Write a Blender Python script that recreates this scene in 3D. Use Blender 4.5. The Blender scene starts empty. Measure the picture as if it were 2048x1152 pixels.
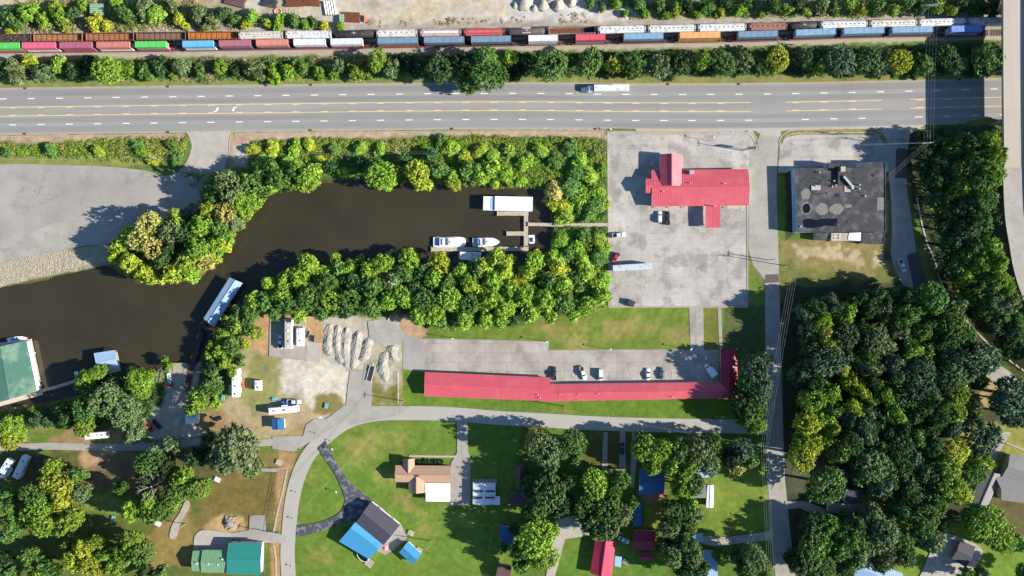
import bpy, math, random
import numpy as np
from mathutils import Vector, Matrix
R = math.radians
SC = bpy.context.scene
COL = SC.collection
# ------------------------------------------------------------------ camera, sky, sun, exposure
HCAM = 335.0            # metres above the ground
S = 0.21                # metres per pixel of the 2048 px wide photograph, on the ground
cam_d = bpy.data.cameras.new("camera"); cam = bpy.data.objects.new("camera", cam_d); COL.objects.link(cam)
cam.location = (0, 0, HCAM); cam.rotation_euler = (0, 0, 0)
cam_d.sensor_width = 36; cam_d.lens = 36 * HCAM / (2048 * S)
cam_d.clip_start = 1; cam_d.clip_end = 9000
SC.camera = cam
SUN_EL, SUN_AZ = R(27), R(-9.5)       # azimuth measured from +X towards +Y
wd = bpy.data.worlds.new("World"); SC.world = wd; wd.use_nodes = True
wn = wd.node_tree.nodes; wl = wd.node_tree.links
sky = wn.new("ShaderNodeTexSky"); sky.sky_type = 'NISHITA'; sky.sun_disc = False
sky.sun_elevation = SUN_EL; sky.sun_rotation = R(90) - SUN_AZ
sky.air_density = 1.0; sky.dust_density = 0.2; sky.ozone_density = 5.0
wn["Background"].inputs[1].default_value = 0.085
wl.new(sky.outputs[0], wn["Background"].inputs[0])
sd = bpy.data.lights.new("sun", 'SUN'); sun = bpy.data.objects.new("sun", sd); COL.objects.link(sun)
sd.energy = 5.0; sd.angle = R(0.53); sd.color = (1.0, 0.93, 0.83)
dirv = Vector((math.cos(SUN_EL)*math.cos(SUN_AZ), math.cos(SUN_EL)*math.sin(SUN_AZ), math.sin(SUN_EL)))
sun.rotation_euler = dirv.to_track_quat('Z', 'Y').to_euler(); sun.location = (200, -30, 120)
SC.view_settings.view_transform = 'Standard'; SC.view_settings.look = 'None'
SC.view_settings.gamma = 1; SC.view_settings.use_curve_mapping = False
SC.view_settings.exposure = 0.98
SC.render.engine = 'CYCLES'
SC.cycles.max_bounces = 6; SC.cycles.diffuse_bounces = 2; SC.cycles.glossy_bounces = 2; SC.cycles.transmission_bounces = 2

# ------------------------------------------------------------------ helpers
def W(x, y, z=0.0):
    "point at height z that the photograph shows at pixel x, y"
    k = S * (HCAM - z) / HCAM
    return Vector(((x - 1024) * k, (576 - y) * k, z))
def lin(c):
    c = c / 255.0
    return c / 12.92 if c <= 0.04045 else ((c + 0.055) / 1.055) ** 2.4
def alb(r, g, b, k=1.5):
    return (lin(r) / k, lin(g) / k, lin(b) / k)
ONES = "zero one two three four five six seven eight nine ten eleven twelve thirteen fourteen fifteen sixteen seventeen eighteen nineteen".split()
ORDS = "zeroth first second third fourth fifth sixth seventh eighth ninth tenth eleventh twelfth thirteenth fourteenth fifteenth sixteenth seventeenth eighteenth nineteenth".split()
TENS = ["", "", "twenty", "thirty", "forty", "fifty", "sixty", "seventy", "eighty", "ninety"]
def ordinal(n):
    if n < 20: return ORDS[n]
    t, o = divmod(n, 10)
    return (TENS[t][:-1] + "ieth") if o == 0 else TENS[t] + "-" + ORDS[o]
def tag(o, label=None, cat=None, group=None, kind=None):
    if label: o["label"] = label
    if cat: o["category"] = cat
    if group: o["group"] = group
    if kind: o["kind"] = kind
    return o
def link(o, parent=None):
    COL.objects.link(o)
    if parent is not None: o.parent = parent
    return o
def thing(name, label, cat, loc, rz=0.0, group=None):
    o = bpy.data.objects.new(name, None); COL.objects.link(o)
    o.empty_display_size = 0.5
    o.location = loc; o.rotation_euler = (0, 0, rz)
    return tag(o, label, cat, group)
KIDS = {}
def copy_tree(root, loc, rz, label, group=None, color=None, scale=None):
    def rec(o, par):
        c = o.copy(); COL.objects.link(c); c.parent = par
        if color is not None and o.get("paint"): c.color = (*color, 1)
        for ch in KIDS.get(o.name, []): 
            d = rec(ch, c); KIDS.setdefault(c.name, []).append(d)
        return c
    r = rec(root, None); r.location = loc; r.rotation_euler = (0, 0, rz)
    if scale is not None: r.scale = scale
    r["label"] = label
    if group: r["group"] = group
    return r
class MB:
    def __init__(s): s.v = []; s.f = []; s.m = []
    def quad(s, pts, mi=0):
        n = len(s.v); s.v += [tuple(p) for p in pts]; s.f.append(tuple(range(n, n + len(pts)))); s.m.append(mi)
    def box(s, x0, x1, y0, y1, z0, z1, mi=0, T=None):
        c = [(x0,y0,z0),(x1,y0,z0),(x1,y1,z0),(x0,y1,z0),(x0,y0,z1),(x1,y0,z1),(x1,y1,z1),(x0,y1,z1)]
        if T is not None: c = [tuple(T @ Vector(p)) for p in c]
        n = len(s.v); s.v += c
        for f in ((3,2,1,0),(4,5,6,7),(0,1,5,4),(1,2,6,5),(2,3,7,6),(3,0,4,7)):
            s.f.append(tuple(n + i for i in f)); s.m.append(mi)
        return s
    def bar(s, a, b, w, h, mi=0, up=(0,0,1)):
        a = Vector(a); b = Vector(b); d = b - a; L = d.length
        if L < 1e-6: return s
        x = d / L; u = Vector(up)
        if abs(x.dot(u)) > .99: u = Vector((1,0,0))
        y = u.cross(x).normalized(); z = x.cross(y)
        T = Matrix(((x.x,y.x,z.x,a.x),(x.y,y.y,z.y,a.y),(x.z,y.z,z.z,a.z),(0,0,0,1)))
        return s.box(0, L, -w/2, w/2, -h/2, h/2, mi, T)
    def prism(s, pts, z0, z1, mi=0, side=None):
        a = sum(pts[i][0]*pts[(i+1)%len(pts)][1]-pts[(i+1)%len(pts)][0]*pts[i][1] for i in range(len(pts)))
        if a < 0: pts = pts[::-1]
        n = len(s.v); k = len(pts)
        s.v += [(p[0],p[1],z0) for p in pts] + [(p[0],p[1],z1) for p in pts]
        s.f.append(tuple(n + k + i for i in range(k))); s.m.append(mi)
        s.f.append(tuple(n + i for i in reversed(range(k)))); s.m.append(mi)
        for i in range(k):
            j = (i+1) % k; s.f.append((n+i, n+j, n+k+j, n+k+i)); s.m.append(mi if side is None else side)
        return s
    def tube(s, path, r, n=6, mi=0, cap=True):
        path = [Vector(p) for p in path]; rings = []
        rr = r if isinstance(r, (list, tuple)) else [r] * len(path)
        for i, p in enumerate(path):
            d = (path[min(i+1, len(path)-1)] - path[max(i-1, 0)]).normalized()
            u = Vector((0,0,1)) if abs(d.z) < .95 else Vector((1,0,0))
            y = u.cross(d).normalized(); z = d.cross(y)
            b = len(s.v)
            for k in range(n):
                a = 2*math.pi*k/n; q = p + (y*math.cos(a) + z*math.sin(a)) * rr[i]; s.v.append(tuple(q))
            rings.append(b)
        for a, b in zip(rings, rings[1:]):
            for k in range(n):
                j = (k+1) % n; s.f.append((a+k, a+j, b+j, b+k)); s.m.append(mi)
        if cap:
            s.f.append(tuple(rings[0]+k for k in reversed(range(n)))); s.m.append(mi)
            s.f.append(tuple(rings[-1]+k for k in range(n))); s.m.append(mi)
        return s
    def loft(s, rings, mi=0, cap=True):
        n = len(rings[0]); b0 = len(s.v)
        for r_ in rings: s.v += [tuple(p) for p in r_]
        for i in range(len(rings)-1):
            a = b0+i*n; b = a+n
            for k in range(n):
                j = (k+1) % n; s.f.append((a+k, a+j, b+j, b+k)); s.m.append(mi)
        if cap:
            s.f.append(tuple(b0+k for k in reversed(range(n)))); s.m.append(mi)
            e = b0+(len(rings)-1)*n; s.f.append(tuple(e+k for k in range(n))); s.m.append(mi)
        return s
    def slab(s, q, t, mi=0):
        "a slab whose top is the polygon q (3d points, seen from above), t thick"
        q = [Vector(p) for p in q]; n0 = (q[1]-q[0]).cross(q[2]-q[0])
        if n0.z < 0: q = q[::-1]
        n = len(s.v); k = len(q)
        s.v += [tuple(p) for p in q] + [(p.x, p.y, p.z - t) for p in q]
        s.f.append(tuple(n+i for i in range(k))); s.m.append(mi)
        s.f.append(tuple(n+k+i for i in reversed(range(k)))); s.m.append(mi)
        for i in range(k):
            j = (i+1) % k; s.f.append((n+i, n+k+i, n+k+j, n+j)); s.m.append(mi)
        return s
    def cyl(s, x, y, z0, z1, r, n=10, mi=0, r2=None):
        return s.tube([(x,y,z0),(x,y,z1)], [r, r if r2 is None else r2], n, mi)
    def mesh(s, name, mats, smooth=False):
        me = bpy.data.meshes.new(name); me.from_pydata(s.v, [], s.f)
        for m in (mats if isinstance(mats, (list, tuple)) else [mats]): me.materials.append(m)
        me.polygons.foreach_set("material_index", s.m)
        if smooth: me.polygons.foreach_set("use_smooth", [True]*len(s.f))
        me.update(); return me
    def build(s, name, mats, parent=None, smooth=False, loc=None, paint=False, kind=None, bevel=0):
        o = bpy.data.objects.new(name, s.mesh(name, mats, smooth)); link(o, parent)
        if loc is not None: o.location = loc
        if paint: o["paint"] = 1
        if kind: o["kind"] = kind
        if bevel:
            b = o.modifiers.new("bevel", 'BEVEL'); b.width = bevel; b.segments = 2; b.limit_method = 'ANGLE'
        if parent is not None: KIDS.setdefault(parent.name, []).append(o)
        return o
def mesh_obj(name, me, parent=None, loc=None, rz=None, kind=None):
    o = bpy.data.objects.new(name, me); link(o, parent)
    if loc is not None: o.location = loc
    if rz is not None: o.rotation_euler = (0, 0, rz)
    if kind: o["kind"] = kind
    if parent is not None: KIDS.setdefault(parent.name, []).append(o)
    return o
def smooth_path(pts, n=8, closed=False):
    out = []; N = len(pts)
    rng = range(N) if closed else range(N-1)
    for i in rng:
        p0 = pts[(i-1) % N] if closed or i > 0 else pts[0]
        p1 = pts[i]; p2 = pts[(i+1) % N]
        p3 = pts[(i+2) % N] if closed or i+2 < N else pts[-1]
        for k in range(n):
            t = k/n
            out.append(tuple(.5*((2*b)+(-a+c)*t+(2*a-5*b+4*c-d)*t*t+(-a+3*b-3*c+d)*t**3) for a,b,c,d in zip(p0,p1,p2,p3)))
    if not closed: out.append(tuple(pts[-1]))
    return out
# ------------------------------------------------------------------ materials
def mat(name, col=(.5,.5,.5), rough=.8, var=.12, scale=.35, fine=.10, fscale=5.0, spec=.3, metal=0.0, bump=0.0, bscale=6.0,
        stains=0.0, stain_col=(.05,.045,.04), cracks=0.0, crack_scale=.12, joints=None, stretch=(1,1,1), objcol=False, attr=None,
        trans=0.0, wave=None, patches=None):
    m = bpy.data.materials.new(name); m.use_nodes = True
    nt = m.node_tree; N = nt.nodes; L = nt.links; bs = N["Principled BSDF"]
    bs.inputs["Roughness"].default_value = rough; bs.inputs["Metallic"].default_value = metal
    bs.inputs["Specular IOR Level"].default_value = spec
    tc = N.new("ShaderNodeTexCoord"); mp = N.new("ShaderNodeMapping"); L.new(tc.outputs["Object"], mp.inputs[0])
    mp.inputs["Scale"].default_value = stretch
    def noise(sc, det=4, rgh=.6, src=None):
        n = N.new("ShaderNodeTexNoise"); n.inputs["Scale"].default_value = sc; n.inputs["Detail"].default_value = det
        n.inputs["Roughness"].default_value = rgh; L.new((src or mp.outputs[0]), n.inputs["Vector"]); return n.outputs["Fac"]
    def mrange(src, a, b, c, d):
        r = N.new("ShaderNodeMapRange"); L.new(src, r.inputs[0])
        for i, v in enumerate((a,b,c,d)): r.inputs[i+1].default_value = v
        return r.outputs[0]
    def mul(a, b):
        x = N.new("ShaderNodeMix"); x.data_type = 'RGBA'; x.blend_type = 'MULTIPLY'; x.inputs[0].default_value = 1
        L.new(a, x.inputs[6]); L.new(b, x.inputs[7]); return x.outputs[2]
    def mixc(f, a, bcol):
        x = N.new("ShaderNodeMix"); x.data_type = 'RGBA'; L.new(f, x.inputs[0]); L.new(a, x.inputs[6]); x.inputs[7].default_value = (*bcol, 1)
        return x.outputs[2]
    rgb = N.new("ShaderNodeRGB"); rgb.outputs[0].default_value = (*col, 1); c = rgb.outputs[0]
    if objcol:
        oi = N.new("ShaderNodeObjectInfo"); c = oi.outputs["Color"] if objcol is True else mul(c, oi.outputs["Color"])
    if attr:
        at = N.new("ShaderNodeAttribute"); at.attribute_name = attr; c = at.outputs["Color"] if not objcol else mul(c, at.outputs["Color"])
    if var: c = mul(c, mrange(noise(scale, 5, .6), .25, .75, 1-var, 1+var))
    if fine: c = mul(c, mrange(noise(fscale, 3, .7, tc.outputs["Object"]), .25, .75, 1-fine, 1+fine))
    if patches:
        for (pc, psc, th, amt) in patches:
            f = mrange(noise(psc, 5, .62, tc.outputs["Object"]), th, th+.10, 0, amt); c = mixc(f, c, pc)
    if stains:
        f = mrange(noise(.16, 7, .68, tc.outputs["Object"]), .56, .74, 0, stains); c = mixc(f, c, stain_col)
    if cracks:
        vo = N.new("ShaderNodeTexVoronoi"); vo.feature = 'DISTANCE_TO_EDGE'; vo.inputs["Scale"].default_value = crack_scale
        ds = N.new("ShaderNodeVectorMath"); ds.operation = 'ADD'
        nn = N.new("ShaderNodeTexNoise"); nn.inputs["Scale"].default_value = .6; nn.inputs["Detail"].default_value = 4; L.new(tc.outputs["Object"], nn.inputs["Vector"])
        sc_ = N.new("ShaderNodeVectorMath"); sc_.operation = 'SCALE'; sc_.inputs["Scale"].default_value = 2.2; L.new(nn.outputs["Color"], sc_.inputs[0])
        L.new(tc.outputs["Object"], ds.inputs[0]); L.new(sc_.outputs[0], ds.inputs[1]); L.new(ds.outputs[0], vo.inputs["Vector"])
        f = mrange(vo.outputs["Distance"], 0.0, .010*crack_scale/.12*1.6, cracks, 0)
        mk = mrange(noise(.035, 4, .6, tc.outputs["Object"]), .46, .62, .08, 1); mm_ = N.new("ShaderNodeMath"); mm_.operation = 'MULTIPLY'; L.new(f, mm_.inputs[0]); L.new(mk, mm_.inputs[1]); c = mixc(mm_.outputs[0], c, stain_col)
    if joints:
        br = N.new("ShaderNodeTexBrick"); br.offset = 0; br.inputs["Color1"].default_value = (1,1,1,1); br.inputs["Color2"].default_value = (.93,.93,.93,1)
        br.inputs["Mortar"].default_value = (joints[3],)*3 + (1,); br.inputs["Scale"].default_value = 1
        br.inputs["Mortar Size"].default_value = joints[2]; br.inputs["Brick Width"].default_value = joints[0]; br.inputs["Row Height"].default_value = joints[1]
        mm = N.new("ShaderNodeMapping"); mm.inputs["Rotation"].default_value = (0,0,joints[4] if len(joints) > 4 else 0)
        L.new(tc.outputs["Object"], mm.inputs[0]); L.new(mm.outputs[0], br.inputs["Vector"]); c = mul(c, br.outputs["Color"])
    L.new(c, bs.inputs["Base Color"])
    if bump:
        bp = N.new("ShaderNodeBump"); bp.inputs["Strength"].default_value = bump; bp.inputs["Distance"].default_value = .1
        L.new(noise(bscale, 5, .7, tc.outputs["Object"]), bp.inputs["Height"]); L.new(bp.outputs[0], bs.inputs["Normal"])
    if trans:
        tr = N.new("ShaderNodeBsdfTranslucent"); L.new(c, tr.inputs[0]); mx = N.new("ShaderNodeMixShader"); mx.inputs[0].default_value = trans
        L.new(bs.outputs[0], mx.inputs[1]); L.new(tr.outputs[0], mx.inputs[2]); L.new(mx.outputs[0], N["Material Output"].inputs[0])
    return m
M = {}
M['ground'] = mat("ground_cover", attr="Col", var=.22, scale=.5, fine=.30, fscale=3.2, spec=.1, bump=.6, bscale=3.0)
M['leaf'] = mat("leaf", col=(1,1,1), objcol='mul', attr="Col", var=0, fine=.12, fscale=2.5, spec=.25, rough=.6, trans=.22)
M['bark'] = mat("bark", (.16,.12,.08), rough=.9, bump=.5, bscale=8)
M['deadwood'] = mat("dead_wood", (.42,.38,.32), rough=.9)
M['asphalt'] = mat("highway_asphalt", alb(172,170,164), var=.17, scale=.10, fine=.08, fscale=6, stretch=(.12,1.6,1), stains=.25, stain_col=(.15,.15,.15), rough=.85)
M['track'] = mat('worn_wheel_path', alb(161,160,156), var=.16, scale=.10, fine=.08, fscale=6, stretch=(.10,1.8,1))
M['old_asphalt'] = mat("old_asphalt", alb(182,177,168), var=.20, patches=[(alb(154,149,142), .10, .54, .4), (alb(205,200,192), .2, .62, .5)], scale=.06, fine=.13, fscale=5, cracks=.55, crack_scale=.10, stain_col=(.09,.085,.08), stains=.18)
M['dark_asphalt'] = mat("dark_asphalt", alb(88,90,100), var=.30, scale=.35, fine=.14, patches=[((.24,.24,.23),.45,.50,.7)])
M['lane_asphalt'] = mat("lane_asphalt", alb(186,181,170), var=.18, patches=[(alb(150,146,138), .2, .56, .4)], scale=.15, fine=.08, cracks=.3, crack_scale=.15, stain_col=(.12,.11,.10))
M['brown_asphalt'] = mat("brown_asphalt_patch", alb(110,98,98), var=.12, fine=.08)
M['loop'] = mat("loop_road_paving", alb(196,192,180), var=.06, scale=.15, fine=.06, cracks=.25, crack_scale=.09, stain_col=(.18,.17,.15))
M['lot'] = mat("lot_concrete", alb(206,200,190), var=.30, scale=.05, fine=.22, fscale=2.2, patches=[(alb(150,143,136), .13, .50, .55), (alb(226,220,206), .09, .56, .6)], stains=.6, stain_col=(.14,.13,.12), cracks=.6, crack_scale=.085, joints=(6.0,4.6,.06,.72))
M['lot2'] = mat("motel_lot_concrete", alb(194,186,174), var=.26, patches=[(alb(148,142,132), .15, .52, .5), (alb(212,205,196), .11, .57, .5)], scale=.10, fine=.14, fscale=4, stains=.35, stain_col=(.15,.14,.13), cracks=.55, crack_scale=.10, joints=(11.0,3.9,.07,.66))
M['concrete'] = mat("concrete", alb(200,194,180), var=.12, fine=.10, stains=.2, stain_col=(.2,.18,.15))
M['drive'] = mat("driveway_concrete", alb(188,182,170), var=.12, fine=.12, joints=(3.0,3.0,.05,.75), stains=.3, stain_col=(.18,.17,.15))
M['old_slab'] = mat("old_broken_slab", alb(188,184,176), var=.16, scale=.2, fine=.16, cracks=.7, crack_scale=.2, stain_col=(.12,.13,.07))
M['bridge'] = mat("bridge_concrete", alb(205,196,178), var=.10, scale=.2, fine=.08, stretch=(1.5,.12,1), joints=(200,24,.06,.8))
M['kerb'] = mat("kerb_concrete", alb(190,180,158), var=.15, fine=.12)
M['white_line'] = mat("white_road_paint", (.78,.78,.76), var=.05, fine=.08)
M['yellow_line'] = mat("yellow_road_paint", (.74,.54,.25), var=.08, fine=.10)
M['faded_line'] = mat("faded_paint", (.42,.41,.38), var=.2, fine=.2)
M['gravel'] = mat("pale_gravel", alb(196,190,176), var=.26, scale=.4, fine=.28, fscale=3.5, bump=1.0, bscale=4)
M['ballast'] = mat("rail_ballast", alb(188,178,160), var=.12, scale=.3, fine=.22, fscale=4, bump=.8, bscale=5)
M['riprap'] = mat("riprap_rock", alb(190,182,160), var=.25, scale=.8, fine=.3, fscale=3, bump=1, bscale=3)
M['rail'] = mat("rail_steel", (.22,.16,.12), metal=.5, rough=.5)
M['tie'] = mat("wood_tie", (.08,.06,.05), rough=.9)
M['steel'] = mat("galvanized_steel", (.45,.46,.47), metal=.4, rough=.45)
M['dark_metal'] = mat("dark_metal", (.04,.04,.045), rough=.6)
M['rust'] = mat("rust", alb(132,82,58,1.5), var=.35, scale=.8, fine=.3, fscale=4, rough=.9)
M['paint'] = mat("painted_steel", objcol=True, var=.06, scale=.5, fine=.05, rough=.4, spec=.4)
M['dirty_paint'] = mat("weathered_railcar_paint", objcol=True, var=.18, scale=.5, fine=.14, fscale=3, rough=.65, patches=[((.20,.13,.08),.7,.55,.55), ((.10,.08,.07),1.6,.62,.5)])
M['white'] = mat("white_panel", (.78,.78,.76), var=.04, fine=.04, rough=.5)
M['fibre'] = mat("gelcoat", (.80,.80,.79), var=.03, fine=.03, rough=.3, spec=.5)
M['glass'] = mat("dark_glass", (.02,.03,.04), var=0, fine=0, rough=.08, spec=.8)
M['pane'] = mat("window_glass", (.05,.07,.09), var=0, fine=0, rough=.1, spec=.8)
M['tyre'] = mat("tyre_rubber", (.02,.02,.02), rough=.9)
M['lamp'] = mat("headlight_lens", (.7,.7,.68), rough=.15, var=0, fine=0)
M['redlens'] = mat("tail_light_lens", (.4,.02,.02), rough=.2, var=0, fine=0)
M['wood'] = mat("weathered_boards", alb(214,202,182,1.35), var=.22, scale=1.2, fine=.2, fscale=4, rough=.9)
M['red_wood'] = mat("brown_stained_boards", alb(110,80,82), var=.25, scale=.8, fine=.2, rough=.85)
M['pole'] = mat("pole_wood", (.30,.25,.20), rough=.9)
M['red_roof'] = mat("red_metal_roof", (.56,.10,.125), var=.08, scale=.25, fine=.06, rough=.42, spec=.45, patches=[((.58,.16,.16),.20,.54,.5), ((.36,.06,.075),.5,.60,.4)])
M['bright_red'] = mat('bright_red_metal_roof', (.50,.035,.085), var=.05, fine=.05, rough=.6)
M['dark_red'] = mat("dark_red_metal_roof", (.30,.035,.055), var=.08, fine=.05, rough=.5)
M['green_roof'] = mat("green_metal_roof", alb(104,152,132,1.6), var=.06, fine=.05, rough=.5, patches=[((.27,.38,.26),.12,.54,.6)])
M['pale_green_roof'] = mat("pale_green_metal_roof", alb(140,188,142,1.6), var=.05, fine=.05, rough=.5)
M['teal_roof'] = mat("teal_metal_roof", alb(62,158,146,1.55), var=.05, fine=.05, rough=.5)
M['blue_roof'] = mat("blue_metal_roof", alb(85,175,225,1.5), var=.05, fine=.05, rough=.5)
M['deep_blue'] = mat("deep_blue_metal_roof", alb(66,128,180,1.5), var=.12, fine=.06, rough=.5)
M['pale_blue'] = mat("pale_blue_metal_roof", alb(175,205,235,1.35), var=.06, fine=.05, rough=.4, patches=[((.35,.50,.68),.25,.55,.5)])
M['white_roof'] = mat("white_metal_roof", (.80,.80,.79), var=.04, fine=.04, rough=.5)
M['grey_roof'] = mat("grey_shingle", alb(150,148,146), var=.10, scale=.6, fine=.18, fscale=3)
M['dark_roof'] = mat("charcoal_shingle", alb(92,90,100), var=.12, scale=.5, fine=.14, fscale=3)
M['brown_roof'] = mat("brown_shingle", alb(120,92,90), var=.12, scale=.5, fine=.18, fscale=3)
M['tan_roof'] = mat("tan_shingle", alb(208,170,142), var=.10, scale=.9, fine=.16, fscale=3)
M['tar'] = mat('tar_roof_membrane', alb(80,81,86), var=.5, scale=.3, fine=.35, fscale=2.2, stains=.7, stain_col=(.025,.025,.03), patches=[((.17,.17,.16),.28,.52,.55), ((.03,.03,.035),.55,.56,.7), ((.22,.21,.19),1.4,.66,.5)], joints=(6,1.1,.06,.6))
M['tar_wet'] = mat("standing_water_on_tar", (.008,.011,.018), var=0, fine=0, rough=.12)
M['tar_pale'] = mat("dried_pond_stain", alb(142,140,130), var=.40, scale=1.2, fine=.2)
M['tar_dark'] = mat("fresh_tar_patch", (.015,.015,.018), var=.1, fine=.1)
M['wall_white'] = mat("white_siding", (.70,.68,.64), var=.06, fine=.06)
M['wall_tan'] = mat("tan_wall", (.42,.36,.28), var=.08, fine=.08)
M['wall_brick'] = mat("brown_brick_wall", (.26,.15,.10), var=.1, fine=.15)
M['wall_blue'] = mat("pale_blue_wall", (.35,.50,.65), var=.06, fine=.06)
M['teal'] = mat("teal_paint", (.20,.48,.45), var=.06, fine=.06)
M['salmon'] = mat("salmon_fabric", (.75,.30,.27), var=.06, fine=.06)
M['orange'] = mat("orange_plastic", (.70,.13,.06), var=.06, fine=.06)
M['cream'] = mat("cream_roof", alb(200,188,168), var=.06, fine=.05)
M['dirt'] = mat("bare_dirt", alb(195,165,125), var=.2, fine=.2, bump=.8)
M['stone'] = mat("rubble_stone", alb(190,180,165), var=.2, fine=.2, bump=.6)
M['blackcoal'] = mat("dark_scrap_load", (.06,.045,.035), var=.4, scale=1, fine=.4, bump=1)
M['dirtline'] = mat("dry_edge_soil", alb(200,178,140), var=.2, fine=.25)
def water_mat():
    m = mat("murky_creek_water", (.040,.034,.019), var=.25, scale=.03, fine=0, rough=.10, spec=.5)
    nt = m.node_tree; N = nt.nodes; L = nt.links
    tc = N.new("ShaderNodeTexCoord"); n = N.new("ShaderNodeTexNoise"); n.inputs["Scale"].default_value = 1.2; n.inputs["Detail"].default_value = 3
    b = N.new("ShaderNodeBump"); b.inputs["Strength"].default_value = .12; b.inputs["Distance"].default_value = .08
    L.new(tc.outputs["Object"], n.inputs["Vector"]); L.new(n.outputs["Fac"], b.inputs["Height"]); L.new(b.outputs[0], N["Principled BSDF"].inputs["Normal"])
    return m
M['water'] = water_mat()
# ------------------------------------------------------------------ terrain
rngn = np.random.default_rng(7)
def vnoise(x, y, seed=0):
    "smooth value noise, numpy"
    xi = np.floor(x).astype(np.int64); yi = np.floor(y).astype(np.int64); fx = x-xi; fy = y-yi
    fx = fx*fx*(3-2*fx); fy = fy*fy*(3-2*fy)
    def h(a, b):
        n = (a*374761393 + b*668265263 + seed*1442695041) & 0x7fffffff
        n = ((n ^ (n >> 13))*1274126177) & 0x7fffffff
        return (n & 0xffff)/65535.0
    return (h(xi,yi)*(1-fx)+h(xi+1,yi)*fx)*(1-fy)+(h(xi,yi+1)*(1-fx)+h(xi+1,yi+1)*fx)*fy
def fbm(x, y, sc, oct=4, seed=0):
    r = 0; a = .5; t = 0
    for o in range(oct):
        r = r + a*vnoise(x/sc*2**o, y/sc*2**o, seed+o); t += a; a *= .5
    return r/t*2-1
def sdist(poly, X, Y):
    "signed distance in pixels, positive inside"
    P = np.array(poly, float); d = np.full(X.shape, 1e9); ins = np.zeros(X.shape, bool)
    for (x0,y0),(x1,y1) in zip(P, np.roll(P,-1,0)):
        dx, dy = x1-x0, y1-y0; L2 = dx*dx+dy*dy+1e-9
        t = np.clip(((X-x0)*dx+(Y-y0)*dy)/L2, 0, 1)
        d = np.minimum(d, np.hypot(X-x0-t*dx, Y-y0-t*dy))
        if y0 != y1:
            c = ((y0 > Y) != (y1 > Y)) & (X < dx*(Y-y0)/(dy+1e-12)+x0); ins ^= c
    return np.where(ins, d, -d)
CREEK = smooth_path([(-400,590),(-100,590),(0,572),(60,560),(120,547),(180,534),(215,528),(250,548),(300,560),(345,560),(400,548),(434,497),(468,455),(500,415),(522,384),(580,372),(650,360),(760,350),(860,362),(930,360),(1000,372),(1060,374),(1092,386),(1104,440),(1104,500),(1086,526),(1000,532),(900,535),(800,538),(700,545),(600,560),(540,576),(500,603),(466,640),(435,668),(412,695),(398,720),(388,735),(372,730),(345,728),(325,742),(300,752),(250,770),(180,788),(110,806),(50,815),(-100,830),(-400,850)], 4, False)
EDGE_L = [(2004,-400),(2004,200),(2006,335),(2010,430),(2019,490),(2028,540),(2044,590),(2072,650),(2140,740),(2400,1000)]   # left edge of the raised road as seen
def road_z(y): return 12.0 - max(0, y-335)*S*0.045
EDGE_T = []
for x, y in smooth_path(EDGE_L, 4):
    w = W(x, y, road_z(y)); EDGE_T.append((1024+w.x/S, 576-w.y/S, road_z(y)))
def terrain_z(X, Y):
    d = sdist(CREEK, X, Y); n = fbm(X, Y, 30, 3, 3)*4
    z = -2.9*np.clip((d+n+3)/16, 0, 1)**1.2
    # embankment under the approach to the bridge
    T = np.array([e for e in EDGE_T if e[1] > 338])
    dm = np.full(X.shape, 1e9); hz = np.zeros(X.shape)
    for a, b in zip(T[:-1], T[1:]):
        dx, dy = b[0]-a[0], b[1]-a[1]; t = np.clip(((X-a[0])*dx+(Y-a[1])*dy)/(dx*dx+dy*dy), 0, 1)
        qx = a[0]+t*dx; qy = a[1]+t*dy
        dd = np.hypot(X-qx, Y-qy)
        upd = dd < dm; dm = np.where(upd, dd, dm); hz = np.where(upd, a[2]+t*(b[2]-a[2]), hz)
    inside = (X > np.interp(Y, T[:,1], T[:,0])) & (Y > T[0,1])
    dm = np.where(inside, 0, dm)
    far_e = np.clip((X-2110)/60, 0, 99)*60   # falls away again east of the road
    up = np.clip(hz - .35 - (dm+far_e)*S/1.9, 0, 20)
    return z + up
def axis(a, b, st):
    core = list(np.arange(a, b+.1, st)); lo = []; hi = []; s = st
    x = a
    while x > -9000: s *= 1.35; x -= s; lo.append(x)
    s = st; x = core[-1]
    while x < 11000: s *= 1.35; x += s; hi.append(x)
    return np.array(lo[::-1]+core+hi)
gx = axis(-40, 2160, 4.0); gy = axis(-60, 1200, 4.0)
GX, GY = np.meshgrid(gx, gy)
GZ = terrain_z(GX, GY)
GRASS = alb(112,138,58); GRASS2 = alb(135,140,75); DRY = alb(172,152,98); DIRT = alb(196,164,122); PALE = alb(212,202,182); RED = alb(175,130,95)
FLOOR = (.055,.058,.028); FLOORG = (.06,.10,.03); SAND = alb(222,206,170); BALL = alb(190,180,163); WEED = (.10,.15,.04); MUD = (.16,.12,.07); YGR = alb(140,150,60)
C = np.empty(GX.shape+(3,)); C[:] = GRASS
def paint(poly, col, feather=6, wob=6, wsc=22, amt=1.0, holes=None, seed=0):
    col = tuple(np.array(col)*.95+np.mean(col)*.05)
    wob *= 1.5
    P = np.array(poly); x0, y0 = P.min(0)-feather-wob-8; x1, y1 = P.max(0)+feather+wob+8
    ix = np.where((gx >= x0) & (gx <= x1))[0]; iy = np.where((gy >= y0) & (gy <= y1))[0]
    if len(ix) == 0 or len(iy) == 0: return
    sl = (slice(iy[0], iy[-1]+1), slice(ix[0], ix[-1]+1)); X = GX[sl]; Y = GY[sl]
    d = sdist(poly, X, Y) + fbm(X, Y, wsc, 4, seed+11)*wob
    a = np.clip(d/feather+.5, 0, 1)
    if holes: a = a*np.clip((fbm(X, Y, holes[0], 4, seed+5)-holes[1])/.25, 0, 1)
    a = (a*amt)[..., None]; C[sl] = C[sl]*(1-a) + np.array(col)*a
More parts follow.
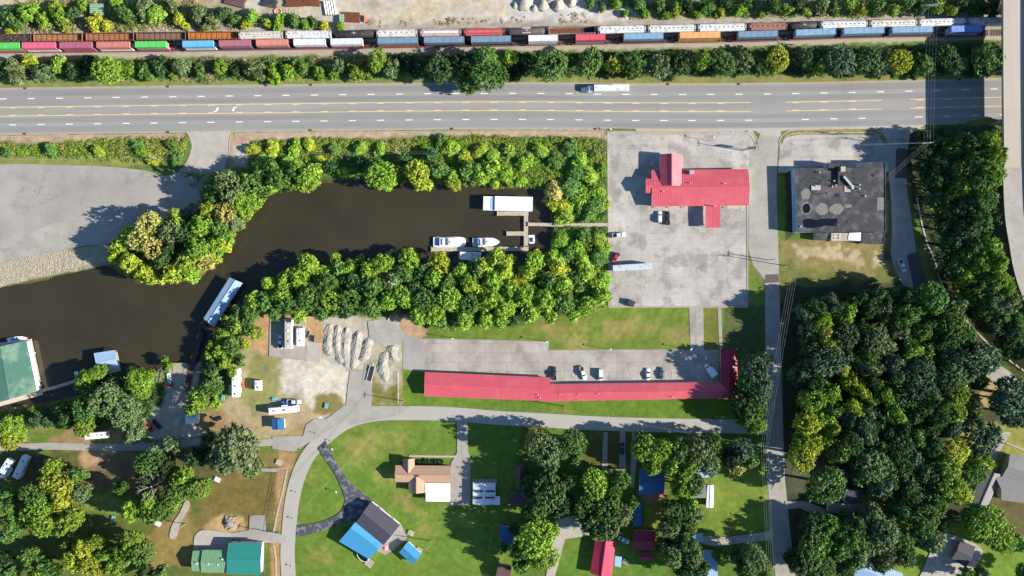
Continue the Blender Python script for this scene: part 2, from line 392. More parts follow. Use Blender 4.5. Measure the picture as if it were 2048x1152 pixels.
n1 = fbm(GX, GY, 90, 5, 1)[..., None]; n2 = fbm(GX, GY, 28, 4, 2)[..., None]
C = C*(1-np.clip(n1*1.4, 0, .6)) + np.array(GRASS2)*np.clip(n1*1.4, 0, .6)
BIG = 5000
# the yard north of the railway
paint([(-BIG,-BIG),(BIG,-BIG),(BIG,58),(1600,60),(1024,68),(500,72),(0,84),(-BIG,90)], alb(186,172,135), 8, 8)
paint([(470,-300),(1290,-300),(1285,18),(1290,40),(1100,52),(760,60),(560,50),(480,30)], PALE, 14, 14, 40, holes=(60,-.5))
paint([(1000,-40),(1180,-40),(1270,30),(1250,45),(1060,46),(980,20)], alb(225,220,210), 14, 14)
paint([(-200,-60),(140,-60),(120,-4),(20,12),(-200,18)], SAND, 10, 8)
paint([(640,5),(1010,-4),(1010,20),(800,40),(650,30)], alb(215,195,150), 20, 14, 30, .7, holes=(26,-.1))
# railway corridor
paint([(-BIG,62),(0,58),(500,50),(1024,44),(1536,34),(2100,22),(BIG,10),(BIG,70),(2100,78),(1800,84),(1536,91),(1250,100),(1024,104),(768,110),(500,114),(250,118),(0,122),(-BIG,130)], BALL, 5, 5, 14)
# strip between the railway and the highway
paint([(-BIG,128),(0,122),(500,116),(1024,108),(1500,96),(2000,86),(2000,150),(1500,158),(1000,158),(0,160),(-BIG,165)], WEED, 6, 4)
paint([(850,118),(2000,90),(2000,150),(1500,156),(850,158)], FLOORG, 8, 6)
paint([(-BIG,158),(0,158),(700,156),(1200,152),(1990,148),(1990,168),(1200,170),(500,173),(0,176),(-BIG,178)], alb(142,152,84), 4, 2)
paint([(1150,156),(1560,156),(1990,150),(1990,164),(1150,168)], alb(160,148,84), 6, 6, 20, .8, holes=(24,-.2))
# south verge of the highway
paint([(-BIG,262),(0,266),(380,266),(372,300),(350,345),(200,330),(0,328),(-BIG,325)], WEED, 5, 4)
paint([(-BIG,264),(0,268),(372,268),(372,284),(120,284),(60,288),(0,282),(-BIG,284)], alb(198,172,140), 5, 5, 12)
paint([(0,312),(260,316),(300,330),(190,334),(0,328)], alb(150,155,80), 4, 3, 12)
paint([(470,262),(900,262),(1212,258),(1214,276),(1060,274),(900,272),(700,276),(520,282),(470,278)], alb(206,180,148), 5, 5, 12)
paint([(458,270),(508,272),(500,300),(496,336),(456,338)], alb(200,170,140), 4, 4)
paint([(466,290),(492,286),(490,332),(470,330)], PALE, 5, 4)
paint([(500,282),(1205,276),(1214,620),(1100,640),(1090,540),(1110,440),(1090,380),(860,370),(560,370),(500,350)], (.075,.12,.032), 5, 4)
paint([(770,284),(830,286),(835,318),(800,322),(765,300)], alb(190,178,160), 8, 8, 12, .8)
# banks
paint([(-BIG,545),(0,530),(60,512),(130,500),(215,490),(225,520),(130,545),(0,572),(-BIG,600)], alb(210,200,172), 5, 4)
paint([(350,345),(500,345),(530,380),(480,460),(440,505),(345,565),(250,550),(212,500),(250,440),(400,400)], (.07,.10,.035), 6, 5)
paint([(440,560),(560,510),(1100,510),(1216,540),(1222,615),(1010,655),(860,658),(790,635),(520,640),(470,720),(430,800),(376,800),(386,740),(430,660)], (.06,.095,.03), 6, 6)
# lawn between lots
paint([(860,654),(1010,655),(1100,640),(1216,608),(1500,612),(1500,700),(1098,700),(1098,682),(850,672)], alb(120,144,52), 5, 3)
for i, (x, y, r) in enumerate([(1150,690,26),(1110,668,18),(1240,660,34),(1350,668,26),(1300,655,18),(1160,650,16),(1095,655,14)]):
    paint([(x-r,y-r*.5),(x+r,y-r*.6),(x+r,y+r*.5),(x-r,y+r*.5)], alb(186,158,104), 18, 12, 12, .55, seed=i)
paint([(1408,612),(1440,612),(1440,700),(1408,700)], alb(128,132,56), 4, 3)
paint([(1445,612),(1532,560),(1532,720),(1445,700)], (.08,.10,.03), 6, 4)
paint([(800,735),(850,740),(850,790),(1100,800),(1470,796),(1480,800),(1530,840),(1300,836),(1120,828),(960,820),(800,812)], alb(112,144,46), 4, 3)
paint([(792,740),(803,740),(804,808),(792,806)], alb(196,160,120), 4, 4, 8)
# caravan yard
paint([(500,615),(640,630),(800,632),(850,660),(806,700),(800,812),(690,822),(620,880),(470,880),(440,820),(470,740),(490,660)], alb(190,172,130), 8, 8)
paint([(490,640),(545,625),(660,640),(650,720),(530,718),(500,700)], alb(206,166,118), 8, 8, 16)
paint([(560,705),(650,720),(655,790),(620,800),(560,780),(545,740)], alb(222,214,198), 14, 16, 26)
paint([(505,700),(560,720),(555,800),(500,830),(480,790)], alb(150,156,84), 10, 12, 16, .8)
paint([(640,636),(800,634),(806,668),(800,740),(735,745),(650,728)], alb(206,198,180), 8, 10, 14)
paint([(600,720),(640,722),(700,742),(700,815),(640,840),(612,800)], alb(228,218,196), 10, 10, 18)
paint([(625,790),(672,785),(690,810),(650,838),(625,825)], alb(150,140,80), 6, 7, 10)
paint([(740,740),(790,745),(800,812),(745,808)], alb(140,140,70), 8, 8, 12)
paint([(790,630),(850,640),(846,680),(806,672)], alb(206,170,132), 8, 8, 10)
paint([(590,850),(640,830),(612,892),(560,900),(540,880)], alb(176,150,100), 8, 8, 14)
paint([(700,680),(790,690),(805,760),(770,780),(700,700)], alb(196,186,158), 8, 6, 14)
# ramp and left shore
paint([(40,850),(300,800),(440,800),(470,880),(330,900),(0,890),(0,858)], alb(176,146,104), 10, 10, 22, .85, holes=(40,-.3))
paint([(130,800),(330,770),(330,840),(120,860)], FLOORG, 12, 8)
paint([(-60,815),(120,805),(140,850),(0,862),(-60,862)], FLOORG, 10, 8)
paint([(335,730),(398,728),(392,800),(372,835),(420,870),(300,885),(290,850),(330,800)], alb(206,196,178), 8, 8, 14)
paint([(-80,900),(470,905),(480,960),(330,1000),(200,1000),(-80,960)], alb(104,108,60), 10, 10)
paint([(-80,960),(60,960),(330,1000),(460,970),(560,940),(545,1200),(-80,1200)], alb(112,122,56), 10, 10)
paint([(230,905),(310,905),(300,960),(180,985),(150,930)], alb(160,126,98), 12, 12, 18, .6)
paint([(190,895),(235,895),(170,935),(150,915)], alb(200,165,125), 10, 8, 14)
paint([(180,985),(260,1000),(250,1030),(170,1020)], alb(130,152,70), 8, 6)
paint([(400,960),(560,940),(548,1060),(500,1070),(400,1060)], alb(140,122,68), 14, 14, 24, .85)
paint([(430,1030),(490,1036),(495,1066),(440,1080),(400,1070)], alb(206,172,118), 8, 8, 12)
paint([(340,1035),(380,1000),(395,1080),(380,1120),(300,1150),(280,1090)], alb(160,140,80), 10, 10, 20)
paint([(544,1080),(570,1085),(572,1200),(540,1200)], alb(190,150,90), 4, 3, 10)
paint([(560,900),(595,905),(575,960),(560,1060),(548,1064),(552,980),(548,940)], alb(192,156,108), 6, 5, 12)
paint([(470,900),(552,905),(560,935),(480,960)], alb(150,130,80), 8, 8)
# lawns of the houses
paint([(640,850),(900,842),(1045,850),(1130,1200),(592,1200),(598,1100),(590,1060),(600,950)], alb(116,146,52), 5, 3)
for i, (x, y, r, a) in enumerate([(720,890,34,.6),(780,885,26,.5),(775,960,26,.5),(800,1000,18,.5),(640,1110,22,.5),(930,1040,24,.4),(700,925,20,.4),(850,1060,18,.3),(620,950,12,.3)]):
    paint([(x-r,y-r*.5),(x+r,y-r*.6),(x+r,y+r*.5),(x-r,y+r*.5)], alb(178,164,92), 20, 14, 14, a, seed=i+9)
paint([(800,900),(812,900),(800,990),(860,1030),(850,1036),(790,1000)], alb(176,156,92), 14, 6, 14, .45)
paint([(1040,850),(1530,862),(1540,1200),(1040,1200)], alb(100,128,48), 6, 4)
paint([(1170,870),(1290,870),(1290,945),(1170,945)], alb(120,100,60), 12, 10, 20, .7)
paint([(1395,960),(1545,930),(1548,1060),(1395,1080)], alb(128,152,56), 8, 5)
paint([(1290,985),(1330,985),(1325,1060),(1285,1060)], alb(158,158,60), 8, 6)
paint([(1120,1075),(1180,1070),(1330,1110),(1330,1200),(1110,1200)], alb(104,140,48), 6, 4)
paint([(1276,980),(1330,985),(1328,1008),(1280,1004)], alb(196,150,110), 6, 6, 10)
# around the two big buildings, and the east
paint([(1560,480),(1785,470),(1810,530),(1800,600),(1560,600)], alb(152,140,84), 8, 6)
paint([(1560,520),(1680,545),(1800,550),(1800,600),(1560,600)], alb(118,128,60), 14, 12, 20, .8)
paint([(1588,490),(1680,490),(1768,510),(1772,535),(1690,526),(1590,508)], alb(212,194,152), 10, 10, 12, .85, holes=(22,-.35))
paint([(1560,285),(1785,290),(1775,330),(1600,332),(1570,345)], alb(212,194,160), 8, 8, 16)
paint([(1640,295),(1720,292),(1760,320),(1650,326)], alb(150,125,90), 10, 10, 12, .6)
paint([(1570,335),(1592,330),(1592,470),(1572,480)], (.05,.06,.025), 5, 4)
paint([(1772,340),(1790,345),(1800,440),(1785,520),(1765,520),(1774,450)], (.09,.085,.05), 6, 6, 10)
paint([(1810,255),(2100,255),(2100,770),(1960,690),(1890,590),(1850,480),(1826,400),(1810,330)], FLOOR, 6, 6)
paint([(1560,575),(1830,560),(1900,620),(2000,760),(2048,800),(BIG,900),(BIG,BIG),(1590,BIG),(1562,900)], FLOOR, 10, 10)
paint([(1960,750),(2010,745),(2010,800),(1980,815),(1950,800)], alb(190,165,110), 8, 6, 14)
paint([(1890,860),(2030,840),(2100,900),(2100,960),(1900,950)], alb(160,160,75), 10, 6)
paint([(1780,1050),(1880,1040),(2100,1040),(2100,1200),(1790,1200)], alb(125,155,50), 10, 6)
paint([(1985,960),(2100,960),(2100,1090),(2020,1070),(1980,1010)], alb(110,105,60), 10, 6)
paint([(1700,990),(1790,985),(1800,1020),(1720,1030)], alb(130,145,60), 10, 6)
paint([(1575,905),(1720,940),(1700,960),(1575,990)], (.075,.085,.04), 12, 8)
paint([(1496,560),(1530,560),(1530,612),(1496,612)], alb(120,140,60), 5, 4)
# wet margin of the creek
dcr = sdist(CREEK, GX, GY); a = np.clip((dcr+4)/10, 0, 1)[..., None]; C = C*(1-a)+np.array((.07,.055,.03))*a
n3 = fbm(GX, GY, 9, 3, 21)[..., None]; C *= (1+.16*n2+.22*n3); dryn = np.clip(fbm(GX, GY, 34, 4, 33)*2-.45, 0, .35)[..., None]*(C[...,1:2] > C[...,0:1]*1.02); C = C*(1-dryn)+C*np.array((1.75,1.22,1.5))*dryn
def grid_mesh():
    ny, nx = GX.shape
    v = np.stack([(GX-1024)*S, (576-GY)*S, GZ], -1).reshape(-1, 3)
    i = np.arange(ny*nx).reshape(ny, nx); f = np.stack([i[1:,:-1], i[1:,1:], i[:-1,1:], i[:-1,:-1]], -1).reshape(-1, 4)
    return v, f
def np_mesh(name, v, f, cols=None, m=None, smooth=False):
    me = bpy.data.meshes.new(name); nv = len(v); nf, k = f.shape
    me.vertices.add(nv); me.vertices.foreach_set("co", np.ascontiguousarray(v, np.float32).ravel())
    me.loops.add(nf*k); me.loops.foreach_set("vertex_index", np.ascontiguousarray(f, np.int32).ravel())
    me.polygons.add(nf); me.polygons.foreach_set("loop_start", np.arange(0, nf*k, k, dtype=np.int32))
    me.update(calc_edges=True)
    if cols is not None:
        a = me.color_attributes.new("Col", 'FLOAT_COLOR', 'POINT')
        c4 = np.ones((nv, 4), np.float32); c4[:, :3] = cols; a.data.foreach_set("color", c4.ravel())
    if m: me.materials.append(m)
    if smooth: me.polygons.foreach_set("use_smooth", np.ones(nf, bool))
    return me
v, f = grid_mesh()
g = mesh_obj("ground", np_mesh("ground", v, f, C.reshape(-1, 3), M['ground'], True)); g["kind"] = "structure"
def ground_at(px, py):
    return float(terrain_z(np.array([[px]], float), np.array([[py]], float))[0, 0])
# water
mb = MB(); mb.quad([W(x, y) + Vector((0,0,-1.15)) for x, y in ((-2500,500),(-2500,900),(480,900),(1140,560),(1140,340),(500,340),(300,480))]); 
o = mb.build("water", M['water']); o["kind"] = "structure"
# ------------------------------------------------------------------ paved surfaces
LV = [0.0]
def sheet(name, pts, m, z=None, smooth=0, thick=.25, parent=None):
    if smooth: pts = smooth_path(pts, smooth, True)
    if z is None: LV[0] += .004; z = .04 + LV[0]
    mb = MB(); mb.prism([tuple(W(x, y, 0))[:2] for x, y in pts], z-thick, z)
    o = mb.build(name, M[m], parent); 
    if parent is None: o["kind"] = "structure"
    return o
def ribbon_pts(path, w0, w1=None):
    "path in px, offsets in px to each side"
    if w1 is None: w1 = w0
    P = [Vector((x, y)) for x, y in path]; L = []; Rr = []
    for i, p in enumerate(P):
        d = (P[min(i+1, len(P)-1)]-P[max(i-1, 0)]).normalized(); n = Vector((d.y, -d.x))
        L.append(tuple(p+n*w0)); Rr.append(tuple(p-n*w1))
    return L + Rr[::-1]
def kerb(name, path, w=.8, z=.16, m='kerb', thick=.3, parent=None):
    "a raised strip following a pixel path, made of mitred segments"
    mb = MB(); pts = ribbon_pts(path, w); n = len(path)
    for i in range(n-1):
        q = [pts[i], pts[i+1], pts[2*n-2-i], pts[2*n-1-i]]
        mb.slab([W(x, y, 0)+Vector((0,0,z)) for x, y in q], thick)
    o = mb.build(name, M[m], parent)
    if parent is None: o["kind"] = "structure"
    return o
HX = [-900,0,512,1024,1300,1536,1690,2003,2300]; HY = [209,198,191.5,186.7,188.9,188.0,185.2,177.6,170]
def hy(x, off=0):
    # smooth interpolation of the upper lane line
    i = max(0, min(len(HX)-2, int(np.searchsorted(HX, x))-1)); 
    def sl(j):
        if j <= 0: return (HY[1]-HY[0])/(HX[1]-HX[0])
        if j >= len(HX)-1: return (HY[-1]-HY[-2])/(HX[-1]-HX[-2])
        return .5*((HY[j+1]-HY[j])/(HX[j+1]-HX[j])+(HY[j]-HY[j-1])/(HX[j]-HX[j-1]))
    h = HX[i+1]-HX[i]; t = (x-HX[i])/h; m0 = sl(i)*h; m1 = sl(i+1)*h
    return (2*t**3-3*t*t+1)*HY[i]+(t**3-2*t*t+t)*m0+(-2*t**3+3*t*t)*HY[i+1]+(t**3-t*t)*m1+off
xs = list(range(-700, 2701, 40))
def hline(o0, o1, x0, x1, st=20):
    n = max(1, int((x1-x0)/st)); X = [x0+(x1-x0)*i/n for i in range(n+1)]
    return [(x, hy(x, o0)) for x in X] + [(x, hy(x, o1)) for x in reversed(X)]
HW = sheet("highway", hline(-18.8, 68.5, -700, 2700, 40), 'asphalt')
sheet("gutter_strip", hline(-22.5, -18.9, -700, 2700, 40), 'kerb', z=.035)
sheet("gutter_strip", hline(68.6, 72.0, -700, 1212, 40), 'kerb', z=.035)
zl = .0+.04+LV[0]+.010
for a_, b_ in ((-16,-4.5),(4,14),(38.5,48.5),(56.5,66)):
    mb = MB(); q_ = hline(a_, b_, -700, 2700, 40); n_ = len(q_)//2
    for i_ in range(n_-1): mb.quad([W(*q_[k])+Vector((0,0,.04+LV[0]+.004)) for k in (i_, 2*n_-1-i_, 2*n_-2-i_, i_+1)])
    mb.build("worn_wheel_path", M['track'], HW)
def line(name, pts, m): 
    mb = MB(); mb.quad([W(x,y)+Vector((0,0,zl)) for x, y in pts][::-1]); return mb.build(name, M[m], HW)
for k in range(-4, 42):
    x = 6 + k*56.62
    if k*1.0 > 36: x = 6+36*56.62+(k-36)*58.3
    line("lane_dash", hline(-.75, .75, x-7.2, x+7.2, 9), 'white_line')
for k in range(-4, 42):
    x = 25.5+k*56.62
    if 1507 < x < 1572 or 1770 < x < 1820: continue
    line("lane_dash", hline(51.3, 52.8, x-7.2, x+7.2, 9), 'white_line')
for (x0, x1) in ((-300,1502),(1571,1763),(1820,2300)):
    for off, sgn in ((16.8, 1), (34.4, -1)):
        line("yellow_line", hline(off-.55, off+.55, x0, x1, 20), 'yellow_line')
        x = (x0 if x0 > 0 else 6-56.62*3) + 20
        while x < x1-6:
            line("yellow_dash", hline(off+sgn*.75, off+sgn*2.0, x-7, min(x+7, x1), 9), 'yellow_line'); x += 56.62
AR = [(-6.5,3.0),(-6.5,5.0),(-1.5,5.2),(2.6,2.6),(3.6,-.4),(5.8,-.2),(3.0,-5.6),(-1.8,-1.0),(.6,-.8),(-.6,1.6),(-2.6,3.0)]
line("turn_arrow", [(433+x*.9, 219.2+y*.9) for x, y in AR], 'white_line'); line("turn_arrow", [(468.5-x*.9, 218.2-y*.9) for x, y in AR], 'white_line')
for i, (x, o) in enumerate([(49,70),(335,70),(620,70),(903,70),(50,-20.5),(335,-20.5),(621,-20.5),(1190,70),(1335,-20.5),(1477,-20.5),(1919,-20.5),(1919,70),(1493,74)]):
    mb = MB(); mb.box(-.65,.65,-.45,.45,-.05,.07)
    for k in range(4): mb.box(-.55+k*.3,-.43+k*.3,-.4,.4,.07,.1)
    q = W(x, hy(x, o)); mb.build("drain_grate", M['rust'], HW, loc=(q.x, q.y, .03))
# parking lot at the left with its access road
sheet("worn_path", [(-500,540),(0,470),(108,430),(225,430),(330,395),(402,395)]+smooth_path([(406,410),(330,470),(262,485),(215,487),(150,494),(100,508),(50,522),(0,533),(-500,600)],3), 'lane_asphalt')
sheet("parking_lot", [(-500,326),(0,329),(60,328),(110,330),(170,331),(230,334),(290,341),(330,352),(358,344),(376,318),(383,292),(376,266),(461,262),(456,290),(449,342),(430,350),(408,372),(400,395),(330,405),(260,445),(225,450),(160,442),(108,446),(70,462),(30,478),(0,490),(-500,560)], 'old_asphalt')
sheet("concrete_apron", [(374,264),(464,262),(458,290),(449,341),(376,330),(384,300),(381,285)], 'concrete')
for pts in ([(372,262),(380,275),(384,292),(380,310),(371,328),(357,342)], [(466,262),(459,280),(458,300),(452,340)]):
    kerb("kerb", smooth_path(pts, 4), .7)
kerb("wavy_kerb_edge", [(x, hy(x, 75)+ .8*math.sin(x*.9)) for x in range(8, 370, 2)], .7, .22, 'concrete')
kerb("wavy_kerb_edge", [(x, hy(x, 75)+ .8*math.sin(x*.9)) for x in range(470, 1200, 2)], .7, .22, 'concrete')
# lots by the two restaurants
sheet("parking_lot", [(1214,262),(1505,262),(1514,275),(1508,300),(1498,310),(1495,612),(1217,614)], 'lot')
sheet("lane", [(1498,310),(1509,300),(1522,262),(1560,262),(1556,290),(1553,380),(1556,480),(1558,545),(1562,700),(1566,860),(1570,960),(1580,1060),(1592,1160),(1600,1300),(1560,1300),(1552,1160),(1540,1060),(1536,960),(1532,865),(1531,700),(1530,560),(1506,530),(1497,500)], 'lane_asphalt')
sheet("frontage_pavement", [(1212,hy(1212,68.6)),(1270,hy(1270,68.6)),(1272,262),(1510,262),(1524,270),(1562,275),(1562,262),(1600,258),(1760,258),(1775,285),(1775,300),(1815,300),(1820,268),(1850,hy(1850,68.6)),(1700,hy(1700,68.6)),(1500,hy(1500,68.6)),(1360,hy(1360,68.6))], 'concrete')
sheet("parking_lot", [(1560,290),(1574,274),(1600,269),(1740,269),(1762,276),(1775,300),(1780,345),(1588,338),(1574,345),(1556,345)], 'lot')
sheet("lane", smooth_path([(1778,262),(1776,330),(1782,400),(1784,470),(1782,510),(1800,560),(1850,640),(1900,700),(1960,745),(2060,800),(2300,900)],3)+smooth_path([(2300,860),(2060,765),(1960,700),(1900,640),(1850,570),(1832,500),(1822,430),(1814,380),(1812,300),(1818,270),(1830,258)],3), 'lane_asphalt')
sheet("asphalt_patch", [(1792,300),(1797,296),(1812,298),(1813,356),(1790,356)], 'brown_asphalt')
sheet("asphalt_patch", [(1530,549),(1557,548),(1558,565),(1530,566)], 'brown_asphalt')
sheet("asphalt_patch", [(1813,510),(1836,503),(1852,560),(1862,590),(1830,590)], 'brown_asphalt')
def island(pts, gpts):
    kerb("kerb", pts+[pts[0]], .9, .17, 'concrete'); sheet("grass_strip", gpts, 'ground', z=.13)
for a, b, y0, y1 in ((1272,1437,262,268),):
    pts = [(a,y0),(b,y0+.8),(b,y1+1),(a+4,y1)]; kerb("kerb", pts+[pts[0]], .8, .17, 'concrete')
    mb = MB(); mb.prism([tuple(W(x,y))[:2] for x, y in [(a+1,y0+1),(b-1,y0+1.8),(b-1,y1),(a+4,y1-1)]], -.1, .12)
    o = mb.build("grass_strip", M['dirtline']); o["kind"] = "structure"
arcA = smooth_path([(1478,261),(1497,263),(1510,272),(1517,288),(1518,300)], 5)
arcB = smooth_path([(1478,265),(1494,268),(1505,277),(1511,290),(1512,300)], 5)
kerb("kerb", arcA, .8, .17, 'concrete'); kerb("kerb", arcB, .7, .17, 'dirtline')
arcC = smooth_path([(1560,290),(1560,278),(1570,266),(1590,260),(1650,258),(1740,258),(1760,263),(1772,274),(1776,292)], 5)
arcD = smooth_path([(1566,286),(1568,279),(1576,271),(1596,267),(1650,266),(1738,266),(1752,271),(1764,283)], 5)
n_ = len(arcC); mb = MB(); mb.prism([tuple(W(x,y))[:2] for x, y in arcC+arcD[::-1]], -.1, .10); o = mb.build("grass_strip", mat("verge_turf", alb(170,150,88), var=.3, fine=.3, fscale=3, patches=[(alb(110,125,55), .5,.5,.8)])); o["kind"] = "structure"
kerb("kerb", arcC, .9, .18, 'concrete'); kerb("kerb", arcD, .8, .18, 'concrete')
arcE = smooth_path([(1812,285),(1815,268),(1830,259),(1850,256)], 5); kerb("kerb", arcE, .8, .18, 'concrete')
for p in ([(1217,606),(1217,614),(1495,614),(1495,606)], [(1494,410),(1495,560),(1495,606)]):
    kerb("kerb", p, 1.3, .18, 'kerb')
kerb("kerb", [(1215,284),(1216,400),(1217,606)], .9, .12, 'dirtline')
# motel grounds
sheet("parking_lot", [(848,678),(1000,681),(1098,684),(1098,701),(1250,700),(1437,700),(1437,764),(1300,765),(1100,766),(1100,756),(960,750),(848,744)], 'lot2')
sheet("parking_lot", [(806,668),(848,678),(848,744),(806,738)], 'old_asphalt')
sheet("link_drive", [(1378,615),(1406,615),(1408,700),(1381,700)], 'lot2')
sheet("footpath", [(1435,615),(1442,615),(1445,700),(1439,700)], 'drive')
kerb("kerb", [(848,677),(1000,680),(1098,683),(1098,700),(1250,699),(1378,699)], .5, .14, 'kerb')
sheet("motel_walkway", [(1103,761),(1438,761),(1438,770),(1103,770)], 'concrete', z=.13)
x = 1112
while x < 1430:
    sheet("parking_line", [(x-.5,742),(x+.5,742),(x+.5,760),(x-.5,760)], 'faded_line', thick=.03); x += 13.6
# loop road
loop = smooth_path([(1532,854),(1420,852),(1300,850),(1180,846),(1080,840),(1000,836),(900,828),(800,826),(740,830),(690,846),(645,880),(614,915),(594,960),(583,1010),(577,1070),(575,1110),(577,1160),(580,1300)], 5)
sheet("loop_road", ribbon_pts(loop, 14.0), 'loop')
sheet("loop_road_mouth", [(700,742),(745,740),(742,812),(820,812),(800,830),(700,850),(690,830),(694,790)], 'lane_asphalt')
sheet("gravel_turnout", [(612,850),(628,838),(652,838),(695,806),(700,834),(640,872),(600,896)], 'lane_asphalt')
left_rd = smooth_path([(604,888),(560,884),(500,886),(420,882),(340,890),(260,894),(180,894),(100,892),(30,894),(-200,894)], 5)
sheet("side_road", ribbon_pts(left_rd, 7.0), 'lane_asphalt')
sheet("side_road", [(545,872),(608,872),(600,900),(585,903),(545,897)], 'old_asphalt')
sheet("boat_ramp", [(346,726),(373,726),(372,800),(362,812),(345,770)], 'kerb')
sheet("concrete_pad", [(540,637),(612,640),(614,722),(538,712)], 'drive')
sheet("concrete_pad", [(614,684),(642,686),(641,724),(614,722)], 'concrete')
sheet("broken_slab", [(735,642),(762,638),(790,640),(808,672),(800,688),(768,690),(740,678)], 'old_slab')
# driveways
sheet("driveway", [(914,842),(935,842),(936,905),(941,915),(941,1010),(901,1010),(902,925),(914,905)], 'drive')
sheet("front_path", [(818,910),(914,911),(914,915),(818,914)], 'concrete')
dk = smooth_path([(651,880),(662,905),(676,930),(690,952),(712,975),(745,1000),(780,1028),(800,1050)],4)+smooth_path([(770,1068),(745,1050),(712,1040),(675,1050),(640,1062),(620,1068),(593,1074)],4)+smooth_path([(593,1051),(630,1046),(660,1036),(682,1022),(690,1004),(688,990),(676,960),(660,932),(640,905),(634,896)],4)
sheet("driveway", dk, 'dark_asphalt')
sheet("driveway", [(1207,864),(1215,864),(1215,940),(1203,940)], 'drive')
sheet("driveway", [(1240,862),(1250,862),(1252,960),(1236,960)], 'drive')
sheet("driveway", [(1264,862),(1280,862),(1268,975),(1260,975)], 'drive')
sheet("driveway", [(1112,1040),(1136,1034),(1180,1050),(1182,1070),(1130,1078),(1110,1152),(1088,1180),(1100,1100)], 'concrete')
sheet("driveway", smooth_path([(1542,1062),(1500,1068),(1450,1074),(1410,1072),(1400,1084),(1430,1092),(1480,1086),(1542,1078)],4,True), 'gravel')
sheet("driveway", [(1570,1002),(1610,1002),(1650,1018),(1660,1034),(1630,1030),(1600,1016),(1570,1018)], 'drive')
sheet("driveway", [(2002,862),(2022,864),(2000,900),(1965,960),(1940,1000),(1920,1000),(1950,940),(1985,890)], 'lane_asphalt')
sheet("front_path", [(2010,886),(2013,884),(2060,902),(2060,908)], 'kerb')
sheet("gravel_driveway", smooth_path([(1882,1066),(1910,1072),(1965,1100),(1940,1150),(1930,1220),(1800,1220),(1840,1150),(1862,1100)],4,True), 'gravel')
sheet("side_road", [(500,1030),(530,1030),(532,1062),(562,1068),(572,1072),(574,1086),(545,1086),(462,1078),(462,1066),(498,1060)], 'old_asphalt')
sheet("gravel_path", smooth_path([(372,1000),(360,1025),(344,1050),(340,1075),(352,1076),(358,1052),(370,1030),(380,1010)],3,True), 'gravel')
sheet("footpath", [(488,936),(560,938),(552,944),(488,940)], 'drive')
sheet("patio", smooth_path([(388,1090),(390,1072),(405,1060),(440,1062),(464,1066)],3)+[(464,1100),(388,1108)], 'concrete')
sheet("rear_yard", [(740,1052),(800,1045),(815,1075),(790,1098),(770,1110),(752,1100)], 'old_asphalt')
# concrete ditch edge at the foot of the embankment and by the loop road
dz = smooth_path([(1834,396),(1840,430),(1852,480),(1868,520),(1880,560),(1900,600),(1940,650),(1990,700),(2044,742)], 5)
mb = MB(); pts = ribbon_pts(dz, 1.6); n = len(dz)
for i in range(n-1):
    q = [pts[i], pts[i+1], pts[2*n-2-i], pts[2*n-1-i]]
    mb.slab([W(x, y, 0)+Vector((0,0,max(.15, ground_at(*dz[i])+.2))) for x, y in q], .5)
o = mb.build("drainage_channel", M['concrete']); o["kind"] = "structure"
kerb("drainage_channel", smooth_path([(574,940),(566,980),(556,1020),(550,1050),(546,1068)], 4), 1.5, .15, 'concrete')
kerb("drainage_channel", [(548,1090),(552,1120),(553,1200)], 1.5, .15, 'concrete')
kerb("footpath", smooth_path([(490,936),(530,938),(575,936)],3), .8, .1, 'concrete')
# riprap rocks along the left shore : stuff
_T = terrain_z
_gxs = np.arange(-170, 240, 4.0); _gys = np.arange(480, 610, 4.0); _Z = _T(*np.meshgrid(_gxs, _gys))
def ground_at_fast(x, y): return float(_Z[int((y-480)/4), int((x+170)/4)])
rr = random.Random(5); vs = []; fs = []
ico = [(0,0,1),(.9,0,.3),(.3,.85,.25),(-.72,.5,.3),(-.7,-.55,.25),(.28,-.86,.3),(0,0,-.6)]
icf = [(0,1,2),(0,2,3),(0,3,4),(0,4,5),(0,5,1),(6,2,1),(6,3,2),(6,4,3),(6,5,4),(6,1,5)]
top = [(-160,545),(0,528),(60,512),(130,499),(215,489)]; bot = [(-160,600),(0,570),(60,558),(130,544),(222,528)]
for i in range(6500):
    t = rr.random()*(len(top)-1); k = int(t); u = t-k; q = rr.random()
    x = (top[k][0]*(1-u)+top[k+1][0]*u)*(1-q)+(bot[k][0]*(1-u)+bot[k+1][0]*u)*q
    y = (top[k][1]*(1-u)+top[k+1][1]*u)*(1-q)+(bot[k][1]*(1-u)+bot[k+1][1]*u)*q
    p = W(x, y); r = rr.uniform(.10, .34); a = rr.uniform(0, 6.3); b = len(vs); z = max(ground_at_fast(x, y), -1.3)
    for (vx, vy, vz) in ico:
        vs.append((p.x+r*(vx*math.cos(a)-vy*math.sin(a))*rr.uniform(.8,1.2), p.y+r*(vx*math.sin(a)+vy*math.cos(a))*rr.uniform(.8,1.2), z+vz*r*.9))
    fs += [tuple(b+j for j in f_) for f_ in icf]
me = bpy.data.meshes.new("riprap"); me.from_pydata(vs, [], fs); me.materials.append(M['riprap'])
o = mesh_obj("riprap_rocks", me); o["kind"] = "stuff"; tag(o, "pale broken rock bank along the creek below the left parking lot", "rocks")
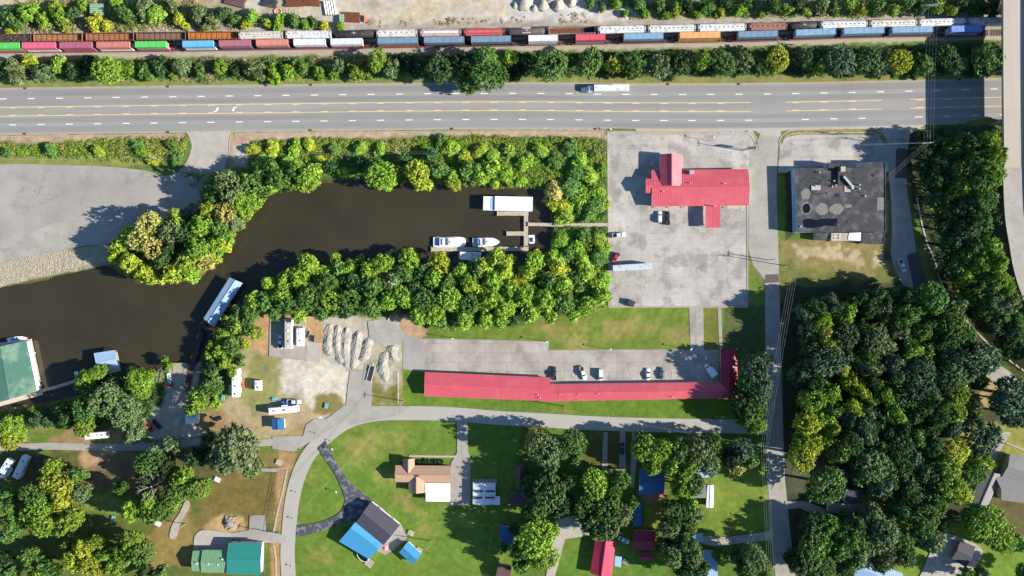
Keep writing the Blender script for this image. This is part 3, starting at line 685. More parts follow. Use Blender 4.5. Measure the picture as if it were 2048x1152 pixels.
# ------------------------------------------------------------------ vegetation
def rot_frame(n, rg):
    "random tangent frames for unit normals n (N,3)"
    r = rg.normal(size=n.shape); t = r-(r*n).sum(1, keepdims=True)*n; t /= np.linalg.norm(t, axis=1, keepdims=True)+1e-9
    return t, np.cross(n, t)
def leaves(c, n, s, rg, aspect=.50):
    "pointed four-sided leaf sprays: c centres, n normals, s lengths"
    t, b = rot_frame(n, rg); s = s[:, None]; cup = n*s*.12
    v = np.stack([c-t*s*.5, c-t*s*.05+b*s*aspect*.5-cup, c+t*s*.55, c-t*s*.0-b*s*aspect*.5-cup], 1)
    return v.reshape(-1, 3)
def dirs(N, rg, zmin=-1):
    z = rg.uniform(zmin, 1, N); a = rg.uniform(0, 2*math.pi, N); r = np.sqrt(1-z*z)
    return np.stack([r*np.cos(a), r*np.sin(a), z], 1)
ICO = None
def ico():
    import bmesh
    bm = bmesh.new(); bmesh.ops.create_icosphere(bm, subdivisions=1, radius=1); bm.verts.ensure_lookup_table()
    v = np.array([p.co[:] for p in bm.verts]); f = np.array([[q.index for q in p.verts] for p in bm.faces]); bm.free(); return v, f
ICO = ico()
def crown_mesh(name, seed, nclump=80, per=44, leaf=.55, shape='round', cr=(.16,.27), flat=.8):
    """A crown of radius 5 m centred on the origin, built of many leafy clumps, uneven in outline."""
    rg = np.random.default_rng(seed); Rr = 5.0
    if nclump > 30: nclump = int(nclump*2.0); cr = (cr[0]*.48, cr[1]*.74); per = int(per*.90)
    lob = dirs(7, rg); la = rg.uniform(-.38, .36, 7)
    d = dirs(nclump, rg, -.55)
    rad = 1+sum(a*np.clip((d@l-.45)/.55, 0, 1) for a, l in zip(la, lob))
    rr = rg.uniform(.42, 1.0, nclump)**.55
    sc = np.array([1, 1, flat])
    if shape == 'tall': sc = np.array([.78,.78,1.35])
    if shape == 'cone': 
        sc = np.array([1,1,1.5]); 
    cc = d*(rad*rr)[:, None]*Rr*sc*.82
    if shape == 'cone':
        k = np.clip(1-(cc[:,2]+5)/14, .15, 1); cc[:, :2] *= k[:, None]*1.4
    crr = rg.uniform(cr[0], cr[1], nclump)*Rr
    tone = rg.uniform(.72, 1.25, nclump); hue = rg.normal(0, .06, nclump)
    V = []; CC = []
    for i in range(nclump):
        m = int(per*(crr[i]/(Rr*.21))**2)
        dd = dirs(m, rg, -.35); ctr = cc[i]+dd*crr[i]*rg.uniform(.45, 1.38, (m, 1))*np.array([1,1,.85])
        nn = dd*.65+rg.normal(size=(m,3))*.55+np.array([0,0,.25]); nn /= np.linalg.norm(nn, axis=1, keepdims=True)
        V.append(leaves(ctr, nn, rg.uniform(.7, 1.4, m)*leaf*1.08*np.where(rg.random(m) < .14, 1.9, 1), rg))
        t = tone[i]*rg.uniform(.65, 1.35, m); h = 1+hue[i]+rg.normal(0, .04, m)
        CC.append(np.repeat(np.stack([t*h, t, t*(2-h)*.95], 1), 4, 0))
    v = np.concatenate(V); col = np.concatenate(CC); nq = len(v)//4
    f = np.arange(nq*4).reshape(nq, 4)
    # leafy cores of the clumps so that daylight does not shine straight through
    iv, if_ = ICO; cv = []; cf = []; b = len(v)
    for i in range(nclump):
        q = cc[i]+iv*crr[i]*.60*rg.uniform(.85, 1.1, (len(iv), 1)); cv.append(q)
        cf.append(np.concatenate([if_, if_[:, 2:3]], 1)+b+i*len(iv))
    me = bpy.data.meshes.new(name)
    fv = np.concatenate([v]+cv); cols = np.concatenate([col, np.repeat(np.stack([tone]*3, 1), len(iv), 0)])
    q4 = f; t3 = np.concatenate([x[:, :3] for x in cf])
    nv = len(fv); me.vertices.add(nv); me.vertices.foreach_set("co", fv.astype(np.float32).ravel())
    li = np.concatenate([q4.ravel(), t3.ravel()]).astype(np.int32); me.loops.add(len(li)); me.loops.foreach_set("vertex_index", li)
    ls = np.concatenate([np.arange(0, len(q4)*4, 4), len(q4)*4+np.arange(0, len(t3)*3, 3)]).astype(np.int32)
    me.polygons.add(len(ls)); me.polygons.foreach_set("loop_start", ls); me.update(calc_edges=True)
    a = me.color_attributes.new("Col", 'FLOAT_COLOR', 'POINT'); c4 = np.ones((nv, 4), np.float32); c4[:, :3] = cols; a.data.foreach_set("color", c4.ravel())
    me.materials.append(M['leaf']); return me
CR = {
 'r': [crown_mesh("crown", 11), crown_mesh("crown", 12, 90, 40, .5), crown_mesh("crown", 13, 70, 52, .6, cr=(.18,.30)), crown_mesh("crown", 14, 100, 38, .5, cr=(.13,.24))],
 'b': [crown_mesh("crown", 21, 170, 36, .36, cr=(.10,.18)), crown_mesh("crown", 22, 190, 34, .34, cr=(.09,.17)), crown_mesh("crown", 23, 150, 40, .38, cr=(.11,.19), flat=.7)],   # large crowns: finer clumps
 't': [crown_mesh("crown", 31, 80, 44, .5, 'tall', cr=(.14,.22)), crown_mesh("crown", 32, 90, 40, .5, 'tall', cr=(.13,.2))],
 's': [crown_mesh("crown", 41, 26, 40, .95, cr=(.24,.38)), crown_mesh("crown", 42, 32, 36, .9, cr=(.2,.34)), crown_mesh("crown", 43, 22, 44, 1.0, cr=(.26,.42), flat=.65)],
 'c': [crown_mesh("crown", 51, 90, 40, .5, 'cone', cr=(.12,.2))],
}
def trunk_mesh(seed, limbs=6):
    rg = random.Random(seed); mb = MB()
    mb.tube([(0,0,-.6),(.05,.02,2.2),(.12,-.05,4.2),(.1,.1,6.5),(0,.1,8.2)], [.36,.26,.2,.13,.05], 7)
    for i in range(limbs):
        a = 6.28*i/limbs+rg.uniform(-.4,.4); z = rg.uniform(2.6, 5.2); l = rg.uniform(2.4, 3.9)
        mb.tube([(.1,0,z),(.1+math.cos(a)*l*.5, math.sin(a)*l*.5, z+l*.35),(.1+math.cos(a)*l, math.sin(a)*l, z+l*.55)], [.13,.09,.03], 5)
    return mb.mesh("trunk", M['bark'], True)
TR = [trunk_mesh(1), trunk_mesh(2), trunk_mesh(3, 5)]
TC = {'d': ((.053,.110,.032), "dark green"), 'm': ((.088,.172,.036), "mid green"), 'l': ((.180,.290,.034), "bright green"), 'y': ((.285,.335,.036), "yellow-green"),
      'g': ((.135,.190,.075), "sage green"), 'b': ((.075,.128,.066), "bluish green"), 'o': ((.33,.31,.09), "yellow tan"), 'k': ((.032,.072,.024), "very dark green")}
TCM = {**{k: v[0] for k, v in TC.items()}, 'w': (.34,.285,.14), 'y': (.255,.265,.055)}
LIFT = {'sbank': 1.55, 'ebank': 1.55, 'nbank': 1.6, 'gang': 1.2, 'point': 1.35, 'verge': 1.6, 'yard': 1.25, 'nwood': 1.2, 'hedge': 1.15, 'camp': 1.1, 'wood': 1.15, 'emb': 1.1, 'east': 1.2, 'homes': 1.2, 'motel': 1.1, 'ramp': 1.1}
GROW = {'east': 1.25, 'homes': 1.08, 'hedge': 1.12, 'yard': 1.2, 'sbank': 1.22, 'ebank': 1.25, 'wood': 1.22, 'point': 1.15, 'emb': 1.15, 'gang': 1.02, 'nbank': 1.12, 'camp': 1.05}
TREES = []   # records: region, key, px, py, z
trg = random.Random(3)
def tree(px, py, r, key, region, kind='tree', proto=None, h=None, aspect=1.0):
    "px, py: middle of the crown as the photograph shows it; r: crown radius in pixels"
    if 1085 < px < 1218 and abs(py-449) < 4+r*.45: return None
    rm = r*S*GROW.get(region, 1); lf = LIFT.get(region, 1); col = tuple(c*lf for c in TC[key][0])
    if kind == 'tree':
        add = {'wood': 5.5, 'motel': 3.5, 'point': 3.0, 'emb': 3.5, 'ebank': -2.0, 'nbank': -1.5, 'camp': 3.5, 'east': 3.0, 'homes': 4.0}.get(region, 0)
        h = h or (3.2+rm*1.5+add); cz = h*.60
    else:
        h = h or rm*(.85 if region in ('verge','nbank','ebank') else 1.4); cz = h*.5
    gx_ = 1024+W(px, py, cz).x/S; gy_ = 576-W(px, py, cz).y/S; gz = ground_at(gx_, gy_)
    if gz > .3: gx_ = 1024+W(px, py, cz+gz).x/S; gy_ = 576-W(px, py, cz+gz).y/S; gz = ground_at(gx_, gy_)
    gz = max(gz, -1.1)
    if gz < -.3 and kind != 'tree': gz = -1.0
    base = Vector(((gx_-1024)*S, (576-gy_)*S, gz))
    name = {'tree': "broadleaf_tree", 'shrub': "shrub"}[kind]
    o = thing(name, "x", kind, base, trg.uniform(0, 6.28))
    p = proto or ('b' if rm > 5.6 else ('r' if kind == 'tree' else 's'))
    me = trg.choice(CR[p]); k = rm/5.0
    c = mesh_obj("crown", me, o, (0, 0, cz)); vs_ = h*.40/4.1 if kind == 'tree' else h*.55/3.4
    asp = trg.uniform(.86, 1.16) if kind == 'tree' else trg.uniform(.8, 1.3)
    c.scale = (k*1.06*asp, k*1.06/asp, vs_)
    j = lambda: trg.uniform(.90, 1.10)
    t = trg.uniform(.85, 1.15); c.color = (col[0]*j()*t, col[1]*t, col[2]*j()*t, 1)
    if kind == 'tree':
        tr = mesh_obj("trunk", trg.choice(TR), o); kk = max(.5, h/9.5); tr.scale = (kk, kk, (h*.75)/8.2)
    TREES.append([o, region, key, px, py, r, kind, c, h])
    return o
def near(px, py, r, f=.8):
    return any((t[3]-px)**2+(t[4]-py)**2 < (f*(t[5]+r))**2 for t in TREES)
def fill(poly, region, rs, keys, n=400, f=.72, kind='tree', seed=1, inset=0):
    rg = random.Random(seed); P = np.array(poly); x0, y0 = P.min(0); x1, y1 = P.max(0)
    X = np.array([rg.uniform(x0, x1) for _ in range(n)]); Y = np.array([rg.uniform(y0, y1) for _ in range(n)]); d = sdist(poly, X, Y)
    for x, y, q in zip(X, Y, d):
        r = rg.uniform(*rs)
        if q > r*.55+inset and not near(x, y, r, f): tree(float(x), float(y), r, rg.choice(keys), region, kind)
def T(region, s, kind='tree'):
    rows = s.split()
    if kind == 'shrub' and region in ('verge',): rows = [r_ for i_, r_ in enumerate(rows) if i_ % 2 == 0]
    for row in rows:
        a = row.split(','); tree(float(a[0]), float(a[1]), float(a[2]), a[3], region, kind, proto=(a[4] if len(a) > 4 and a[4] else None))
# regions -> phrase, axis used for the ordinal
REG = {
 'yard': ("in the scrub above the railway cars", 'x'), 'nwood': ("in the wood above the railway, top right", 'x'),
 'hedge': ("between railway and highway", 'x'), 'verge': ("below the highway by the left parking lot", 'x'),
 'point': ("on the wooded point left of the creek", 'x'), 'nbank': ("on the creek's upper bank", 'x'),
 'ebank': ("on the overgrown bank beside the restaurant lot", 'y'), 'sbank': ("on the creek's lower bank", 'x'),
 'gang': ("on the bank by the brown gangway", 'y'), 'ramp': ("by the boat ramp", 'x'), 'camp': ("in the campground, bottom left", 'x'),
 'motel': ("at the motel's right end", 'y'), 'homes': ("among the houses, bottom centre", 'x'), 'emb': ("on the slope beside the raised road", 'y'),
 'wood': ("in the large wood, right side", 'y'), 'east': ("around the houses, bottom right", 'x'),
}
T('hedge', "215,143,30,l 878,142,31,d 935,128,28,k 940,168,20,m 974,118,32,m,t 972,150,34,m 1018,118,16,l 1102,128,36,m 1180,124,28,m 1232,130,17,y,t 1265,130,23,m 1318,132,23,g 1362,128,20,d 1402,124,22,l,t 1447,128,25,m 1490,124,19,g 1520,136,18,m 1555,122,27,y 1610,120,20,d 1637,138,18,l,t 1677,125,31,b 1732,120,24,d 1797,122,24,y 1763,132,17,g 1845,130,20,m 1912,130,19,g 1972,122,34,m 1893,112,24,d 1790,145,10,m 755,124,20,l 782,138,14,g")
T('hedge', "32,141,17,g 85,142,18,g 8,140,12,m 60,124,12,y 120,132,14,l 150,140,16,d 180,130,14,k 256,138,14,l 290,142,13,m 320,134,14,d 365,137,15,g 345,148,9,l 400,140,13,m 443,134,15,l 470,140,12,d 512,140,16,g 548,148,13,l 580,142,14,l 606,135,13,m 640,146,12,l 680,132,14,g 668,146,9,l 712,144,14,l 735,150,9,l 810,128,16,k 838,138,15,k 820,118,9,d 1048,128,15,k 1145,120,12,k 1290,118,12,k 1340,150,9,d 1424,142,11,d 1700,142,10,d 1820,140,12,k 1870,140,12,k 1940,142,12,d 1035,150,10,k", 'shrub')
T('yard', "24,38,16,m 58,24,18,l 88,44,13,l 118,30,16,l 150,26,12,d 40,54,9,y 108,12,10,y 190,46,12,y 215,52,10,y 250,28,16,m 232,12,10,l 288,22,15,g 312,32,14,l 342,14,12,g 360,40,10,y 398,28,14,g 425,42,12,g 448,30,12,d 470,38,11,m 492,48,9,y 505,34,11,l 538,48,9,y 558,44,10,l 590,42,11,m 612,50,9,l 625,46,10,m 648,52,7,y 680,52,7,l 20,62,7,y 165,10,10,l 372,52,8,y 410,56,7,y 130,58,8,y", 'shrub')
T('nwood', "1180,8,9,l 1205,16,9,g 1232,8,12,l 1250,26,7,l 1275,8,14,m 1290,26,11,l 1318,10,14,m 1330,30,9,l 1350,20,12,l 1376,8,14,d 1390,28,9,l 1412,16,13,m 1440,26,9,y 1450,6,12,d 1478,20,12,l 1500,8,13,m 1520,28,8,l", 'shrub')
T('nwood', "1545,8,15,m 1572,18,13,l 1600,6,15,d 1612,24,10,y 1640,10,16,g 1668,18,12,m 1700,6,14,l 1722,22,11,y 1752,12,15,m 1788,20,12,l 1812,6,14,m 1840,18,13,d 1872,8,15,l 1900,22,11,y 1925,8,15,d 1958,16,16,k 1985,8,14,d 1985,30,9,k")
T('verge', "12,305,11,m 40,302,12,l 100,300,12,m 150,302,12,m 195,302,11,y 225,300,12,l  285,306,12,l 318,294,15,l 345,292,13,m 362,304,11,m 352,322,11,m 330,325,13,y 305,322,10,y 322,282,9,l 275,290,10,m 205,288,9,l", 'shrub')
T('point', "460,372,34,g 500,366,24,m 522,352,18,m 432,388,20,m 478,402,22,l 450,425,24,o 422,420,18,y 500,395,16,l 408,452,22,l 440,462,20,m 465,440,18,g 430,490,18,l 398,498,22,l 365,470,20,d 352,440,16,l 300,446,26,o 282,480,26,o 308,500,24,o 338,462,22,g 262,470,16,l 240,492,18,l 232,512,13,y 262,525,20,y 290,545,18,y 312,558,13,y 325,520,20,d 350,545,20,y 372,528,20,l 385,548,14,l 412,520,16,o 340,495,15,k 300,470,15,d 445,450,14,o 560,360,22,m 545,342,16,m 508,402,13,l 490,428,14,l 474,446,13,g 458,470,13,l 442,490,14,y 424,512,13,l 522,384,12,m 585,352,16,d 610,362,22,l 628,344,15,l 598,338,14,l 540,372,14,l")
T('nbank', "760,348,29,l 778,366,14,l 742,332,15,d 835,344,25,y 846,368,15,y 880,338,18,m 905,356,14,l 912,370,9,y 938,340,16,m 960,352,15,l 985,338,16,l 1010,350,13,l 722,330,12,k 808,322,13,d 860,318,14,d 660,335,12,k")
T('nbank', "685,346,11,l 700,318,9,d 640,318,10,y 575,325,11,l 530,320,12,l 1040,362,10,l 1020,366,9,l 990,366,9,l 668,300,10,m 720,296,11,l 900,296,12,l 960,300,12,y 1020,300,12,l 1080,300,12,l 1140,296,12,m 930,318,11,y 985,312,11,l 1050,325,12,l 1110,322,12,m 1160,320,12,l 620,290,11,y 545,295,11,y 880,284,10,m 1190,310,10,l 506,300,12,y 515,330,10,y 590,298,11,l 760,300,10,l 850,298,10,m", 'shrub')
T('ebank', "1112,384,15,o 1118,408,15,y 1130,430,13,l 1098,400,10,o 1120,480,12,l 1105,520,14,l 1140,380,16,m 1160,400,15,l 1180,420,16,m 1145,452,14,l 1192,380,12,l 1195,450,12,d 1180,350,14,l 1150,345,13,m 1202,340,10,l 1205,410,9,l 1170,470,13,m 1195,480,12,l 1150,495,14,l 1140,510,12,m 1165,520,15,l 1195,520,14,m 1175,545,15,l 1205,555,12,l 1150,550,14,d 1190,580,16,l 1210,590,10,l 1160,580,15,m 1130,545,12,y 1205,500,10,l", 'shrub')
T('sbank', "1072,522,17,l 1058,545,15,l 1112,530,13,y 1100,560,16,m 1125,575,16,l 1020,522,10,y 995,520,17,l 1010,540,16,y 970,535,16,y 950,540,15,m 985,562,20,l 940,565,18,l 920,545,14,l 880,528,19,y 868,552,18,l 845,540,13,d 820,520,18,l 806,548,18,m 780,560,16,g 765,530,20,l 740,545,18,l 745,570,20,m 720,520,9,l 712,560,16,d 700,535,14,l 680,540,15,m 670,520,10,l 655,565,18,m 640,545,14,l 620,530,18,l 600,560,18,l 588,545,10,y 570,562,16,l 560,590,18,l 540,570,13,l 532,600,18,m 508,600,16,l 620,595,22,m 580,610,20,m 660,600,22,l 700,600,22,m 740,610,20,m 775,600,18,l 690,620,14,d 810,595,20,l 850,600,22,m 840,630,18,l 870,625,18,l 900,600,22,l 940,610,22,m 980,600,20,l 1020,580,18,l 1010,615,20,l 1050,590,20,l 1090,600,20,l 1060,625,16,l 1130,605,20,m 1170,610,18,l 1040,570,14,y 960,580,14,y 895,570,16,m 830,570,15,d 1000,640,12,l 1150,625,14,l 1100,632,12,l 880,645,12,m 930,640,14,l 970,640,13,l 1205,592,13,l 600,630,14,l 640,625,13,m 550,625,12,m")
T('gang', "500,625,20,m 478,622,14,g 470,650,17,l 455,640,13,l 445,668,15,l 488,655,15,d 510,665,13,l 465,690,16,m 440,700,14,l 425,690,10,l 480,720,12,m 450,725,14,l 430,735,13,d 424,742,11,l 465,745,10,l 430,766,12,m 430,775,14,m  420,712,10,l 490,690,9,y")
T('ramp', "210,800,40,g 250,825,38,g 175,815,34,m 170,760,24,l 195,745,18,l 185,785,22,m 275,762,26,l 300,750,14,l 262,745,12,l 285,785,18,l 230,770,18,d 270,860,26,g 165,850,24,l 135,840,18,d 400,800,24,l 415,780,18,m 385,815,16,l 428,805,14,l 22,855,26,l 18,880,22,y 42,870,13,l 70,840,14,d 95,845,12,d 328,722,8,l 338,732,8,l 125,815,13,m")
T('camp', "470,895,50,g 420,885,22,d 505,930,26,g 440,925,26,g 310,905,16,g 345,890,16,g 298,925,28,m 330,935,20,k 370,955,24,l 400,975,26,l 350,985,26,m 290,955,14,k 245,975,14,m 265,1020,22,l 300,1005,24,l 325,1020,22,m 345,1000,18,l 300,1030,18,m 395,915,18,k 105,935,20,l 130,975,26,y 100,965,24,y 155,950,16,m 160,985,20,g 75,990,26,m 85,1015,26,l 90,1048,28,l 60,1030,18,l 145,1035,22,l 132,1055,14,l 125,1010,16,y 20,985,14,m 12,1015,20,m 30,1050,22,m 18,1070,16,m 20,1000,12,k 265,1080,26,l 285,1105,26,m 245,1110,20,l 230,1130,20,l 170,1095,22,y 150,1120,22,y 185,1130,26,y 140,1085,12,l 90,1130,16,m 60,1115,18,m 75,1148,16,l 110,1140,14,m 20,1145,16,m 290,1150,20,d 320,1145,14,m 195,1085,14,l 210,1110,16,l 6,1120,16,k")
T('motel', "1510,740,34,b 1520,775,32,b 1495,765,24,m 1480,800,22,d 1505,815,28,m 1510,848,20,l 1490,835,18,m 1478,820,14,d 1525,720,18,b")
T('homes', "1085,895,40,g 1070,880,22,o 1120,895,28,d 1145,885,26,m 1100,930,22,d 1150,915,14,m 1060,975,20,d 1095,985,36,d 1075,1010,24,m 1130,960,20,d 1120,1010,24,k 1190,970,28,l 1175,1000,28,m 1160,1020,22,d 1205,955,16,l 1240,960,20,m 1225,985,20,m 1215,1020,30,m 1245,1030,24,g 1220,1055,26,g 1195,1060,20,g 1180,1040,22,d 1262,1005,12,m 1070,1080,38,l 1085,1115,30,l 1095,1070,20,l 1045,1100,24,m 1040,1130,16,m 1030,1060,12,k 1290,895,26,l 1320,900,26,l 1305,930,20,l 1335,925,18,l 1280,885,18,d 1360,900,24,m 1400,900,28,g 1415,925,26,g 1385,925,22,l 1420,890,22,m 1365,950,20,l 1390,970,22,m 1360,975,20,l 1375,1000,16,l 1350,1025,26,d 1385,1025,20,g 1340,1055,24,g 1375,1050,20,m 1365,1080,24,d 1345,1110,24,g 1385,1110,26,g 1400,1135,18,d 1330,1090,16,k 1370,1140,20,d 1485,905,24,b 1460,915,20,k 1470,935,14,o 1500,920,16,m 1505,1115,30,g 1490,1140,20,m 1525,1135,18,m 1440,1110,12,m 1475,1110,14,d 1005,1095,10,m 1065,1025,18,k 1140,1000,12,d")
T('emb', "1880,330,24,d 1905,300,22,m 1940,290,22,d 1975,285,20,l 1990,310,20,l 1960,320,22,m 1925,340,24,m 1870,365,20,d 1990,345,22,l 1960,365,24,m 1925,380,22,l 1890,400,20,m 1870,400,16,d 1975,400,24,m 1945,410,20,b 1910,430,22,d 1970,440,22,m 1935,460,24,b 1890,450,18,k 1905,490,22,d 1950,495,22,m 1985,495,20,l 1925,520,22,m 1960,530,22,l 2000,525,18,l 1895,540,16,d 1930,555,22,l 1965,565,22,m 2000,560,20,l 2020,575,14,l 1950,590,22,m 1985,600,22,g 2020,610,20,g 1970,625,20,m 2005,635,20,m 2035,640,16,m 1990,655,18,d 2025,665,20,d 2010,690,18,m 2040,700,18,d 1845,300,14,k 1855,345,14,k 1850,275,12,k 1870,285,14,d 2030,595,12,m 1845,330,10,d")
T('wood', "1690,622,20,l 1640,645,20,l 1640,670,15,o 1642,688,15,l 1668,700,13,y 1737,617,19,d 1765,640,10,l 1860,595,30,m 1905,610,17,g 1810,632,25,m 1800,660,20,g 1725,660,18,d 1690,672,24,b 1745,678,24,g 1770,690,18,g 1900,648,26,m 1892,640,12,l 1925,668,22,m 1900,680,22,m 1648,722,30,b 1625,735,20,b 1825,700,18,l 1850,705,16,m 1905,705,18,g 1960,720,32,b 1685,738,13,y 1740,735,18,g 1788,728,18,b 1840,740,26,b 1828,775,22,b 1855,760,18,b 1900,748,26,g 1700,762,14,y 1720,782,15,y 1765,785,17,l 1625,800,26,l 1658,785,16,l 1910,785,24,l 1900,820,26,l 1945,808,13,g 1948,825,9,y 1705,815,17,y 1785,828,18,l 1810,808,14,m 1615,845,24,y 1645,835,16,l 1662,855,14,y 1720,845,20,b 1760,832,14,d 1870,840,20,d 1950,850,20,b 1680,650,14,d 1850,640,14,d 1785,760,16,d 1745,765,14,k 1735,800,13,m 1840,810,16,d 1665,820,14,m 1600,915,28,y 1620,890,22,y 1605,880,20,l 1640,880,16,l 1668,900,17,m 1700,885,24,d 1730,870,18,g 1800,890,24,d 1830,870,18,m 1770,865,16,d")
fill([(1600,600),(1830,565),(1900,610),(1990,720),(1940,820),(1880,900),(1780,930),(1690,930),(1590,890),(1590,700)], 'wood', (13,22), "ddmkgbmd", 900, .70, seed=4)
T('east', "1742,925,28,g 1725,950,16,m 1770,935,20,d 1800,935,20,d 1820,920,18,b 1905,900,26,y 1895,930,24,l 1960,885,26,b 1975,870,18,b 1945,945,24,m 1960,925,18,l 1900,970,26,l 1915,985,20,y 1870,960,20,d 1652,975,36,m 1850,1030,28,m 1845,1055,22,m 1870,1010,20,m 1740,1025,20,g 1770,1070,28,g 1740,1085,22,g 1700,1075,26,m 1680,1100,20,m 1620,1105,28,m 1640,1085,20,m 1600,1130,20,d 1650,1130,22,m 1775,1115,20,g 1850,1080,18,g 1865,1075,16,g 1835,1015,16,d 1965,1045,30,l 1990,1065,26,l 2005,1085,20,l 1945,1030,18,m 2030,1085,14,m 2020,790,36,b 2030,830,26,b 2005,800,20,b 1860,990,16,d 1815,975,18,d 1720,1050,16,d 1610,1075,14,k 1585,1110,14,k 1690,1140,14,d 1720,1110,18,g 1880,1045,12,d 1790,1005,12,d 1930,1150,12,m 1960,1148,12,g 2046,1140,14,m")
fill([(1590,1040),(1720,1030),(1860,990),(1900,1040),(1860,1110),(1700,1150),(1590,1150)], 'east', (14,22), 'dmgdm', 200, .62, seed=6)
fill([(1700,905),(1880,905),(1890,990),(1810,1010),(1700,960)], 'east', (13,20), 'dbdmk', 160, .62, seed=7)
# bare, dead trees
def bare_mesh(seed, L=5.5, n=22):
    rg = random.Random(seed); mb = MB()
    def br(p, d, l, r, k):
        q = p+d*l; m_ = p+d*l*.5+Vector((rg.uniform(-.1,.1),rg.uniform(-.1,.1),.05))*l
        mb.tube([p, m_, q], [r, r*.75, r*.45], 5)
        if k > 0:
            for _ in range(3):
                nd = (d+Vector((rg.uniform(-.8,.8), rg.uniform(-.8,.8), rg.uniform(-.1,.5)))).normalized(); br(p+d*l*rg.uniform(.45,1), nd, l*rg.uniform(.55,.75), r*.5, k-1)
    p0 = Vector((0,0,0)); mb.tube([p0, (0,0,5),(0.2,.1,8)], [.3,.22,.14], 6)
    for i in range(7):
        a = i*.9; br(Vector((0,0,5+i*.45)), Vector((math.cos(a), math.sin(a), .45)).normalized(), rg.uniform(2.6,3.6), .12, 3)
    return mb
for (x, y, s_, lab) in ((306,972,1.0,"bare grey dead tree among the campground trees"), (372,790,.62,"small bare dead tree beside the brown gangway"), (130,1000,.5,"bare dead branches poking from a yellow-green campground crown")):
    o = thing("dead_tree", lab, "dead tree", W(x, y, 8)*Vector((1,1,0)) if False else Vector((W(x,y,8*s_).x, W(x,y,8*s_).y, 0)), .7)
    bare_mesh(int(x)).build("branches", M['deadwood'], o); o.scale = (s_*1.35, s_*1.35, s_*1.35 if s_ < 1 else 1.3)
# ---- low undergrowth that nobody could count
def mass(name, label, poly, cols, hr=(.6,1.8), rr_=(.7,1.7), dens=.55, per=30, leaf=.55, seed=1, gap=0.0):
    rg = np.random.default_rng(seed); P = np.array(poly); x0, y0 = P.min(0); x1, y1 = P.max(0)
    area = 0
    for (a, b), (c, d_) in zip(poly, poly[1:]+poly[:1]): area += a*d_-c*b
    area = abs(area)/2*S*S; box = (x1-x0)*(y1-y0)*S*S; n = int(box*dens*1.3)
    X = rg.uniform(x0, x1, n); Y = rg.uniform(y0, y1, n); d = sdist(poly, X, Y)+fbm(X, Y, 26, 3, seed)*7
    keep = (d > 2) & ~((X > 1085) & (X < 1218) & (np.abs(Y-449) < 7))
    if gap: keep &= fbm(X, Y, 34, 3, seed+3) > gap
    X = X[keep]; Y = Y[keep]; n = len(X); Z = np.maximum(terrain_z(X[None], Y[None])[0], -1.1)
    ctr = np.stack([(X-1024)*S, (576-Y)*S, Z], 1); h = rg.uniform(*hr, n)*(1+.4*fbm(X, Y, 40, 2, seed+8)); r = rg.uniform(*rr_, n)
    cn = np.array([TCM[k] for k in cols])*1.2; sel = np.clip(((fbm(X, Y, 60, 3, seed+4)*1.1+.5)*len(cn)+rg.normal(0, .8, n)).astype(int), 0, len(cn)-1)
    bc = cn[sel]*rg.uniform(.75, 1.3, (n, 1))
    m = per; dd = dirs(n*m, rg, -.1); bi = np.repeat(np.arange(n), m)
    c = ctr[bi]+dd*np.stack([r, r, h], 1)[bi]*rg.uniform(.6, 1.08, (n*m, 1)); nn = dd*.6+rg.normal(size=dd.shape)*.45+np.array([0,0,.4]); nn /= np.linalg.norm(nn, axis=1, keepdims=True)
    v = leaves(c, nn, rg.uniform(.7, 1.4, n*m)*leaf, rg); col = np.repeat(bc[bi]*rg.uniform(.75, 1.25, (n*m, 1)), 4, 0)
    f = np.arange(len(v)).reshape(-1, 4)
    o = mesh_obj(name, np_mesh(name, v, f, col, M['leaf'])); o["kind"] = "stuff"; tag(o, label, "undergrowth")
mass("undergrowth", "yellowing scrub between the top yard and the rusty railway cars", [(-40,30),(20,20),(40,0),(140,-6),(380,-6),(420,18),(520,34),(650,46),(690,60),(520,57),(260,64),(0,68),(-40,68)], "wgmywlyw", (.6,1.9), dens=.40, seed=2)
mass("undergrowth", "green thicket above the white hopper cars, top right", [(1160,-20),(2000,-20),(2000,30),(1840,34),(1536,36),(1275,34),(1265,18),(1160,4)], "wlmmlyw", (.8,2.2), dens=.42, seed=3)
mass("undergrowth", "scrub strip between the container train and the highway", [(-40,126),(0,122),(500,118),(850,112),(850,156),(500,162),(0,164),(-40,164)], "wylgmmgw", (.6,1.7), dens=.65, seed=4)
mass("undergrowth", "dark underbrush beneath the row of trees between railway and highway", [(850,112),(1250,104),(2000,88),(2000,148),(1500,152),(1100,154),(850,156)], "kddmmgy", (.8,2.2), dens=.42, seed=5)
mass("undergrowth", "bright weeds between the left parking lot and the highway", [(-40,286),(60,290),(130,285),(250,274),(372,278),(372,300),(350,340),(300,326),(180,318),(0,312),(-40,312)], "ylylly", (.25,.9), dens=.85, seed=6)
mass("undergrowth", "vines and weeds between the highway and the creek", [(498,282),(640,276),(760,282),(860,272),(1060,272),(1190,274),(1210,300),(1212,350),(1090,376),(860,366),(640,352),(500,346)], "ylylllyl", (.3,1.1), dens=.85, seed=7)
mass("undergrowth", "dense vines on the bank right of the creek", [(1090,350),(1210,330),(1213,440),(1212,560),(1222,600),(1180,625),(1110,620),(1094,530),(1108,460),(1094,390)], "mlldmly", (.4,1.5), dens=.8, seed=8)
mass("undergrowth", "shaded brush on the wooded point", [(360,345),(500,345),(640,350),(640,372),(545,388),(500,425),(470,462),(440,500),(390,548),(330,560),(250,545),(215,510),(240,480),(330,440),(410,395)], "lymllgd", (.6,2.0), dens=.38, seed=9)
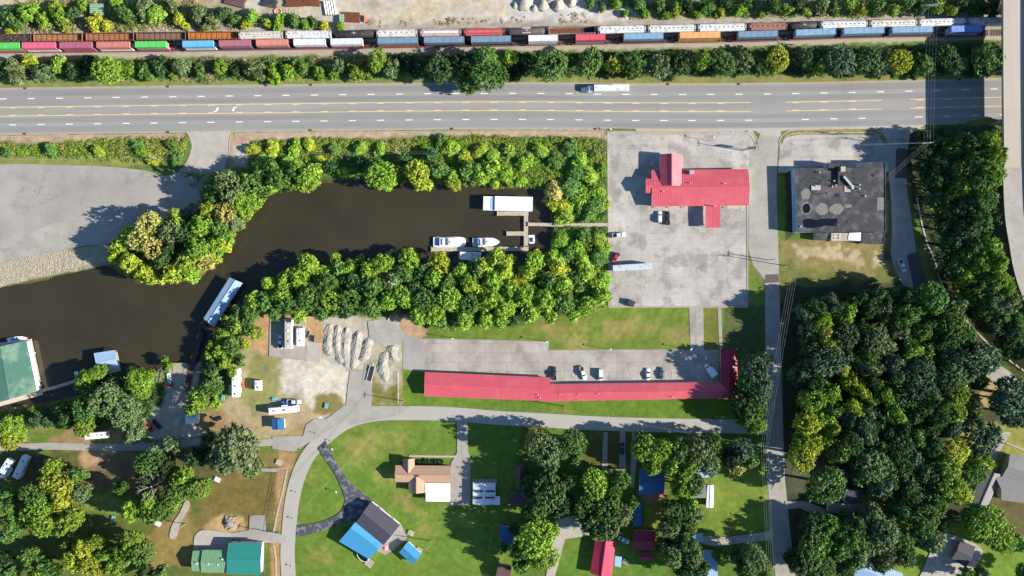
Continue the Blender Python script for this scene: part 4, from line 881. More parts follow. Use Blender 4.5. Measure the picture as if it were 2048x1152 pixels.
mass("undergrowth", "brush under the trees along the creek's lower bank", [(466,630),(510,590),(560,560),(700,545),(900,535),(1090,530),(1210,560),(1222,605),(1010,652),(860,655),(820,632),(640,632),(540,628),(500,650),(440,760),(428,795),(412,790),(416,730),(438,680)], "dmllml", (.6,2.0), dens=.35, seed=10)
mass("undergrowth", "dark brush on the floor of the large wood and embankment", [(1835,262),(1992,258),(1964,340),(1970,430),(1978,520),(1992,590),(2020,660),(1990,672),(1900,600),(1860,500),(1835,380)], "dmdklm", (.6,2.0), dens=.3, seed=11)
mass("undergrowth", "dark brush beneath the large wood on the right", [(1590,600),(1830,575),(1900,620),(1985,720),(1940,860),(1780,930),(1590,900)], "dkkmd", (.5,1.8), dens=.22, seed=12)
mass("undergrowth", "weedy tufts in the pale yard beside the black tank cars", [(740,40),(1000,30),(1280,20),(1290,44),(1000,50),(760,56)], "wowy", (.2,.6), (.4,1.0), dens=.30, per=18, leaf=.4, seed=13, gap=-.02)
mass("undergrowth", "brush on the shore between green boathouse and boat ramp", [(-40,822),(120,806),(200,792),(330,770),(320,830),(200,850),(60,855),(-40,850)], "dmklm", (.4,1.5), dens=.3, seed=14)
# ---- labels that single each plant out
def cull():
    "only the 290 largest trees stay separate things; the small rest becomes one mass of low growth"
    L = [t for t in TREES if t[6] == 'tree' and t[1] != 'x']; L.sort(key=lambda t: -t[5]); rest = L[290:]
    V = []; CC = []; F = []; off_ = 0; LOW = [crown_mesh("crown", 70+i, 24, 26, 1.0, cr=(.24,.36)) for i in range(4)]; dat = []
    for me in LOW:
        co = np.empty(len(me.vertices)*3, np.float32); me.vertices.foreach_get("co", co); cl = np.empty(len(me.vertices)*4, np.float32); me.color_attributes["Col"].data.foreach_get("color", cl)
        cl = cl.reshape(-1,4)[:, :3]; co = co.reshape(-1,3); n4 = len(co)-24*len(ICO[0]); n4 -= n4 % 4
        dat.append((co, cl, n4))
    rg = random.Random(9)
    for t in rest:
        o, c, h = t[0], t[7], t[8]; co, cl, n4 = dat[rg.randrange(4)]; a = rg.uniform(0, 6.28); k = np.array(c.scale)
        p = co*k; x = p[:,0]*math.cos(a)-p[:,1]*math.sin(a); y = p[:,0]*math.sin(a)+p[:,1]*math.cos(a)
        v = np.stack([x+o.location.x, y+o.location.y, p[:,2]+o.location.z+c.location.z], 1); col = np.array(c.color[:3])*cl
        V.append(v); CC.append(col); f4 = np.arange(n4).reshape(-1,4); F.append(np.concatenate([f4[:, [0,1,2]], f4[:, [0,2,3]], np.concatenate([ICO[1]+n4+i*len(ICO[0]) for i in range(24)])])+off_); off_ += len(v)
        for ch in KIDS.get(o.name, []): bpy.data.objects.remove(ch)
        bpy.data.objects.remove(o); TREES.remove(t)
    if V:
        m_ = np_mesh("small_trees_foliage", np.concatenate(V), np.concatenate(F), np.concatenate(CC), M['leaf'])
        o = mesh_obj("small_trees_foliage", m_, kind="stuff"); tag(o, "leafy small trees filling the gaps between the larger crowns", "foliage")
cull()
def finish_labels():
    from collections import defaultdict
    G = defaultdict(list)
    for t in TREES: G[(t[1], t[2], t[6])].append(t)
    for (reg, key, kind), L in G.items():
        ph, ax = REG[reg]; L.sort(key=lambda t: t[3] if ax == 'x' else t[4]); n = len(L)
        side = "from the left" if ax == 'x' else "from the top"
        for i, t in enumerate(L):
            cn = TC[key][1]; what = f"{cn} {kind}"
            if n == 1: lab = f"the only {what} {ph}"
            elif i == n-1 and n > 1: lab = f"{'rightmost' if ax=='x' else 'lowest'} {what} {ph}"
            elif i == 0: lab = f"{'leftmost' if ax=='x' else 'topmost'} {what} {ph}"
            else: lab = f"{ordinal(i+1)} {what} {side} {ph}"
            t[0]["label"] = lab; t[0]["category"] = kind; t[0]["group"] = f"{kind}s {ph}"
finish_labels()
# ------------------------------------------------------------------ railway
def ring(x, hw, z0, z1, r=.12, top=None):
    "rounded-rectangle section at station x (y = across, z = up)"
    t = hw if top is None else top
    return [(x,-hw+r,z0),(x,hw-r,z0),(x,hw,z0+r),(x,hw,(z0+z1)/2),(x,t,z1-r),(x,t-r*1.3,z1),(x,-t+r*1.3,z1),(x,-t,z1-r),(x,-hw,(z0+z1)/2),(x,-hw,z0+r)]
UP = [(-60,77.5),(0,76),(100,74.5),(300,72),(470,70),(560,68),(660,67.6),(790,65),(880,64),(970,63),(1060,61.5),(1145,59.5),(1245,57.5),(1345,56),(1445,53.5),(1536,52),(1610,49.8),(1690,47.8),(1790,46),(1890,43),(1970,41),(2100,38)]
LO = [(-60,92),(20,91),(77,90.5),(300,88.5),(395,87.3),(550,84.7),(620,83.5),(690,83),(795,80.6),(890,79.2),(980,78),(1085,76),(1180,74.2),(1287,72),(1400,69.8),(1516,68.3),(1632,63.8),(1728,60.5),(1825,58.6),(1934,57.3),(2100,53)]
def ty(T_, x): return float(np.interp(x, [a for a, b in T_], [b for a, b in T_]))
UPG = [(1024+W(x, y, 4.4).x/S, 576-W(x, y, 4.4).y/S) for x, y in UP]; LOG = [(1024+W(x, y, 6.6).x/S, 576-W(x, y, 6.6).y/S) for x, y in LO]
for trk, z in ((UPG, .0), (LOG, .0)):
    path = [(x, ty(trk, x)) for x in range(-300, 2400, 30)]
    path = [(x, (y if -20 < x < 2060 else y)) for x, y in path]
    pth = [W(x, y) for x, y in path]
    t = thing("railway_track", "upper rusty railway track under the hopper and gondola cars" if trk is UPG else "lower railway track under the stacked containers", "railway track", (0,0,0), 0, "railway tracks")
    for o_ in (-.75, .75):
        mb = MB()
        for a, b in zip(pth, pth[1:]):
            d = (b-a).normalized(); n = Vector((-d.y, d.x, 0))*o_; mb.bar(a+n+Vector((0,0,.42)), b+n+Vector((0,0,.42)), .09, .16)
        mb.build("rail", M['rail'], t)
    mb = MB(); L_ = 0
    for a, b in zip(pth, pth[1:]):
        d = (b-a); l = d.length; d.normalize(); n = Vector((-d.y, d.x, 0))
        for k in range(int(l/.65)):
            p = a+d*(k*.65); mb.bar(p-n*1.3+Vector((0,0,.27)), p+n*1.3+Vector((0,0,.27)), .24, .14)
    mb.build("sleeper", M['tie'], t, kind="stuff")
    mb = MB()
    for a, b in zip(pth, pth[1:]):
        d = (b-a).normalized(); n = Vector((-d.y, d.x, 0)); u = Vector((0,0,1))
        mb.quad([a-n*1.9+u*.24, b-n*1.9+u*.24, b+n*1.9+u*.24, a+n*1.9+u*.24]); mb.quad([a-n*2.8, b-n*2.8, b-n*1.9+u*.24, a-n*1.9+u*.24]); mb.quad([a+n*1.9+u*.24, b+n*1.9+u*.24, b+n*2.8, a+n*2.8])
    mb.build("ballast_bed", M['ballast'], t)
def truck_bogie(par, x):
    mb = MB()
    for dx in (-.9, .9):
        for sy in (-.72, .72): mb.tube([(x+dx, sy-.07, .95), (x+dx, sy+.07, .95)], .46, 12)
        mb.bar((x+dx,-.8,.95), (x+dx,.8,.95), .14, .14)
    for sy in (-.95, .95): mb.box(x-1.3, x+1.3, sy-.1, sy+.1, .8, 1.15)
    mb.build("bogie", M['dark_metal'], par)
def setc(o, col): o.color = (*col, 1); o["paint"] = 1; return o
def place_on(trk, px0, px1, zt):
    "base point, heading and length for a car seen between px0 and px1 at height zt"
    a = W(px0, ty(UP if trk is UPG else LO, px0), zt); b = W(px1, ty(UP if trk is UPG else LO, px1), zt)
    m = (a+b)/2; m.z = .5; d = b-a; return m, math.atan2(d.y, d.x), Vector((d.x, d.y, 0)).length
def hopper(px0, px1, col, label, trough=False, dirt=None):
    p, rz, L = place_on(UPG, px0, px1, 4.7); t = thing("hopper_car", label, "hopper car", p, rz, "covered hopper cars on the upper track"); h = L/2
    b = MB(); hw = 1.55
    def sec(x, w, zb, zt, zr):   # curved roof
        return [(x,-w*.55,zb),(x,w*.55,zb),(x,w,zb+.9),(x,w,zr),(x,w*.86,zt-.18),(x,w*.45,zt),(x,-w*.45,zt),(x,-w*.86,zt-.18),(x,-w,zr),(x,-w,zb+.9)]
    b.loft([sec(-h+.9, hw, 1.4, 4.2, 3.5), sec(h-.9, hw, 1.4, 4.2, 3.5)])
    for s in (-1, 1): b.box(min(s*(h-.95), s*(h-.25)), max(s*(h-.95), s*(h-.25)), -1.35, 1.35, 1.0, 1.25); b.box(min(s*(h-.3), s*(h-.2)), max(s*(h-.3), s*(h-.2)), -1.45, 1.45, 1.0, 3.9)
    n = max(6, int(L/1.25))
    for i in range(n+1):
        x = -h+1.1+(L-2.2)*i/n
        for s in (-1, 1): b.box(x-.05, x+.05, min(s*hw, s*(hw+.07)), max(s*hw, s*(hw+.07)), 1.9, 3.6)
    setc(b.build("body", M['dirty_paint'], t), col)
    r = MB(); 
    for s in (-1, 1): r.box(-h+.4, h-.4, s*.82-.16, s*.82+.16, 4.28, 4.33)
    for s in (-1, 1): r.box(min(s*(h-.9), s*(h-.35)), max(s*(h-.9), s*(h-.35)), -1, 1, 4.28, 4.33)
    setc(r.build("running_board", M['dirty_paint'], t), tuple(c*.72 for c in col))
    if trough:
        for i in range(4):
            q = MB(); w = (L-3.2)/4; q.box(-h+1.6+i*w+.06, -h+1.6+(i+1)*w-.06, -.42, .42, 4.2, 4.38)
            setc(q.build("hatch", M['paint'], t), (.75,.74,.72) if trough == 'white' else tuple(min(1, c*1.35) for c in col))
    else:
        nh = 10 if L > 18 else 7
        for i in range(nh):
            x = -h+1.9+(L-3.8)*i/(nh-1); q = MB(); q.cyl(x, 0, 4.18, 4.42, .27, 10); setc(q.build("hatch", M['paint'], t), tuple(c*.55 for c in col))
    truck_bogie(t, -h+2.2); truck_bogie(t, h-2.2)
    mb = MB(); mb.box(-h-.35, -h+.3, -.12, .12, .75, 1.0); mb.build("coupler", M['dark_metal'], t)
    mb = MB(); mb.box(h-.3, h+.35, -.12, .12, .75, 1.0); mb.build("coupler", M['dark_metal'], t)
    return t
def gondola(px0, px1, col, label, inner, ribs_out=False, load=None, depth=1.9):
    p, rz, L = place_on(UPG, px0, px1, 4.0); t = thing("gondola_car", label, "open gondola", p, rz, "open gondola cars on the upper track"); h = L/2; hw = 1.52; zt = 3.5
    b = MB()
    b.box(-h+.3, h-.3, -hw, -hw+.12, 1.1, zt); b.box(-h+.3, h-.3, hw-.12, hw, 1.1, zt)
    b.box(-h+.3, -h+.42, -hw+.12, hw-.12, 1.1, zt); b.box(h-.42, h-.3, -hw+.12, hw-.12, 1.1, zt)
    for i in range(13):
        x = -h+.6+(L-1.2)*i/12
        for s in (-1, 1): b.box(x-.09, x+.09, min(s*hw, s*(hw+.14)), max(s*hw, s*(hw+.14)), 1.1, zt)
    setc(b.build("side_wall", M['dirty_paint'], t), col)
    f = MB(); f.box(-h+.42, h-.42, -hw+.12, hw-.12, 1.0, 1.2); 
    f.build("floor", M[inner], t)
    if load:
        rg = random.Random(int(px0)); lm = MB(); nx, ny = 22, 5
        vs = [[(-h+.45+(L-.9)*i/nx, -hw+.14+(2*hw-.28)*j/ny, 3.0+rg.uniform(-.25,.3)) for j in range(ny+1)] for i in range(nx+1)]
        for i in range(nx):
            for j in range(ny): lm.quad([vs[i][j], vs[i+1][j], vs[i+1][j+1], vs[i][j+1]])
        lm.build("load", M['blackcoal'], t)
    elif ribs_out:
        q = MB(); q.quad([(h-6,-hw+.13,1.25),(h-.5,-hw+.13,1.25),(h-.5,hw-.13,1.25),(h-6,hw-.13,1.25)]); q.build("bare_floor", M['dark_metal'], t)
    else:
        for y in (-.72, 0, .72):
            q = MB(); q.box(-h+1.1, h-1.1, y-.05, y+.05, 2.5, 2.6); q.build("lengthwise_brace", M['rust'], t)
        for i in range(9):
            x = -h+1.5+(L-3)*i/8; q = MB(); q.box(x-.05, x+.05, -hw+.12, hw-.12, 2.6, 2.7); q.build("cross_brace", M['rust'], t)
        q = MB(); q.box(-h+.45, h-.45, -1.35, 1.35, 1.2, 2.2); setc(q.build("load", M['dirty_paint'], t), load_col(px0))
    truck_bogie(t, -h+2.0); truck_bogie(t, h-2.0)
    return t
def load_col(px): return {65:(.42,.20,.09),170:(.40,.18,.08),271:(.24,.15,.11),375:(.55,.20,.05)}.get(px, (.3,.15,.08))
def tankcar(px0, px1, col, label, plat=(.05,.05,.055)):
    p, rz, L = place_on(UPG, px0, px1, 4.2); t = thing("tank_car", label, "tank car", p, rz, "dark tank cars on the upper track"); h = L/2
    b = MB(); R0 = 1.5; zc = 2.65
    prof = [(-h+.3,.2),(-h+.38,.9),(-h+.65,1.3),(-h+1.0,R0),(h-1.0,R0),(h-.65,1.3),(h-.38,.9),(h-.3,.2)]
    b.loft([[(x, r*math.cos(a), zc+r*math.sin(a)) for a in [6.2832*k/20 for k in range(20)]] for x, r in prof])
    setc(b.build("tank", M['dirty_paint'], t, True), col)
    u = MB(); u.box(-h, h, -.35, .35, .85, 1.2); u.box(-h, -h+.9, -1.3, 1.3, 1.0, 1.15); u.box(h-.9, h, -1.3, 1.3, 1.0, 1.15); u.build("underframe", M['dark_metal'], t)
    d = MB(); d.cyl(0, 0, 4.0, 4.45, .45, 12); d.cyl(.9,0,4.0,4.35,.15,8); d.cyl(-.8,.1,4.0,4.35,.2,8); setc(d.build("manway", M['paint'], t), (.35,.34,.32))
    g = MB()
    for s in (-1, 1): g.box(-1.8, 1.8, s*.95-.2, s*.95+.2, 4.1, 4.15); g.bar((-1.8,s*1.15,4.15+.8),(1.8,s*1.15,4.95),.05,.05); [g.bar((x,s*1.15,4.15),(x,s*1.15,4.95),.05,.05) for x in (-1.8,0,1.8)]
    setc(g.build("platform", M['paint'], t), plat)
    truck_bogie(t, -h+1.6); truck_bogie(t, h-1.6)
    return t
CRM = (.66,.63,.56); WHT = (.68,.69,.68)
gondola(-45, 62, (.10,.06,.045), "dark brown gondola heaped with dark scrap, far left of the upper track", 'rust', load=True)
gondola(65, 165, (.20,.09,.05), "rusty gondola with orange braces just right of the scrap-filled one", 'rust')
gondola(170, 268, (.21,.085,.05), "rusty gondola above the maroon and salmon containers", 'rust')
gondola(271, 372, (.13,.075,.05), "dull brown gondola above the lime green container", 'rust')
gondola(375, 474, (.28,.10,.035), "bright orange-floored gondola above the sky blue container", 'rust')
hopper(476, 565, (.62,.58,.53), "first dirty white hopper right of the orange gondolas")
hopper(570, 662, WHT, "white hopper between two others, left of the long black tank car")
tankcar(667, 749, (.035,.035,.038), "long black tank car with white marks above the white containers")
hopper(752, 835, CRM, "cream stained hopper just right of the long black tank car")
hopper(839, 923, (.50,.36,.33), "pinkish rusty hopper with a white hatch strip", trough='white')
hopper(927, 1010, (.42,.09,.09), "bright red hopper with long trough hatches", trough='red')
tankcar(1015, 1091, (.10,.085,.08), "brown-black tank car with a pale platform beside the rusty gondola", (.5,.5,.47))
gondola(1096, 1192, (.42,.36,.28), "empty open gondola with orange rust inside and pale side ribs", 'rust', ribs_out=True)
hopper(1196, 1293, WHT, "white hopper immediately right of the empty rusty gondola")
hopper(1296, 1393, (.64,.65,.62), "white hopper above the orange container")
hopper(1396, 1494, WHT, "white hopper left of the brown one")
hopper(1498, 1576, (.30,.15,.12), "brown hopper car with pale hatches")
tankcar(1580, 1636, (.05,.05,.055), "short black tank car near the right end", (.06,.06,.06))
hopper(1642, 1737, WHT, "white hopper just right of the short black tank car")
hopper(1740, 1836, CRM, "slightly dirty white hopper above the steel blue containers, right end")
hopper(1838, 1933, WHT, "clean white hopper just left of the shaded one by the overpass")
hopper(1937, 2034, (.60,.62,.62), "white hopper in the overpass shade, partly under the bridge")
# stacked containers on well cars
def container(p, rz, L, z, col, label, ends=True):
    t = thing("freight_container", label, "container", (p.x, p.y, z), rz, "containers stacked on the lower train"); h = L/2; hw = 1.22; H = 2.8
    b = MB(); b.box(-h, h, -hw, hw, .0, H)
    n = int(L/.9)
    for i in range(n):
        x = -h+.35+(L-.7)*i/(n-1)
        for s in (-1, 1): b.box(x-.12, x+.12, min(s*hw, s*(hw+.04)), max(s*hw, s*(hw+.04)), .2, H-.2)
    setc(b.build("shell", M['dirty_paint'], t), col)
    f = MB()
    for x in (-h, h-.12): 
        for y in (-hw-.05, hw-.07): f.box(x-.02, x+.14, y, y+.12, -.0, H+.05)
        f.box(x-.02, x+.14, -hw-.02, hw+.02, H, H+.06)
    for s in (-1, 1): f.box(-h+.14, h-.14, min(s*(hw-.1), s*(hw+.03)), max(s*(hw-.1), s*(hw+.03)), H, H+.06)
    setc(f.build("frame", M['dirty_paint'], t), tuple(c*.86 for c in col))
    for k in range(1, 6):
        q = MB(); x = -h+L*k/6; q.box(x-.025, x+.025, -hw+.12, hw-.12, H, H+.03); setc(q.build("roof_seam", M['paint'], t), tuple(c*.8 for c in col))
    return t
GRN=(.10,.52,.11); PNK=(.62,.12,.20); PLM=(.38,.11,.16); SAL=(.50,.19,.16); SKY=(.13,.42,.68); MAU=(.36,.14,.17); SLM=(.58,.22,.17); WH=(.68,.70,.68); STB=(.16,.25,.34); ORG=(.72,.36,.14); RED_=(.58,.09,.13); BLV=(.16,.26,.55); LB=(.20,.34,.47)
CT = [(-28,38,GRN,(.5,.15,.2),"lime green","over the pinkish one at far left"),(44,110,PNK,WH,"hot pink","left end of the train"),(119,183,PLM,PLM,"plum","between the pink and salmon ones"),(193,258,SAL,WH,"dusty salmon","left of the lone lime green one"),
 (270,331,GRN,(.5,.08,.3),"lime green","over a magenta one, right of salmon"),(365,426,SKY,WH,"sky blue","with a gap on its left"),(438,500,MAU,(.08,.08,.2),"mauve","just right of the sky blue one"),(512,575,SLM,(.07,.08,.16),"salmon red","left of the two white ones"),
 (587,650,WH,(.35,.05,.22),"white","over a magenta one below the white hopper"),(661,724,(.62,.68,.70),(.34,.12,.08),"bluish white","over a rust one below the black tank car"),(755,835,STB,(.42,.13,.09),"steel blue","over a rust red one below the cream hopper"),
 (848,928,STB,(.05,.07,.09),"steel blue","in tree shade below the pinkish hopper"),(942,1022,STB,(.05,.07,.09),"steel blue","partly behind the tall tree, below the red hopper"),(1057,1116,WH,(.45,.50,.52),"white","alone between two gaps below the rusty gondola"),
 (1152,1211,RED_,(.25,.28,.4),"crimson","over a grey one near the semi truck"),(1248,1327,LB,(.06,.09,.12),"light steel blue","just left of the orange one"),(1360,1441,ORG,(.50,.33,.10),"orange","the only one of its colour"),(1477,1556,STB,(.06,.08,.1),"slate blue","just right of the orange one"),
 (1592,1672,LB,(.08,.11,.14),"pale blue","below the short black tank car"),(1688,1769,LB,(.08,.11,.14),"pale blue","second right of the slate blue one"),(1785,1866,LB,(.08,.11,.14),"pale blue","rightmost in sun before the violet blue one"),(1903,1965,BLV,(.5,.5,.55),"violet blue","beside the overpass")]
for (x0, x1, cu, cl, cn, where) in CT:
    p, rz, L = place_on(LOG, x0, x1, 6.6)
    w = thing("well_car", f"well car carrying the {cn} container {where}"[:110], "well car", (p.x, p.y, .5), rz, "well cars of the container train"); h = L/2
    b = MB()
    for s in (-1, 1): b.box(-h-1.2, h+1.2, min(s*1.32, s*1.5), max(s*1.32, s*1.5), .45, 1.5)
    b.box(-h-.3, h+.3, -1.32, 1.32, .3, .42)
    for s in (-1, 1): b.box(min(s*(h+.3), s*(h+2.6)), max(s*(h+.3), s*(h+2.6)), -.5, .5, .9, 1.2); b.box(min(s*(h+1.0), s*(h+1.2)), max(s*(h+1.0), s*(h+1.2)), -1.4, 1.4, .9, 1.3)
    setc(b.build("well", M['dirty_paint'], w), (.22,.08,.06)); truck_bogie(w, -h-2.0); truck_bogie(w, h+2.0)
    lw = "lower container: " 
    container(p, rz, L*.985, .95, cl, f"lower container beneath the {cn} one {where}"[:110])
    container(p, rz, L, 3.82, cu, f"{cn} upper container {where}"[:110])
# ------------------------------------------------------------------ overpass
bt = thing("road_bridge", "pale concrete overpass crossing the railway and highway at the right edge", "bridge", (0,0,0))
bl = [W(2004,-60,12), W(2004,100,12), W(2004.5,200,12), W(2006,335,12)]; WD = 21.0
mb = MB(); 
for a, b in zip(bl, bl[1:]): mb.slab([a+Vector((0,0,0)), b, b+Vector((WD,0,0)), a+Vector((WD,0,0))], .3)
mb.build("deck", M['bridge'], bt)
for nm, dx in (("parapet", 0), ("parapet", WD-.4)):
    mb = MB()
    for a, b in zip(bl, bl[1:]): mb.slab([a+Vector((dx,0,.9)), b+Vector((dx,0,.9)), b+Vector((dx+.4,0,.9)), a+Vector((dx+.4,0,.9))], 1.3)
    mb.build(nm, M['bridge'], bt)
mb = MB()
for a, b in zip(bl, bl[1:]): mb.slab([a+Vector((9.2,0,.95)), b+Vector((9.2,0,.95)), b+Vector((9.9,0,.95)), a+Vector((9.9,0,.95))], .94)
mb.build("median_barrier", M['bridge'], bt)
for k in range(6):
    mb = MB()
    for a, b in zip(bl, bl[1:]): mb.slab([a+Vector((.8+k*3.7,0,-.31)), b+Vector((.8+k*3.7,0,-.31)), b+Vector((1.4+k*3.7,0,-.31)), a+Vector((1.4+k*3.7,0,-.31))], 1.3)
    mb.build("girder", mat("girder_blue_paint", (.14,.26,.36), fine=.05) if k == 0 else bpy.data.materials["girder_blue_paint"], bt)
for py in (28, 150, 252):
    q = W(2004, py, 0); x0 = bl[0].x
    y = (576-py)*S
    mb = MB(); mb.box(x0+.4, x0+WD-.4, y-.7, y+.7, 9.1, 10.3); mb.build("pier_cap", M['bridge'], bt)
    for k in range(4): 
        mb = MB(); mb.cyl(x0+2.2+k*5.6, y, -.3, 9.1, .55, 14); mb.build("pier_column", M['bridge'], bt)
yb = W(2006,335,12).y
mb = MB(); mb.box(bl[3].x-.3, bl[3].x+WD+.3, yb-1.4, yb+.2, -.5, 10.4); mb.build("abutment", M['bridge'], bt)
# slope paving under the bridge
mb = MB(); mb.quad([(bl[3].x-.4,yb+.2,10.0),(bl[3].x+WD,yb+.2,10.0),(bl[3].x+WD,yb+14,.05),(bl[3].x-.4,yb+14,.05)][::-1]); mb.build("slope_paving", M['bridge'], bt)
# raised approach road
seg = [(x, y) for x, y in smooth_path(EDGE_L, 4) if y >= 335]
Lp = [W(x, y, road_z(y)) for x, y in seg]; Lp = [Vector((p.x, p.y, p.z)) for p in Lp]
def off(i, d):
    t = (Lp[min(i+1, len(Lp)-1)]-Lp[max(i-1, 0)]); t.z = 0; t.normalize(); n = Vector((-t.y, t.x, 0)); return Lp[i]+n*d
mb = MB()
for i in range(len(Lp)-1): mb.slab([off(i,0), off(i+1,0), off(i+1,WD), off(i,WD)], .5)
o = mb.build("approach_road", M['lane_asphalt']); o["kind"] = "structure"
mb = MB()
for i in range(len(Lp)-1): mb.slab([off(i,9.2)+Vector((0,0,.9)), off(i+1,9.2)+Vector((0,0,.9)), off(i+1,9.9)+Vector((0,0,.9)), off(i,9.9)+Vector((0,0,.9))], .9)
mb.build("median_barrier", M['bridge'], o)
# ------------------------------------------------------------------ buildings
CUR = {}
def V3(p, z): return Vector((p[0], p[1], z))
def ribs(mb, e0, e1, r0, r1, sp=.9, mi=0):
    "standing seams on the slope between eave e0-e1 and ridge r0-r1"
    L = (e1-e0).length; n = max(1, int(L/sp))
    for i in range(n+1):
        t = i/n; a = e0.lerp(e1, t); b = r0.lerp(r1, t); mb.bar(a+Vector((0,0,.03)), b+Vector((0,0,.03)), .05, .05, mi)
def gable(name, label, cat, cor, ze, zr, roofm, wallm='wall_white', seams=True, ridge=None, wall_in=.45, group=None, parent=None, hip=0, openings=True, thick=.14, ridge_off=0.5, postmode=False):
    """cor: four pixel corners of the roof as seen, in order; the ridge runs from the middle of side 0-3 to the middle of side 1-2."""
    c = [W(x, y, ze) for x, y in cor]
    if (c[1]-c[0]).cross(c[2]-c[0]).z > 0: c = [c[3], c[2], c[1], c[0]]
    ctr = sum(c, Vector())/4; ctr.z = 0
    t = parent or thing(name, label, cat, ctr, 0, group)
    if parent: ctr = Vector(parent.location)
    l = [p-ctr for p in c]
    for p, q in zip(l, c): p.z = ze
    r0 = l[0].lerp(l[3], ridge_off); r1 = l[1].lerp(l[2], ridge_off); d = (r1-r0); 
    if hip: r0 = r0+d*hip; r1 = r1-d*hip
    r0.z = r1.z = zr
    mb = MB()
    mb.slab([l[0], l[1], r1, r0], thick); mb.slab([r0, r1, l[2], l[3]], thick)
    if hip: mb.slab([l[0], r0, l[3]], thick); mb.slab([l[1], l[2], r1], thick)
    rf = mb.build("roof", M[roofm], t)
    if seams:
        sm = MB(); ribs(sm, l[0], l[1], r0, r1); ribs(sm, l[3], l[2], r0, r1); sm.build("roof_seam", M[roofm], rf, kind="stuff")
    cp = MB(); cp.bar(r0+Vector((0,0,.05)), r1+Vector((0,0,.05)), .30, .08); cp.build("ridge_cap", M[roofm], rf)
    # walls
    m = sum(l, Vector())/4; ins = []
    for i, p in enumerate(l):
        a = (l[(i+1)%4]-p).normalized(); b = (l[(i-1)%4]-p).normalized(); q = p+a*wall_in+b*wall_in; ins.append(Vector((q.x, q.y, 0)))
    if postmode:
        for q in ins:
            pm = MB(); pm.box(q.x-.08, q.x+.08, q.y-.08, q.y+.08, -.1, ze-.1); pm.build("post", M['steel'], t)
        return t, l, r0, r1
    wm = MB(); u = Vector((0,0,1)); zt = ze-thick-.02+wall_in*(zr-ze)/max(.5,(l[0]-l[3]).length*.5)*.6
    g0 = ins[0].lerp(ins[3], ridge_off); g1 = ins[1].lerp(ins[2], ridge_off); gz = (zr-thick-.06) if not hip else zt
    q = [V3(p, -.2) for p in ins]; tq = [V3(p, zt) for p in ins]
    wm.quad([q[0], q[1], tq[1], tq[0]]); wm.quad([q[3], tq[3], tq[2], q[2]])
    wm.quad([q[0], tq[0], V3(g0, gz), tq[3], q[3]]); wm.quad([q[1], q[2], tq[2], V3(g1, gz), tq[1]])
    wl_ = wm.build("wall", M[wallm], t)
    if openings:
        for (a, b, s_) in ((ins[0], ins[1], 1), (ins[3], ins[2], -1)):
            d = (b-a); L = d.length; d.normalize(); n = Vector((d.y, -d.x, 0)); 
            if n.dot(a-m*Vector((1,1,0)).length if False else (a-Vector((m.x,m.y,0)))) < 0: n = -n
            k = max(1, int(L/5))
            for i in range(k):
                p = a+d*(L*(i+.5)/k)+n*.02
                if i == k//2 and k > 1:
                    db = MB(); db.bar(p+u*.05+n*.03-d*.5+u*1.0, p+n*.03+d*.5+u*1.05, .06, 2.0); db.build("door", M['wall_tan'], t)
                else:
                    fb = MB(); fb.bar(p-d*.62+u*1.5, p+d*.62+u*1.5, .06, 1.15); f_ = fb.build("window", M['white'], t)
                    pb = MB(); pb.bar(p-d*.52+u*1.5+n*.04, p+d*.52+u*1.5+n*.04, .03, .95); pb.build("pane", M['pane'], f_)
    return t, l, r0, r1
def small(par, build, name, m, **k):
    mb = MB(); build(mb); return mb.build(name, M[m], par, **k)
# red roofed restaurant
t, l, r0, r1 = gable("red_roof_restaurant", "red metal roofed restaurant with a cross gable and covered entry in the concrete lot", "restaurant", [(1303,340),(1496,338),(1497.5,411),(1303,413)], 3.2, 4.9, 'red_roof', 'wall_white')
base = Vector(t.location)
def sub_gable(t, cor, ze, zr, roofm, wallm, **k):
    return gable("x", "x", "x", cor, ze, zr, roofm, wallm, parent=t, **k)
sub_gable(t, [(1320,372),(1320.5,308.5),(1363,308.5),(1363.5,372)], 4.4, 6.3, 'red_roof', 'wall_white', openings=False)
sub_gable(t, [(1291.5,357),(1306,357),(1306,386),(1292,386)], 4.1, 5.1, 'red_roof', 'wall_white', openings=False)
sub_gable(t, [(1411,408),(1440,407),(1440,455),(1411,456)], 3.3, 3.45, 'red_roof', 'wall_white', postmode=True, ridge_off=.5)
q = W(1331,310,4)-base
small(t, lambda m_: (m_.box(W(1383,343,4.5).x-base.x-.9, W(1383,343,4.5).x-base.x+.9, W(1383,345,4.5).y-base.y-.8, W(1383,345,4.5).y-base.y+.8, 3.4, 5.4)), "rooftop_duct", 'steel')
for (x, y) in ((1327,383),(1449,367),(1431,412),(1381,366)):
    w = W(x, y, 5)-base; small(t, lambda m_: m_.cyl(w.x, w.y, 3.6, 5.4, .17, 8), "vent_pipe", 'white')
for k in range(6):
    small(t, lambda m_: m_.box(W(1310+k*28,413,0).x-base.x-.9, W(1310+k*28,413,0).x-base.x+.9, W(0,414,0).y-base.y-.45, W(0,413,0).y-base.y-.15, 0, .35), "planter_kerb", 'kerb')
